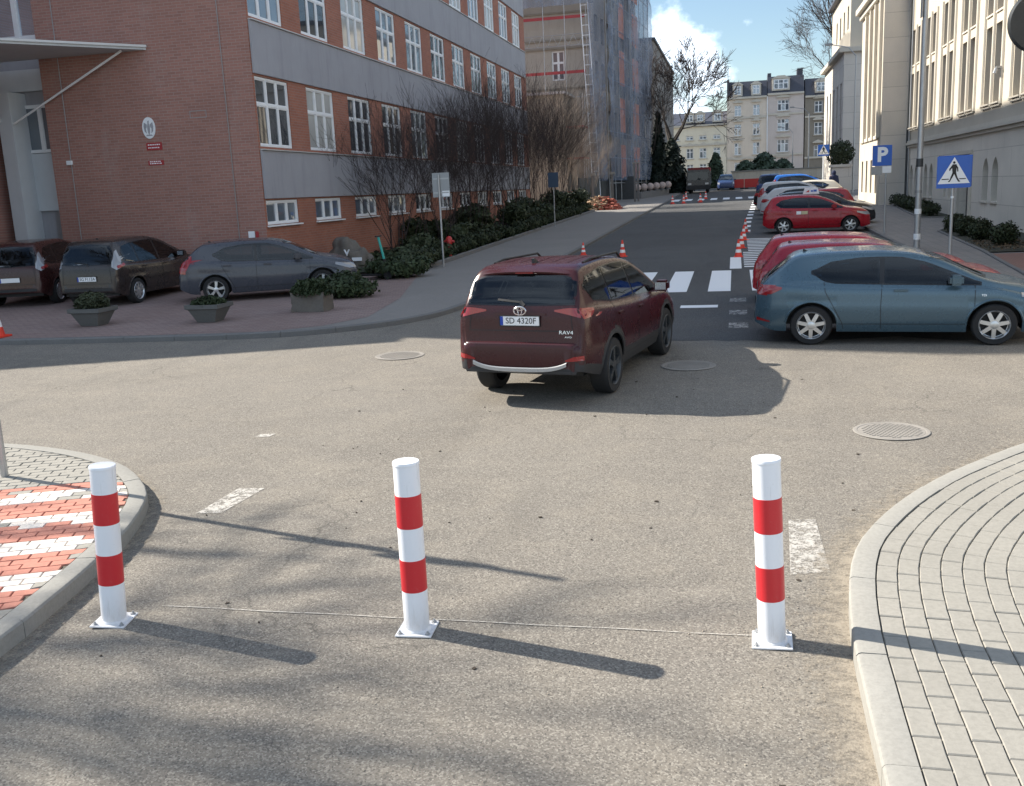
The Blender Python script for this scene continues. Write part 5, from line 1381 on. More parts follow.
    if detail:
        for s in (1, -1):
            for ln in sp['seams']:
                sm = MB(); strip(sm, bvh, 'side', ln, .009, .0022, s); sm.build('panel_gap', MAT['black'], root, world=False)
            sm = MB(); strip(sm, bvh, 'side', [(sp['wheels'][0]+R, sp['sill']+.13), (sp['wheels'][1]-R, sp['sill']+.12)], .010, .0022, s); sm.build('sill_seam', MAT['black'], root, world=False)
        sm = MB()
        zt_ = sp['rear'][1][0][1]; wv = sp['W']/2-.27; pz = sp['plate_z']
        strip(sm, bvh, 'rear', [(-wv, zt_-.06), (-wv-.03, pz-.12), (wv+.03, pz-.12), (wv, zt_-.06)], .010, .0025)
        sm.build('panel_gap', MAT['black'], root, world=False)
        for x, z in sp['handles']:
            for s in (1, -1):
                h, n = shoot(bvh, 'side', x, z, s); m = MB(); m.bbox(h.x-.10, h.x+.10, h.y-.012 if s > 0 else h.y-.03, h.y+.03 if s > 0 else h.y+.012, z-.018, z+.018, .008); m.build('door_handle', paint, root, 40, world=False)
    x, z = sp['mirror']
    for s in (1, -1):
        h, n = shoot(bvh, 'side', x, z, s); m = MB(); m.bbox(x-.09, x+.10, min(h.y+s*.05, h.y+s*.25), max(h.y+s*.05, h.y+s*.25), z-.045, z+.11, .035); m.tube([(x, h.y-.02*s, z-.02), (x, h.y+.08*s, z)], .022, 6)
        mo = m.build('side_mirror', paint, root, 50, world=False)
        m = MB(); q = h.y+s*.07, h.y+s*.23; m.quad((x-.0925, q[0], z-.02), (x-.0925, q[1], z-.02), (x-.0925, q[1], z+.085), (x-.0925, q[0], z+.085)); m.build('mirror_glass', MAT['chrome'], mo, world=False)
    ax, az = sp['ant']; fk = 1 if kind == 'suv' else .5
    m = MB(); m.prism([(ax-.09*fk, -.018*fk, az), (ax+.09*fk, -.018*fk, az), (ax-.05*fk, -.012*fk, az+.075*fk), (ax-.085*fk, -.012*fk, az+.07*fk)], (0, .036*fk, 0)); m.build('roof_antenna', MAT['plastic'], root, world=False)
    for xw in w0:
        for s in (1, -1): make_wheel(root, sp, xw, s, spokes, rimmat, style)
    # bumper trim, wiper
    if detail:
        hb = sp['W']/2-.25
        patch(bvh, 'rear', (-hb, hb), [(-hb, .40), (hb, .40)], [(-hb, .47), (hb, .47)], .006, 12, 2).build('bumper_trim', MAT['plastic'], root, world=False)
        rz_ = sp['rear'][1][1][1]; m = MB(); strip(m, bvh, 'rear', [(-.02, rz_+.02), (.30, rz_+.05)], .022, .014); strip(m, bvh, 'rear', [(-.06, rz_-.02), (0, rz_+.03)], .04, .016); m.build('wiper', MAT['black'], root, world=False)
        h, n = shoot(bvh, 'rear', 0, pz+.14)
    return root, bvh, sp
def add_plate(root, bvh, sp, txt, z=None, front=False):
    z = sp['plate_z'] if z is None else z
    kd = 'front' if front else 'rear'; s = 1 if front else -1
    hs = [shoot(bvh, kd, y, z+d)[0].x for y in (-.25, 0, .25) for d in (-.05, .05)]; x = max(hs) if front else min(hs)
    m = MB(); x0 = x+s*.004; m.bbox(min(x0, x0+s*.012), max(x0, x0+s*.012), -.26, .26, z-.057, z+.057, .004); p = m.build('number_plate', MAT['plate'], root, 30, world=False)
    xx = x0+s*.0135
    m = MB(); m.quad((xx, .258, z-.054), (xx, .218, z-.054), (xx, .218, z+.054), (xx, .258, z+.054)); m.build('plate_band', MAT['plate_blue'], p, world=False)
    if txt:
        m = MB(); text_mesh(m, txt, lambda u, v, w: (xx+s*(.001+w), -u-.018, z+v) if not front else (xx+s*(.001+w), u, z+v), .105, .001, sx=.98); m.build('lettering', MAT['ink'], p, world=False)
    m = MB(); 
    for a, b, c, d in ((-.27, .27, z-.066, z-.0575), (-.27, .27, z+.0575, z+.066), (-.27, -.2605, z-.0575, z+.0575), (.2605, .27, z-.0575, z+.0575)): m.box(min(x0, x0+s*.014), max(x0, x0+s*.014), a, b, c, d)
    m.build('plate_holder', MAT['black'], p, world=False)
def repaint(root, old, new):
    for o in [root]+list(root.children_recursive):
        for sl in getattr(o, 'material_slots', []):
            if sl.material == old: sl.link = 'OBJECT'; sl.material = new
def put_car(root, x, y, heading, s=.95, dz=0, label=None, slope=True):
    a = math.atan(SLOPE) if slope else 0
    R = Matrix.Rotation(a, 3, 'X') @ Matrix.Rotation(heading, 3, 'Z')
    root.rotation_euler = R.to_euler(); root.location = (x, y, gz(y)+dz); root.scale = (s, s, s)
    if label: root['label'] = label
P_ = {k: m_paint(k+' car paint', c) for k, c in dict(maroon=(.040,.006,.008), blue=(.068,.118,.155), red=(.33,.008,.018), crimson=(.27,.007,.024), grey=(.055,.060,.075), brown=(.030,.023,.022), rust=(.045,.016,.015), silver=(.46,.47,.49), white=(.72,.72,.72), black=(.018,.018,.022), navy=(.02,.04,.12), bright=(.02,.14,.50), beige=(.62,.58,.50)).items()}
P_['blue'].node_tree.nodes['Principled BSDF'].inputs['Metallic'].default_value = .35

# maroon SUV turning in the middle
suv, bv, sp = make_car('suv', 'suv', 'maroon SUV seen from behind pulling away across the junction', 'car', P_['maroon'], 5, 1, 'metal_dark')
add_plate(suv, bv, sp, 'SD 4320F')
m = MB()                                                 # oval emblem above the plate
h, n = shoot(bv, 'rear', 0, 1.185); xx = h.x-.012
def oval(rx, rz_, cz, t=.010):
    pts = [(xx, rx*cos(2*pi*i/28), 1.185+cz+rz_*sin(2*pi*i/28)) for i in range(29)]; m.tube(pts, t, 6, cap=False)
oval(.078, .050, 0); oval(.026, .048, 0, .007); oval(.050, .020, .026, .007); m.build('badge', MAT['chrome'], suv, 40, world=False)
def rear_word(root, bvh, txt, yc, z, size, mat='chrome'):
    h, n = shoot(bvh, 'rear', yc, z); mm = MB(); text_mesh(mm, txt, lambda u, v, w: (shoot(bvh, 'rear', yc-u, z+v)[0].x-.006-w, yc-u, z+v), size, .004, sx=1.25); mm.build('badge_lettering', MAT[mat], root, world=False)
rear_word(suv, bv, 'RAV4', -.60, .93, .062); rear_word(suv, bv, 'AWD', -.63, .875, .03); 
m = MB(); strip(m, bv, 'rear', [(-.34,1.145), (.34,1.145)], .03, .012); m.build('tailgate_trim', P_['maroon'], suv, 40, world=False)
m = MB(); rows = []
for i in range(21):
    y = -.62+1.24*i/20; e = abs(y)/.62; z = .475+.075*e**4; h, n = shoot(bv, 'rear', y, .46); rows.append([(h.x-.012, y, z-.035+.02*e), (h.x-.028, y, z-.02), (h.x-.028, y, z+.02), (h.x-.010, y, z+.03)])
m.grid(rows); m.build('skid_plate', MAT['metal'], suv, 40, world=False)
for s in (1, -1):
    rg = (.60,.82) if s == 1 else (-.82,-.60); lo = [(.60,.585),(.82,.60)]; up = [(.60,.605),(.72,.65),(.82,.655)]
    patch(bv, 'rear', rg, lo if s == 1 else mirror_pts(lo), up if s == 1 else mirror_pts(up), .009, 8, 3).build('reflector', MAT['lamp_red'], suv, world=False)
    m = MB(); m.tube([(-1.55, s*.60, 1.70), (-1.3, s*.60, 1.725), (-.1, s*.585, 1.70), (.1, s*.58, 1.60)], .016, 8); m.build('roof_rail', MAT['black'], suv, 40, world=False)
m = MB(); R_ = []
for i in range(17):
    y = -.64+1.28*i/16; e = (abs(y)/.64)**3; z = 1.665-.05*e
    R_.append([(-1.80, y, z+.035), (-1.94, y, z+.012), (-2.02+.05*e, y, z-.025), (-2.01+.05*e, y, z-.045), (-1.90, y, z-.055)])
m.grid(R_); m.build('spoiler', P_['maroon'], suv, 40, world=False)
m = MB(); m.bbox(-2.03, -2.012, -.12, .12, 1.618, 1.634, .004); m.build('brake_light', MAT['lamp_dark'], suv, world=False)
m = MB(); 
for y in (-.42, -.21, 0, .21, .42): strip(m, bv, 'top', [(-1.6, y), (-.2, y*.96)], .022, .004)
m.build('roof_rib', P_['maroon'], suv, 40, world=False)
put_car(suv, -2.05, 13.05, radians(90-10.5), .95)

# blue hatchback, parked nose to the kerb
lb, bv, sp = make_car('hatch', 'hatchback', 'metallic blue hatchback parked side on, nearest in the right-hand row', 'car', P_['blue'], 7, 0, 'alloy', group='cars parked along the right of the street')
add_plate(lb, bv, sp, None)
m = MB(); h, n = shoot(bv, 'side', 1.02, .80, -1); text_mesh(m, 'TDI', lambda u, v, w: (1.12+u, shoot(bv, 'side', 1.12+u, .77+v, -1)[0].y-.004-w, .77+v), .045, .003); m.build('badge_lettering', MAT['chrome'], lb, world=False)
put_car(lb, 2.38, 15.52, radians(-4), .95); lb.scale = (.95, .95, .92)
hb0 = lb
def copy_car(src, paint_old, paint_new, x, y, hd, label, s=.95, plate=None):
    c = copy_tree(src); repaint(c, paint_old, paint_new); put_car(c, x, y, hd, s, 0, label); c['group'] = 'cars parked along the right of the street'; return c
# red small hatchback with a sign on its roof
fb, bvf, spf = make_car('small', 'small_car', 'red small hatchback with a sticker on its door and a white sign on its roof', 'car', P_['red'], 6, 0, 'alloy', group='cars parked along the right of the street')
add_plate(fb, bvf, spf, None)
put_car(fb, 2.95, 38.6, radians(-4), .95)
C1 = copy_car(fb, P_['red'], P_['crimson'], 2.40, 17.75, radians(-4), 'crimson hatchback directly behind the blue one, its red roof showing', .97); C1.scale = (1.0, .93, .88)
C2 = copy_car(fb, P_['red'], P_['red'], 2.33, 19.85, radians(-4), 'bright red hatchback third in the right-hand row, next to the hatched bay', .95); C2.scale = (.98, .93, .87)
m = MB(); m.prism([(-.50, -.10, 1.475), (.12, -.10, 1.475), (.06, -.10, 1.70), (-.44, -.10, 1.70)], (0, .20, 0)); rs = m.build('roof_sign', MAT['signwhite'], fb, world=False)
m = MB(); m.box(-.10, .02, -.1025, -.1005, 1.56, 1.64); m.box(-.20, -.11, -.1025, -.1005, 1.56, 1.62); m.build('blue_mark', MAT['signblue'], rs, world=False)
m = MB(); m.prism([(-.40, -.1005, 1.55), (-.26, -.1005, 1.55), (-.26, -.1005, 1.64)], (0, -.002, 0)); m.build('red_mark', MAT['redthing'], rs, world=False)
m = MB(); patch(bvf, 'side', (-.72,-.55), [(-.72,.74),(-.55,.74)], [(-.72,.86),(-.55,.86)], .004, 4, 3, -1).build('door_sticker', MAT['signwhite'], fb, world=False)
patch(bvf, 'side', (-.54,-.30), [(-.54,.74),(-.3,.74)], [(-.54,.86),(-.3,.86)], .004, 4, 3, -1).build('door_sticker', plain('yellowish sticker', (.55,.50,.30), .5), fb, world=False)
C3 = copy_car(hb0, P_['blue'], P_['black'], 3.35, 41.8, radians(-4), 'dark hatchback just behind the red car with the roof sign', .97)
C4 = copy_car(fb, P_['red'], P_['red'], 3.15, 45.0, radians(176), 'red hatchback parked the other way round, its tail towards the footway')
for ch in list(C4.children_recursive)+list(C1.children_recursive)+list(C2.children_recursive):
    if ch.name.startswith(('roof_sign', 'blue_mark', 'red_mark', 'door_sticker')): bpy.data.objects.remove(ch)
C5 = copy_car(hb0, P_['blue'], P_['silver'], 3.35, 48.0, radians(-4), 'silver hatchback in the right-hand row behind the reversed red car', 1.0)
mp, bvm, spm = make_car('mpv', 'people_carrier', 'silver people carrier farther along the right-hand row', 'car', P_['silver'], 5, 0, 'alloy', False, 'cars parked along the right of the street')
put_car(mp, 3.3, 52.2, radians(-4), 1.0)
C6 = copy_car(hb0, P_['blue'], P_['black'], 3.2, 57.5, radians(-4), 'black hatchback with red tail lights jutting into the road, far along the row', 1.0)
C7 = copy_car(hb0, P_['blue'], P_['beige'], 4.1, 61.5, radians(176), 'pale beige car parked facing out in front of the distant crossing sign', 1.0)
sv = copy_tree(mp); repaint(sv, P_['silver'], P_['bright']); put_car(sv, 4.7, 70.5, radians(-4), 1.05, 0, 'bright blue van-like car near the far end of the row'); sv.name = 'people_carrier'; sv['group'] = 'cars parked along the right of the street'
s2 = copy_tree(mp); repaint(s2, P_['silver'], P_['navy']); put_car(s2, 2.75, 75, radians(80), 1.08, 0, 'navy people carrier at the far end of the row, tail to the viewer'); s2['group'] = 'cars parked along the right of the street'

# cars on the square at the left
m1, bvm, spm = make_car('mpv', 'people_carrier', 'dark brown people carrier parked tail out before the brick gable', 'car', P_['brown'], 9, 0, 'alloy', group='cars parked before the school gable')
add_plate(m1, bvm, spm, 'SG F113A')
for o in m1.children:
    if o.name.startswith('tail_light'): o.data.materials[0] = MAT['lamp_clear']
for s in (1, -1):
    lo = [(-2.05,.93),(-1.78,.99)]; up = [(-2.05,.99),(-1.78,1.05)]
    patch(bvm, 'side', (-2.05,-1.78), lo, up, .011, 6, 3, s).build('tail_light', MAT['lamp_red'], m1, world=False)
put_car(m1, -14.85, 22.1, radians(92), .95, .1)
i3, bvi, spi = make_car('hatchback', 'hatchback', 'slate grey hatchback parked side on before the corner of the school', 'car', P_['grey'], 5, 1, 'alloy', group='cars parked before the school gable')
add_plate(i3, bvi, spi, None)
put_car(i3, -10.95, 21.75, radians(24), .95, .1)
r3 = copy_tree(m1); repaint(r3, P_['brown'], P_['rust']); r3.name = 'people_carrier'
put_car(r3, -17.55, 22.3, radians(103), .95, .1, 'dark red car at the left picture edge beside the brown people carrier')
for ch in list(r3.children_recursive):
    if ch.name.startswith('lettering'): bpy.data.objects.remove(ch)

# small lorry facing the viewer far up the street
lo = thing('lorry', 'small dark lorry with a red upper body far up the street on the left', 'lorry', (-3.4, 96, gz(96)))
m = MB(); m.bbox(-4.5, -2.3, 96.0, 97.8, gz(96)+.45, gz(96)+2.2, .12); m.build('cab', P_['black'], lo, 40)
m = MB(); m.bbox(-4.35, -2.45, 95.985, 96.02, gz(96)+1.25, gz(96)+2.0, .01); m.build('windscreen', MAT['carglass'], lo)
m = MB(); m.bbox(-4.5, -2.3, 97.9, 101.5, gz(97)+.8, gz(97)+2.0, .05); m.build('load_body', P_['black'], lo); m = MB(); m.bbox(-4.45, -2.35, 97.7, 101.4, gz(97)+2.003, gz(97)+2.4, .05); m.build('roof_box', plain('dull red tarpaulin', (.22,.03,.03), .7), lo)
m = MB(); m.bbox(-4.55, -2.25, 95.85, 96.1, gz(96)+.35, gz(96)+.75, .04); m.build('bumper', MAT['plastic'], lo)
for s in (-4.2, -2.6):
    m = MB(); m.bbox(s-.16, s+.16, 95.84, 95.86, gz(96)+.8, gz(96)+.98, .008); m.build('headlight', MAT['lamp_clear'], lo)
    m = MB(); m.lathe([(.30, -.12), (.42, -.12), (.42, .12), (.30, .12)], 20, (s, 97, gz(96)+.42), 'x'); m.lathe([(.3, .1), (0, .1)], 16, (s, 97, gz(96)+.42), 'x'); m.build('wheel', MAT['tyre'], lo)
    m = MB(); m.lathe([(.30, -.12), (.42, -.12), (.42, .12), (.30, .12)], 20, (s, 100.4, gz(99)+.42), 'x'); m.build('wheel', MAT['tyre'], lo)
    m = MB(); m.bbox(s*1.0+(.35 if s > -3 else -.45), s+(.45 if s > -3 else -.35), 95.9, 96.1, gz(96)+1.4, gz(96)+1.9, .02); m.build('side_mirror', MAT['black'], lo)
dk = copy_tree(mp); repaint(dk, P_['silver'], P_['navy']); put_car(dk, -.9, 104, radians(-90), .95, 0, 'dark car facing the viewer right of the small lorry'); dk['group'] = 'cars parked along the right of the street'; del dk['group']
# ------------------------------------------------------------------ vegetation
def rnd_dir(d, spread):
    d = d.normalized(); u = d.orthogonal().normalized(); w = d.cross(u); a = random.uniform(0, 2*pi); t = spread*sqrt(random.random())
    return (d*cos(t)+(u*cos(a)+w*sin(a))*sin(t)).normalized()
def branch(mb, tw, p, d, L, r, depth, up=.15, nseg=4, kids=(3, 5), spread=.9, minr=.004, wig=.22):
    pts = [p]; rs = [r]; q = p
    for i in range(nseg):
        d = (d+Vector((random.gauss(0, wig), random.gauss(0, wig), random.gauss(0, wig)+up))*.6).normalized()
        q = q+d*(L/nseg); pts.append(q); rs.append(max(minr*.6, r*(1-.62*(i+1)/nseg)))
    (mb if depth > 1 else tw).tube(pts, rs, 7 if r > .06 else (5 if r > .02 else 3), cap=False)
    if depth == 0: return
    for k in range(random.randint(*kids)):
        t = random.uniform(.35, 1.0) if k else 1.0; i = min(nseg-1, int(t*nseg)); f = t*nseg-i
        b = pts[i].lerp(pts[i+1], f); dd = rnd_dir((pts[i+1]-pts[i]), spread if k else .35)
        branch(mb, tw, b, dd, L*random.uniform(.5, .75), max(minr, rs[i]*random.uniform(.45, .65)), depth-1, up, max(2, nseg-1), kids, spread, minr, wig)
def bare_tree(name, label, x, y, h, r, depth=5, seed=1, cat='tree', up=.12, kids=(3, 5), spread=.85, group=None, trunk=.32, base=0, lean=(0, 0), minr=.012):
    random.seed(seed); t = thing(name, label, cat, (x, y, gz(y)+base), 0, group)
    tr, tw = MB(), MB(); p = Vector((x, y, gz(y)+base-.1)); d = Vector((lean[0], lean[1], 1))
    pts = [p]; rs = [r*1.25]
    for i in range(5): p = p+d.normalized()*h*trunk/5+Vector((random.gauss(0, .03), random.gauss(0, .03), 0))*h*.06; pts.append(p); rs.append(r*(1-.08*i))
    tr.tube(pts, rs, 10, cap=False)
    for k in range(random.randint(4, 5)):
        dd = rnd_dir(d, .75 if k else .2); branch(tr, tw, p-d.normalized()*h*.02*k, dd, h*random.uniform(.24, .32), r*.6, depth-1, up, 4, kids, spread, minr)
    tr.build('trunk', MAT['bark'], t, 60); tw.build('crown', MAT['twig'], t)
    return t
def twig_shrub(name, label, x, y, h, w, n, seed, mat='twig', group=None, z=.16):
    random.seed(seed); t = thing(name, label, 'shrub', (x, y, gz(y)+z), 0, group); st, tw = MB(), MB()
    for i in range(n):
        a = random.uniform(0, 2*pi); rr = random.uniform(0, .22)*w
        p = Vector((x+rr*cos(a), y+rr*sin(a), gz(y)+z-.02)); d = Vector((cos(a)*random.uniform(.1, .55)*w/h, sin(a)*random.uniform(.1, .55)*w/h, 1))
        branch(st, tw, p, d, h*random.uniform(.5, .72), random.uniform(.014, .026), 3, .10, 4, (4, 6), .6, .0045, .16)
    st.build('stems', MAT[mat], t); tw.build('twigs', MAT[mat], t); return t
def leaf_quad(mb, p, s, flat=None):
    d = Vector((random.gauss(0,1), random.gauss(0,1), random.gauss(0,1))) if flat is None else flat+Vector((random.gauss(0,.5), random.gauss(0,.5), random.gauss(0,.5)))
    d.normalize(); u = d.orthogonal().normalized(); a = random.uniform(0, 6.28); w = d.cross(u); u2 = u*cos(a)+w*sin(a); w2 = d.cross(u2)
    u2 *= s; w2 *= s*.5
    mb.add([p-u2, p-u2*.1+w2, p+u2, p-u2*.1-w2], [(0,1,2,3)])
def leafy(name, label, cat, x, y, z, blobs, n, size, mat, group=None, stem=None, seed=1):
    """foliage of many leaf faces in uneven clumps: blobs are (dx,dy,dz,rx,ry,rz)"""
    random.seed(seed); t = thing(name, label, cat, (x, y, z), 0, group); mb = MB()
    tot = sum(b[3]*b[4]*b[5] for b in blobs)
    for b in blobs:
        k = int(n*b[3]*b[4]*b[5]/tot)
        for i in range(k):
            v = Vector((random.gauss(0,1), random.gauss(0,1), random.gauss(0,1))).normalized()
            rr = random.random()**.42*(1+.28*noise.noise((v.x*2.2+seed, v.y*2.2, v.z*2.2)))
            p = Vector((x+b[0]+v.x*b[3]*rr, y+b[1]+v.y*b[4]*rr, z+b[2]+v.z*b[5]*rr))
            if p.z < z: p.z = z+random.random()*.05
            leaf_quad(mb, p, size*random.uniform(.6, 1.35), v)
    if stem:
        s = MB()
        for b in blobs: s.tube([(x, y, z-.05), (x+b[0]*.5, y+b[1]*.5, z+b[2]*.5), (x+b[0], y+b[1], z+b[2])], [stem, stem*.8, stem*.4], 6)
        s.build('stem', MAT['bark'], t)
    mb.build('foliage', MAT[mat], t); return t
def conifer(name, label, x, y, h, r, n, mat='conifer', seed=3, power=1.0, size=.22, group=None):
    random.seed(seed); t = thing(name, label, 'conifer', (x, y, gz(y)), 0, group); mb = MB(); s = MB()
    z0 = gz(y); s.tube([(x, y, z0-.1), (x, y, z0+h*.95)], [r*.09, .02], 8); s.build('trunk', MAT['bark'], t)
    for i in range(n):
        f = random.random()**.75; zz = z0+.15+h*(1-f)*.98; R = r*(f**power)*(.82+.4*noise.noise((f*9+seed, 3*sin(i*.1), 1)))
        a = random.uniform(0, 6.28); rr = R*random.random()**.35; sp_ = 1+.25*sin(a*5+f*20)
        p = Vector((x+cos(a)*rr*sp_, y+sin(a)*rr*sp_, zz)); leaf_quad(mb, p, size*random.uniform(.6, 1.4), Vector((cos(a), sin(a), .8)))
    mb.build('foliage', MAT[mat], t); return t

# big bare trees
bare_tree('bare_tree', 'large bare tree with spreading branches against the sky past the scaffolded building', -6.7, 101, 17.5, .26, 6, 7, trunk=.30, kids=(3,4), group=None, lean=(.10, 0), minr=.024)
bare_tree('bare_tree', 'bare tree whose crown stands above the tenements at the right end of the street', 10.6, 108, 19.5, .28, 6, 12, trunk=.36, kids=(3,4), lean=(-.05, 0), minr=.016)
bare_tree('bare_tree', 'taller bare tree beside the corner building, cut by the top of the picture', 12.6, 112, 27, .34, 6, 31, trunk=.42, kids=(3,4), lean=(-.06, 0), minr=.016)
bare_tree('bare_tree', 'slim bare tree leaning in front of the grey building', -7.7, 97, 12.5, .15, 5, 17, trunk=.35, kids=(3,4), minr=.016)
# the tree left of the picture whose shade mottles the foreground
bare_tree('bare_tree', 'bare street tree standing left of the picture, casting the mottled shade', -19.0, 5.0, 14.0, .2, 5, 21, trunk=.45, kids=(4,5), base=.1, minr=.02, spread=.55)

# dark shrubs along the school
sh = [(-10.9, 31.5, 3.9, 2.6, 12, 'twig'), (-10.6, 35.2, 4.2, 2.8, 12, 'twig'), (-10.4, 39.0, 4.5, 2.8, 13, 'twig'), (-10.7, 42.6, 4.8, 3.0, 13, 'twig'), (-10.4, 46.6, 5.1, 3.2, 13, 'twig'), (-10.6, 51.0, 5.4, 3.2, 13, 'twig'), (-10.6, 55.5, 5.6, 3.3, 13, 'twig'), (-10.8, 59.8, 5.8, 3.4, 13, 'twig')]
for i, (x, y, h, w, n, m_) in enumerate(sh):
    twig_shrub('bare_shrub', 'dense bare shrub with dark twigs standing against the school windows', x, y, h, w, n, 40+i, m_, 'bare shrubs along the school')
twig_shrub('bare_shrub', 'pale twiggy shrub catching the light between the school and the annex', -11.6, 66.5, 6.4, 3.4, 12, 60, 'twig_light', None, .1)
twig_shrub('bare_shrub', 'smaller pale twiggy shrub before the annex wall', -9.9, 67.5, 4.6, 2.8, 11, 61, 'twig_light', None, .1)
ev = [(a, b, c*.55, d*.85) for a, b, c, d in [(-10.5, 31.6, 1.5, 1.5), (-9.9, 35.8, 1.5, 1.7), (-10.7, 39.4, 2.2, 2.0), (-9.9, 43.6, 2.2, 1.9), (-10.2, 47.6, 2.6, 2.2), (-10.0, 52.0, 2.5, 2.2), (-10.3, 56.6, 2.8, 2.4), (-9.9, 61.3, 2.6, 2.2), (-11.6, 36.5, 2.0, 1.6), (-11.5, 43, 2.4, 1.8)]]
for i, (x, y, h, w) in enumerate(ev):
    bl = [(random.uniform(-.3,.3)*w, random.uniform(-.3,.3)*w, h*random.uniform(.3,.75), w*random.uniform(.3,.5), w*random.uniform(.3,.5), h*random.uniform(.24,.36)) for k in range(5)]
    leafy('evergreen_shrub', 'dark broad evergreen shrub in the shaded bed along the school', 'shrub', x, y, gz(y)+.16, bl, 2100, .10, 'ever', 'evergreen shrubs along the school', .03, 80+i)
# clipped low plants along the bed's edge
lowp = None
for i in range(24):
    y = 28.6+i*1.45+random.uniform(-.2,.2); x = -9.12+random.uniform(-.08,.08)
    if lowp is None:
        lowp = leafy('low_shrub', 'low rounded evergreen in the row along the edge of the shaded bed', 'shrub', 0, 0, 0, [(0,0,.22,.38,.42,.26), (.1,.2,.3,.25,.25,.2), (-.1,-.2,.26,.25,.25,.2)], 900, .055, 'ever', 'low shrubs edging the shaded bed', .02, 5); o = lowp
    else: o = copy_tree(lowp)
    o.location = (x, y, gz(y)+.17); o.rotation_euler = (0,0,random.uniform(0,6)); s = random.uniform(.75,1.2); o.scale = (s*.95, s, s)
# junipers on the paved corner
leafy('juniper', 'spreading green juniper growing from the paving beside the grey hatchback front wheel', 'shrub', -8.85, 20.9, gz(20.9)+.1, [(0,0,.25,.75,.5,.26), (.45,.1,.22,.45,.4,.22), (-.4,.1,.24,.45,.4,.22), (.1,.2,.42,.4,.3,.2)], 3200, .06, 'juniper', None, .03, 21)
leafy('juniper', 'lighter green spreading juniper at the start of the shaded bed', 'shrub', -8.9, 25.0, gz(25)+.1, [(0,0,.28,.75,.6,.3), (.4,.3,.3,.5,.45,.28), (-.5,.2,.3,.5,.5,.26)], 3000, .07, 'juniper', None, .03, 22)
leafy('juniper', 'juniper behind the scooter at the corner of the bed', 'shrub', -9.3, 27.4, gz(27)+.15, [(0,0,.3,.8,.7,.34), (.3,.5,.3,.5,.5,.28)], 2600, .07, 'ever', None, .03, 23)
# bowl planters
def planter(x, y, label, seed, hz_=.30):
    t = thing('planter', label, 'planter', (x, y, gz(y)+.1), 0, None); z = gz(y)+.1
    m = MB(); a, b, h = .19, .36, .36
    for (r0, z0_, r1, z1_) in ((a, 0, b-.05, h-.10), (b-.05, h-.10, b, h-.08), (b, h-.08, b, h)):
        P = lambda r, zz: [(x-r, y-r*.9, z+zz), (x+r, y-r*.9, z+zz), (x+r, y+r*.9, z+zz), (x-r, y+r*.9, z+zz)]
        p, q = P(r0, z0_), P(r1, z1_)
        for i in range(4): m.quad(p[i], p[(i+1) % 4], q[(i+1) % 4], q[i])
    p = P(b, h); q = P(b-.05, h); r_ = P(b-.05, h-.06)
    for i in range(4): m.quad(p[i], p[(i+1) % 4], q[(i+1) % 4], q[i]); m.quad(q[i], q[(i+1) % 4], r_[(i+1) % 4], r_[i])
    m.quad(*r_); m.build('bowl', MAT['planter'], t)
    lf = MB(); random.seed(seed)
    for i in range(2600):
        a_ = random.uniform(0, 6.28); rr = .35*sqrt(random.random()); hh = (hz_*(1-.5*(rr/.35)**2)+.08*noise.noise((a_*1.5, rr*6, seed)))*random.random()**.5
        leaf_quad(lf, Vector((x+cos(a_)*rr, y+sin(a_)*rr*.9, z+h-.04+hh)), random.uniform(.02, .045), Vector((cos(a_)*.4, sin(a_)*.4, 1)) if seed == 1 else None)
    lf.build('plant', MAT['heather' if seed == 1 else 'juniper'], t); return t
planter(-12.72, 17.3, 'tapered concrete planter with grey-green heather, left one on the square', 1, .36)
planter(-10.25, 17.55, 'tapered concrete planter with low green plants in front of the grey hatchback', 2, .16)
t = thing('stone_planter', 'rough box-shaped stone planter overflowing with juniper near the kerb', 'planter', (-8.62, 18.85, gz(18.8)+.1)); z = gz(18.8)+.1
m = MB(); bm = bmesh.new(); bmesh.ops.create_cube(bm, size=1); bmesh.ops.subdivide_edges(bm, edges=bm.edges, cuts=5, use_grid_fill=True)
for v in bm.verts:
    nn = noise.noise(v.co*4)*.07; v.co = Vector((v.co.x*(.74+nn), v.co.y*(.5+nn), v.co.z*.40))+Vector((-8.62, 18.85, z+.20))
    v.co += Vector((noise.noise(v.co*6), noise.noise(v.co*6+Vector((5,0,0))), 0))*.03
m.addbm(bm); m.build('box', MAT['rock'], t, 50)
lf = MB(); random.seed(9)
for i in range(2600):
    a_ = random.uniform(0, 6.28); rr = sqrt(random.random()); hh = (.26*(1-.5*rr*rr)+.1*noise.noise((a_*2, rr*5, 3)))*random.random()**.5
    leaf_quad(lf, Vector((-8.6+cos(a_)*rr*.44, 18.82+sin(a_)*rr*.33, z+.38+hh-.1*max(0, rr-.75)*3)), random.uniform(.03, .06))
lf.build('plant', MAT['juniper'], t)

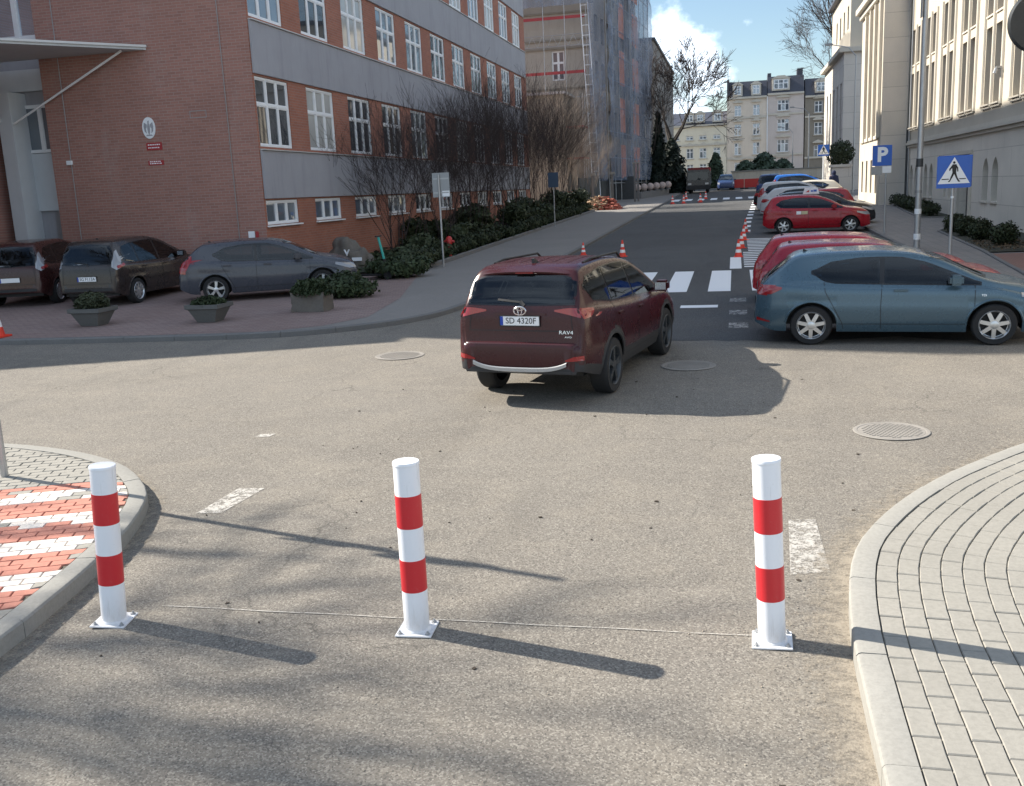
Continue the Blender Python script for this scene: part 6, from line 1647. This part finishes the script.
# boulder with a small white emblem
t = thing('boulder', 'granite memorial boulder with small white signs before the school wall', 'boulder', (-11.55, 27.6, gz(27.6)))
def rock(cx, cy, cz, rx, ry, rz_, seed, name, parent):
    bm = bmesh.new(); bmesh.ops.create_icosphere(bm, subdivisions=4, radius=1)
    for v in bm.verts:
        d = v.co.normalized(); k = 1+.35*noise.noise(d*1.3+Vector((seed,0,0)))+.12*noise.noise(d*3.7+Vector((seed,0,0)))+.04*noise.noise(d*11)
        v.co = Vector((cx+d.x*rx*k, cy+d.y*ry*k, cz+d.z*rz_*k))
    mm = MB(); mm.addbm(bm); return mm.build(name, MAT['rock'], parent, 60)
z = gz(27.6)
rock(-11.55, 27.9, z+.5, .5, .42, .66, 2, 'stone', t); rock(-11.0, 27.5, z+.32, .46, .36, .40, 5, 'stone', t)
m = MB(); m.prism([(-11.25,27.12,z+.74), (-11.16,27.12,z+.55), (-11.07,27.12,z+.74), (-11.11,27.12,z+.74), (-11.16,27.12,z+.63), (-11.21,27.12,z+.74)], (0, -.03, 0)); m.build('emblem', MAT['signwhite'], t, recalc=True)
m = MB(); m.bbox(-11.0, -10.7, 27.06, 27.1, z+.40, z+.50, .004); m.build('plaque', MAT['signwhite'], t)

# kick scooter
t = thing('kick_scooter', 'kick scooter with a turquoise stem parked upright by the junipers', 'scooter', (-9.45, 24.6, gz(24.6)+.1)); x, y, z = -9.45, 24.6, gz(24.6)+.1
m = MB(); m.bbox(x-.45, x+.3, y-.09, y+.09, z+.11, z+.16, .02); m.build('deck', MAT['black'], t)
m = MB(); m.tube([(x+.42, y, z+.15), (x+.36, y, z+.55)], .035, 10); m.build('fork', MAT['black'], t)
m = MB(); m.tube([(x+.36, y, z+.55), (x+.24, y, z+1.12)], .034, 10); m.build('stem', MAT['turq'], t)
m = MB(); m.tube([(x+.24, y-.22, z+1.15), (x+.23, y, z+1.14), (x+.24, y+.22, z+1.15)], .018, 8); m.build('handlebar', MAT['black'], t)
for wx in (x-.5, x+.44):
    m = MB(); m.lathe([(.04, -.03), (.10, -.032), (.115, -.02), (.115, .02), (.10, .032), (.04, .03)], 20, (wx, y, z+.115), 'y'); w = m.build('wheel', MAT['tyre'], t, 40)
m = MB(); m.bbox(x-.62, x-.4, y-.05, y+.05, z+.20, z+.24, .015); m.build('mudguard', MAT['black'], t)

# small red hydrant behind the sign post
t = thing('hydrant', 'small red hydrant post half hidden behind the sign pole at the bed edge', 'hydrant', (-8.92, 30.2, gz(30.2)+.15)); z = gz(30.2)+.15
m = MB(); m.lathe([(.07, 0), (.07, .1), (.06, .12), (.06, .42), (.10, .43), (.10, .62), (.06, .68), (0, .70)], 18, (-8.92, 30.2, z)); m.build('barrel', MAT['redthing'], t, 40)
m = MB(); m.lathe([(.04, -.17), (.045, -.16), (.045, .16), (.04, .17)], 12, (-8.92, 30.2, z+.52), 'x'); m.build('outlet', MAT['redthing'], t, 40)

# shrub boxes by the stone hall
pb = None; k = 0
for (x, y, w, l) in ((7.2, 29.2, .42, .62), (7.05, 31.2, .38, .6), (7.0, 32.9, .36, .5), (7.0, 34.6, .36, .55)):
    labs = ['nearest clipped box shrub in the bed by the stone hall', 'second clipped shrub in the bed by the stone hall', 'low third shrub in the bed by the stone hall', 'farthest clipped shrub of the bed before the doorway']
    leafy('box_shrub', labs[k], 'shrub', x, y, gz(y)+.12, [(0,0,.28,w,l*.55,.34), (.1,.2,.36,w*.6,l*.4,.26), (-.12,-.2,.32,w*.6,l*.4,.28)], 2200, .045, 'ever', None, .03, 140+k); k += 1
for i in range(8):
    y = 44.0+i*1.45
    leafy('box_shrub', 'clipped dark shrub in the far bed beyond the doorway', 'shrub', 7.95+.03*i, y, gz(y)+.12, [(0,0,.28,.42,.55,.32), (.05,.2,.34,.3,.3,.22)], 700, .06, 'ever', 'clipped shrubs in the far bed', .03, 150+i)
random.seed(4)
lt = MB()
for i in range(900):
    p = Vector((random.uniform(6.45, 8.5), random.uniform(27.4, 30.4), 0)); p.z = gz(p.y)+.13+random.random()*.06; leaf_quad(lt, p, random.uniform(.02, .05), Vector((0,0,1)))
stuff(lt.build('leaf_litter', plain('dry leaves', (.10, .065, .035), .9, var=.4, scale=20)), 'dry leaves lying in the bed by the stone hall', 'leaf litter')

# conifers
conifer('conifer', 'tall slender dark conifer beside the end of the netting', -7.2, 97, 7.6, 1.25, 5200, 'conifer', 3, .75, .24)
conifer('conifer', 'broad dark conifer right of the slender one', -6.05, 99, 5.2, 1.9, 5200, 'conifer', 5, .55, .24)
conifer('conifer', 'small dark conifer at the foot of the slender one', -8.5, 97.5, 4.4, 1.5, 2600, 'conifer', 6, .6, .24)
conifer('conifer', 'single bluish conifer right of the lorry before the cream tenement', -2.2, 119, 3.9, 1.15, 4200, 'yew', 8, .45, .25)
for i, (x, y, h, r) in enumerate(((1.3,128,3.0,1.9), (3.6,129,3.9,2.4), (5.9,130,3.0,2.0))):
    conifer('conifer', ['left of three bushy conifers behind the red barrier', 'middle and tallest of three bushy conifers behind the red barrier', 'right of three bushy conifers behind the red barrier'][i], x, y, h, r, 3800, 'yew', 10+i, .4, .28)

# ------------------------------------------------------------------ street furniture and far things
def lamp(name, label, x, y, h, arm, r0, r1, mat='metal', head=True):
    t = thing(name, label, 'street lamp', (x, y, gz(y))); m = MB(); z = gz(y)
    m.tube([(x, y, z), (x, y, z+1.5), (x, y, z+h)], [r0, r0*.97, r1], 16); m.build('pole', MAT[mat], t, 40)
    if arm:
        m = MB(); m.tube([(x, y, z+h-.05), (x+arm[0]*.3, y+arm[1]*.3, z+h+.55), (x+arm[0], y+arm[1], z+h+.8)], .035, 8); m.build('arm', MAT[mat], t, 40)
        m = MB(); ax, ay = x+arm[0], y+arm[1]; m.bbox(ax-.45, ax+.12, ay-.12, ay+.12, z+h+.74, z+h+.90, .05); m.build('lamp_head', MAT['signback'], t)
    return t
t = lamp('street_lamp', 'tall grey steel lamp column rising past the top of the picture, with old stickers', 4.93, 29.1, 9.5, (-1.6, 0), .085, .06)
for zz, hh, mm in ((2.32, .22, 'metal_dark'), (1.05, .14, 'signwhite'), (.35, .16, 'signwhite'), (1.62, .07, 'signback')):
    m = MB(); m.tube([(4.93, 29.1, gz(29.1)+zz), (4.93, 29.1, gz(29.1)+zz+hh)], .092, 16, cap=False); m.build('sticker_band', MAT[mm], t, 40)
m = MB(); m.bbox(4.82, 4.84, 28.98, 29.2, gz(29.1)+6.2, gz(29.1)+7.2, .004); m.build('bracket', MAT['signback'], t)
lamp('street_lamp', 'lamp with a curved arm standing in front of the corner building', 8.25, 75, 9.6, (-1.7, -.2), .07, .045)
lamp('street_lamp', 'distant pale lamp column before the tall tenements', 8.6, 125, 8.2, (-1.8, 0), .09, .06, 'signback')
lamp('street_lamp', 'thin distant lamp column left of the pale one', 7.2, 133, 6.4, (-1.5, 0), .08, .05, 'signback')
# red barrier and wall closing the street
t = thing('roadwork_barrier', 'low red barrier closing the street before the tenements', 'barrier', (2.4, 105, gz(105)))
z = gz(105)
for i in range(4):
    x = -.6+i*1.55; m = MB(); m.bbox(x, x+1.5, 105+.12*i, 105.08+.12*i, z+.12, z+1.0, .03); m.build('panel', MAT['redthing'], t)
    for xx in (x+.2, x+1.3):
        m = MB(); m.bbox(xx-.2, xx+.2, 104.8+.12*i, 105.3+.12*i, z+.0, z+.115, .02); m.build('foot', MAT['black'], t)
t = thing('garden_wall', 'pale rubble garden wall behind the red barrier', 'wall', (4, 122, gz(122))); z = gz(122)
m = MB(); m.box(-.4, 14, 122, 122.4, z-.2, z+1.75); m.build('masonry', m_render('rubble wall', (.55, .50, .42), .5, 2.5), t)
m = MB(); m.bbox(-.5, 14.1, 121.9, 122.5, z+1.753, z+1.9, .03); m.build('coping', MAT['kerb'], t)
# site hoarding, pillars, spheres and rubble at the scaffolded building
t = thing('site_hoarding', 'dark site hoarding with posts under the scaffold', 'hoarding', (-9.9, 79, gz(78))); z = gz(78)
m = MB(); 
for i in range(6): m.bbox(-10.35+i*.0, -10.27, 66.5+i*2.9, 69.3+i*2.9, z-.1, z+2.0, .02)
m.build('panels', MAT['metal_dark'], t)
m = MB(); m.bbox(-10.3, -8.3, 84.2, 84.3, z, z+2.1, .02); m.build('end_panel', MAT['metal_dark'], t)
for i, (x, y) in enumerate(((-9.35, 66.5), (-8.5, 70.5), (-7.6, 77.5), (-7.35, 77.6))):
    zz = gz(y)+.09
    pt = thing('timber_post', ['leftmost post with a lamp cap before the hoarding', 'second post with a lamp cap before the hoarding', 'thick pale post at the right end of the hoarding', 'rear one of the two pale posts at the right end of the hoarding'][i], 'post', (x, y, zz), 0, 'posts before the hoarding')
    m = MB(); m.bbox(x-.07, x+.07, y-.07, y+.07, zz, zz+(2.2 if i < 2 else 2.9), .01); m.build('shaft', MAT['kerb_dark'], pt)
    m = MB(); m.bbox(x-.2, x+.2, y-.1, y+.1, zz+(2.205 if i < 2 else 2.905), zz+(2.36 if i < 2 else 3.0), .02); m.build('cap', MAT['kerb'], pt)
ball = None
for i in range(6):
    x, y = -8.1+i*.42, 84.9+i*1.5; z = gz(y)+.72
    m = MB(); bm = bmesh.new(); bmesh.ops.create_uvsphere(bm, u_segments=20, v_segments=12, radius=.31)
    for v in bm.verts: v.co = Vector((v.co.x+x, v.co.y+y, v.co.z*(1 if v.co.z > -.28 else .97)+z+.29))
    tb = thing('concrete_ball', 'pale round concrete ball in the row on the low wall before the conifers', 'concrete ball', (x, y, z-.1), 0, 'row of concrete balls')
    m.addbm(bm); m.build('ball', m_concrete('ball concrete', (.50, .40, .36), 3, .2) if i == 0 else bpy.data.materials['ball concrete'], tb, 60)
    b = MB(); b.lathe([(.2, -.12), (.2, -.02), (.16, .0), (0, .0)], 16, (x, y, z)); b.build('foot', MAT['kerb_dark'], tb)
t = thing('low_wall', 'low concrete wall under the row of concrete balls', 'wall', (-7.2, 88, gz(88))); m = MB()
m.prism([(-8.55, 84.3, gz(84)-.1), (-7.75, 84.3, gz(84)-.1), (-6.0, 93.5, gz(92)-.1), (-6.8, 93.5, gz(92)-.1)], (0, 0, .72)); m.build('masonry', MAT['kerb_dark'], t)
t = thing('brick_pile', 'pile of loose bricks and rubble at the edge of the building site', 'rubble', (-8.6, 64.6, gz(64)+.1)); z = gz(64)+.1
mats_ = [plain('loose red brick', (.34, .10, .07), .9, var=.3, scale=4), plain('loose pale brick', (.42, .30, .20), .9, var=.3, scale=4)]
random.seed(8); ms = [MB(), MB()]
for i in range(420):
    u = random.uniform(-1, 1); v = random.uniform(-1, 1); hh = max(0, 1-u*u)*max(0, 1-v*v)
    c = Vector((-8.6+u*1.25, 64.8+v*1.0, z+random.random()*.95*hh**.7)); R = Matrix.Rotation(random.uniform(0, 6), 3, 'Z') @ Matrix.Rotation(random.gauss(0, .4), 3, 'X')
    mm = ms[0 if u > .05+random.gauss(0, .25) else 1]; b0 = len(mm.v); mm.box(-.125, .125, -.06, .06, -.035, .035)
    for q in range(b0, len(mm.v)): mm.v[q] = tuple(R @ Vector(mm.v[q])+c)
for mm, mt, nm in zip(ms, mats_, ('red_bricks', 'pale_bricks')): mm.build(nm, mt, t)
# stone pedestal with a round clipped bush, in front of the corner building
t = thing('pedestal_planter', 'stone pedestal carrying a round dark clipped bush before the corner building', 'planter', (7.35, 74.5, gz(74)+.09)); z = gz(74)+.09
m = MB(); m.bbox(6.7, 8.0, 74, 75.2, z, z+1.9, .03); m.bbox(6.6, 8.1, 73.9, 75.3, z+1.903, z+2.1, .03); m.build('pedestal', MAT['stone3'], t)
lf = MB(); random.seed(77)
for i in range(2200):
    v = Vector((random.gauss(0,1), random.gauss(0,1), random.gauss(0,1))).normalized(); r_ = .95*random.random()**.3*(1+.2*noise.noise(v*2)); leaf_quad(lf, Vector((7.35, 74.6, z+2.85))+v*r_, .1, v)
lf.build('bush', MAT['ever'], t)

# person in a dark coat by the distant crossing sign
def person(x, y, rz, label):
    t = thing('person', label, 'person', (x, y, gz(y)+.09), rz)
    me = bpy.data.meshes.new('body'); J = []; E = []; R = []
    def add(p, r, par=None):
        J.append(p); R.append(r); i = len(J)-1
        if par is not None: E.append((par, i))
        return i
    pel = add((0,0,.96), (.17,.12)); w = add((0,0,1.12), (.16,.11), pel); ch = add((0,.0,1.32), (.19,.12), w); nk = add((0,0,1.49), (.065,.065), ch); hd = add((0,.02,1.60), (.09,.10), nk); tp = add((0,.02,1.72), (.075,.085), hd)
    for s in (1, -1):
        shd = add((s*.19,0,1.41), (.075,.075), ch); el = add((s*.26,-.02,1.13), (.055,.055), shd); wr = add((s*.25,.08,.90), (.04,.04), el); pm = add((s*.25,.12,.83), (.035,.045), wr)
        for k in range(4): a = add((s*.25+(k-1.5)*.018, .14, .78), (.009,.009), pm); add((s*.25+(k-1.5)*.018, .15, .74), (.008,.008), a)
        add((s*.25-s*.04, .15, .82), (.010,.010), pm)
        hp = add((s*.10,0,.88), (.10,.10), pel); kn = add((s*.11,.03*s,.50), (.07,.07), hp); an = add((s*.11,.02*s-.02,.10), (.05,.05), kn); add((s*.12,.14+.02*s,.04), (.045,.035), an)
    me.from_pydata(J, E, []); o = bpy.data.objects.new('body', me); COL.objects.link(o)
    md = o.modifiers.new('s', 'SKIN'); sv_ = me.skin_vertices[0].data
    for i, r in enumerate(R): sv_[i].radius = r
    sv_[0].use_root = True
    o.modifiers.new('u', 'SUBSURF').levels = 2
    dg = bpy.context.evaluated_depsgraph_get(); m2 = bpy.data.meshes.new_from_object(o.evaluated_get(dg)); bpy.data.objects.remove(o)
    m2.materials.clear(); m2.materials.append(plain('skin', (.45, .29, .22), .6)); m2.name = 'body'
    b = bpy.data.objects.new('body', m2); COL.objects.link(b); b.parent = t
    for p in m2.polygons: p.use_smooth = True
    c = MB(); coat = plain('navy coat cloth', (.010, .017, .055), .85, var=.3, scale=9)
    c.lathe([(.30, .62), (.29, .80), (.25, 1.05), (.26, 1.28), (.255, 1.40), (.19, 1.47), (.10, 1.52)], 20, (0, 0, 0))
    for k in range(len(c.v)): vx, vy, vz = c.v[k]; c.v[k] = (vx*(1+.04*sin(9*vz)), vy*.72, vz)
    for s in (1, -1): c.tube([(s*.19,0,1.42), (s*.265,-.02,1.13), (s*.255,.07,.93)], [.10,.085,.07], 12)
    c.build('coat', coat, t, 60, world=False)
    c = MB(); c.lathe([(.10, 1.50), (.14, 1.56), (.135, 1.66), (.11, 1.74), (.05, 1.785), (0, 1.79)], 16, (0, -.015, 0)); c.build('hood', coat, t, 60, world=False)
    c = MB()
    for s in (1, -1): c.tube([(s*.10,0,.92), (s*.11,.03*s,.50), (s*.11,.02*s-.02,.09)], [.125,.09,.075], 12)
    c.build('trousers', MAT['black'], t, 60, world=False)
person(6.3, 68.0, radians(200), 'person in a dark navy hooded coat standing behind the parked cars by the distant sign')

# ------------------------------------------------------------------ light, sky, camera
SUN_EL = radians(36.0); LD = Vector((.9755, -.2235, 0)).normalized()
L = Vector((LD.x*cos(SUN_EL), LD.y*cos(SUN_EL), -sin(SUN_EL)))
sd = bpy.data.lights.new('sun', 'SUN'); sd.energy = 5.0; sd.angle = radians(.53); sd.color = (1.0, .93, .82)
so = bpy.data.objects.new('sun', sd); COL.objects.link(so); so.rotation_euler = L.to_track_quat('-Z', 'Y').to_euler(); so.location = (-30, 10, 40)
W = bpy.data.worlds.new('World'); SC.world = W; W.use_nodes = True; nt = W.node_tree; nt.nodes.clear()
sky = nt.nodes.new('ShaderNodeTexSky'); sky.sky_type = 'NISHITA'; sky.sun_disc = False; sky.sun_elevation = SUN_EL
sky.sun_rotation = atan2(-LD.x, -LD.y); sky.air_density = 1.15; sky.dust_density = .25; sky.ozone_density = 2.6; sky.altitude = 200
bg = nt.nodes.new('ShaderNodeBackground'); bg.inputs[1].default_value = .076; nt.links.new(sky.outputs[0], bg.inputs[0])
def cam_axes():
    f_ = 971.0; down = Vector((730-512, 5080-393, f_)).normalized(); fw = Vector((735-512, 182-393, f_)).normalized(); fw = (fw-down*fw.dot(down)).normalized(); rt = down.cross(fw)
    return Matrix((rt, fw, -down))                        # rows: world X, Y, Z in camera (x right, y down, z forward)
CM = cam_axes()
tc = nt.nodes.new('ShaderNodeTexCoord')
def wn(t, **k):
    n_ = nt.nodes.new(t)
    for a, b in k.items(): setattr(n_, a, b)
    return n_
mp = wn('ShaderNodeMapping'); mp.inputs['Scale'].default_value = (1, 1, 1.35); nt.links.new(tc.outputs['Generated'], mp.inputs[0])
nz = wn('ShaderNodeTexNoise'); nz.inputs['Scale'].default_value = 17; nz.inputs['Detail'].default_value = 9; nz.inputs['Roughness'].default_value = .58; nt.links.new(mp.outputs[0], nz.inputs['Vector'])
mask = None
for px, py, rad, amp in ((668, 38, .066, 1.0), (700, 72, .075, .95), (690, 108, .07, .75), (752, 20, .026, .46), (640, 60, .05, .6)):
    d = (CM @ Vector((px-512, py-393, 971))).normalized()
    vd = wn('ShaderNodeVectorMath', operation='DISTANCE'); nt.links.new(tc.outputs['Generated'], vd.inputs[0]); vd.inputs[1].default_value = d
    mr = wn('ShaderNodeMapRange', interpolation_type='SMOOTHSTEP'); nt.links.new(vd.outputs['Value'], mr.inputs[0]); mr.inputs[1].default_value = 0; mr.inputs[2].default_value = rad; mr.inputs[3].default_value = amp; mr.inputs[4].default_value = 0
    if mask is None: mask = mr.outputs[0]
    else:
        mx = wn('ShaderNodeMath', operation='MAXIMUM'); nt.links.new(mask, mx.inputs[0]); nt.links.new(mr.outputs[0], mx.inputs[1]); mask = mx.outputs[0]
ad = wn('ShaderNodeMath', operation='MULTIPLY_ADD'); nt.links.new(mask, ad.inputs[0]); ad.inputs[1].default_value = .62; nt.links.new(nz.outputs['Fac'], ad.inputs[2])
r = wn('ShaderNodeMapRange', interpolation_type='SMOOTHSTEP'); nt.links.new(ad.outputs[0], r.inputs[0]); r.inputs[1].default_value = .80; r.inputs[2].default_value = 1.02
# broken noise pattern for the cloud added as fill light
nz2 = wn('ShaderNodeTexNoise'); nz2.inputs['Scale'].default_value = 3.2; nz2.inputs['Detail'].default_value = 8; nt.links.new(mp.outputs[0], nz2.inputs['Vector'])
r2 = wn('ShaderNodeMapRange', interpolation_type='SMOOTHSTEP'); nt.links.new(nz2.outputs['Fac'], r2.inputs[0]); r2.inputs[1].default_value = .36; r2.inputs[2].default_value = .62; r2.inputs[4].default_value = .62
# unseen cloud added overhead and behind to fill shade, clear sky up the street
vw = (CM @ Vector((690-512, 60-393, 971))).normalized()
cl = wn('ShaderNodeVectorMath', operation='DISTANCE'); nt.links.new(tc.outputs['Generated'], cl.inputs[0]); cl.inputs[1].default_value = vw
cm_ = wn('ShaderNodeMapRange', interpolation_type='SMOOTHSTEP'); nt.links.new(cl.outputs['Value'], cm_.inputs[0]); cm_.inputs[1].default_value = .45; cm_.inputs[2].default_value = .85
c2 = wn('ShaderNodeMath', operation='MULTIPLY'); nt.links.new(cm_.outputs[0], c2.inputs[0]); nt.links.new(r2.outputs[0], c2.inputs[1])
mx = wn('ShaderNodeMath', operation='MAXIMUM'); nt.links.new(r.outputs[0], mx.inputs[0]); nt.links.new(c2.outputs[0], mx.inputs[1])
b2 = wn('ShaderNodeBackground'); b2.inputs[0].default_value = (.80, .92, 1.06, 1); b2.inputs[1].default_value = .95
ms_ = wn('ShaderNodeMixShader'); nt.links.new(mx.outputs[0], ms_.inputs[0]); nt.links.new(bg.outputs[0], ms_.inputs[1]); nt.links.new(b2.outputs[0], ms_.inputs[2])
wo = wn('ShaderNodeOutputWorld'); nt.links.new(ms_.outputs[0], wo.inputs[0])

cd = bpy.data.cameras.new('camera'); co_ = bpy.data.objects.new('camera', cd); COL.objects.link(co_)
cd.sensor_fit = 'HORIZONTAL'; cd.sensor_width = 36; cd.lens = 971/1024*36; cd.clip_start = .05; cd.clip_end = 3000
rot = Matrix((CM.col[0], -CM.col[1], -CM.col[2])).transposed()
co_.matrix_world = Matrix.Translation((0, 0, 2.68)) @ rot.to_4x4()
SC.camera = co_
SC.view_settings.view_transform = 'Standard'; SC.view_settings.look = 'None'; SC.view_settings.exposure = 1.05; SC.view_settings.gamma = 1
SC.render.engine = 'CYCLES'; SC.cycles.max_bounces = 6; SC.cycles.transparent_max_bounces = 12; SC.cycles.use_denoising = True
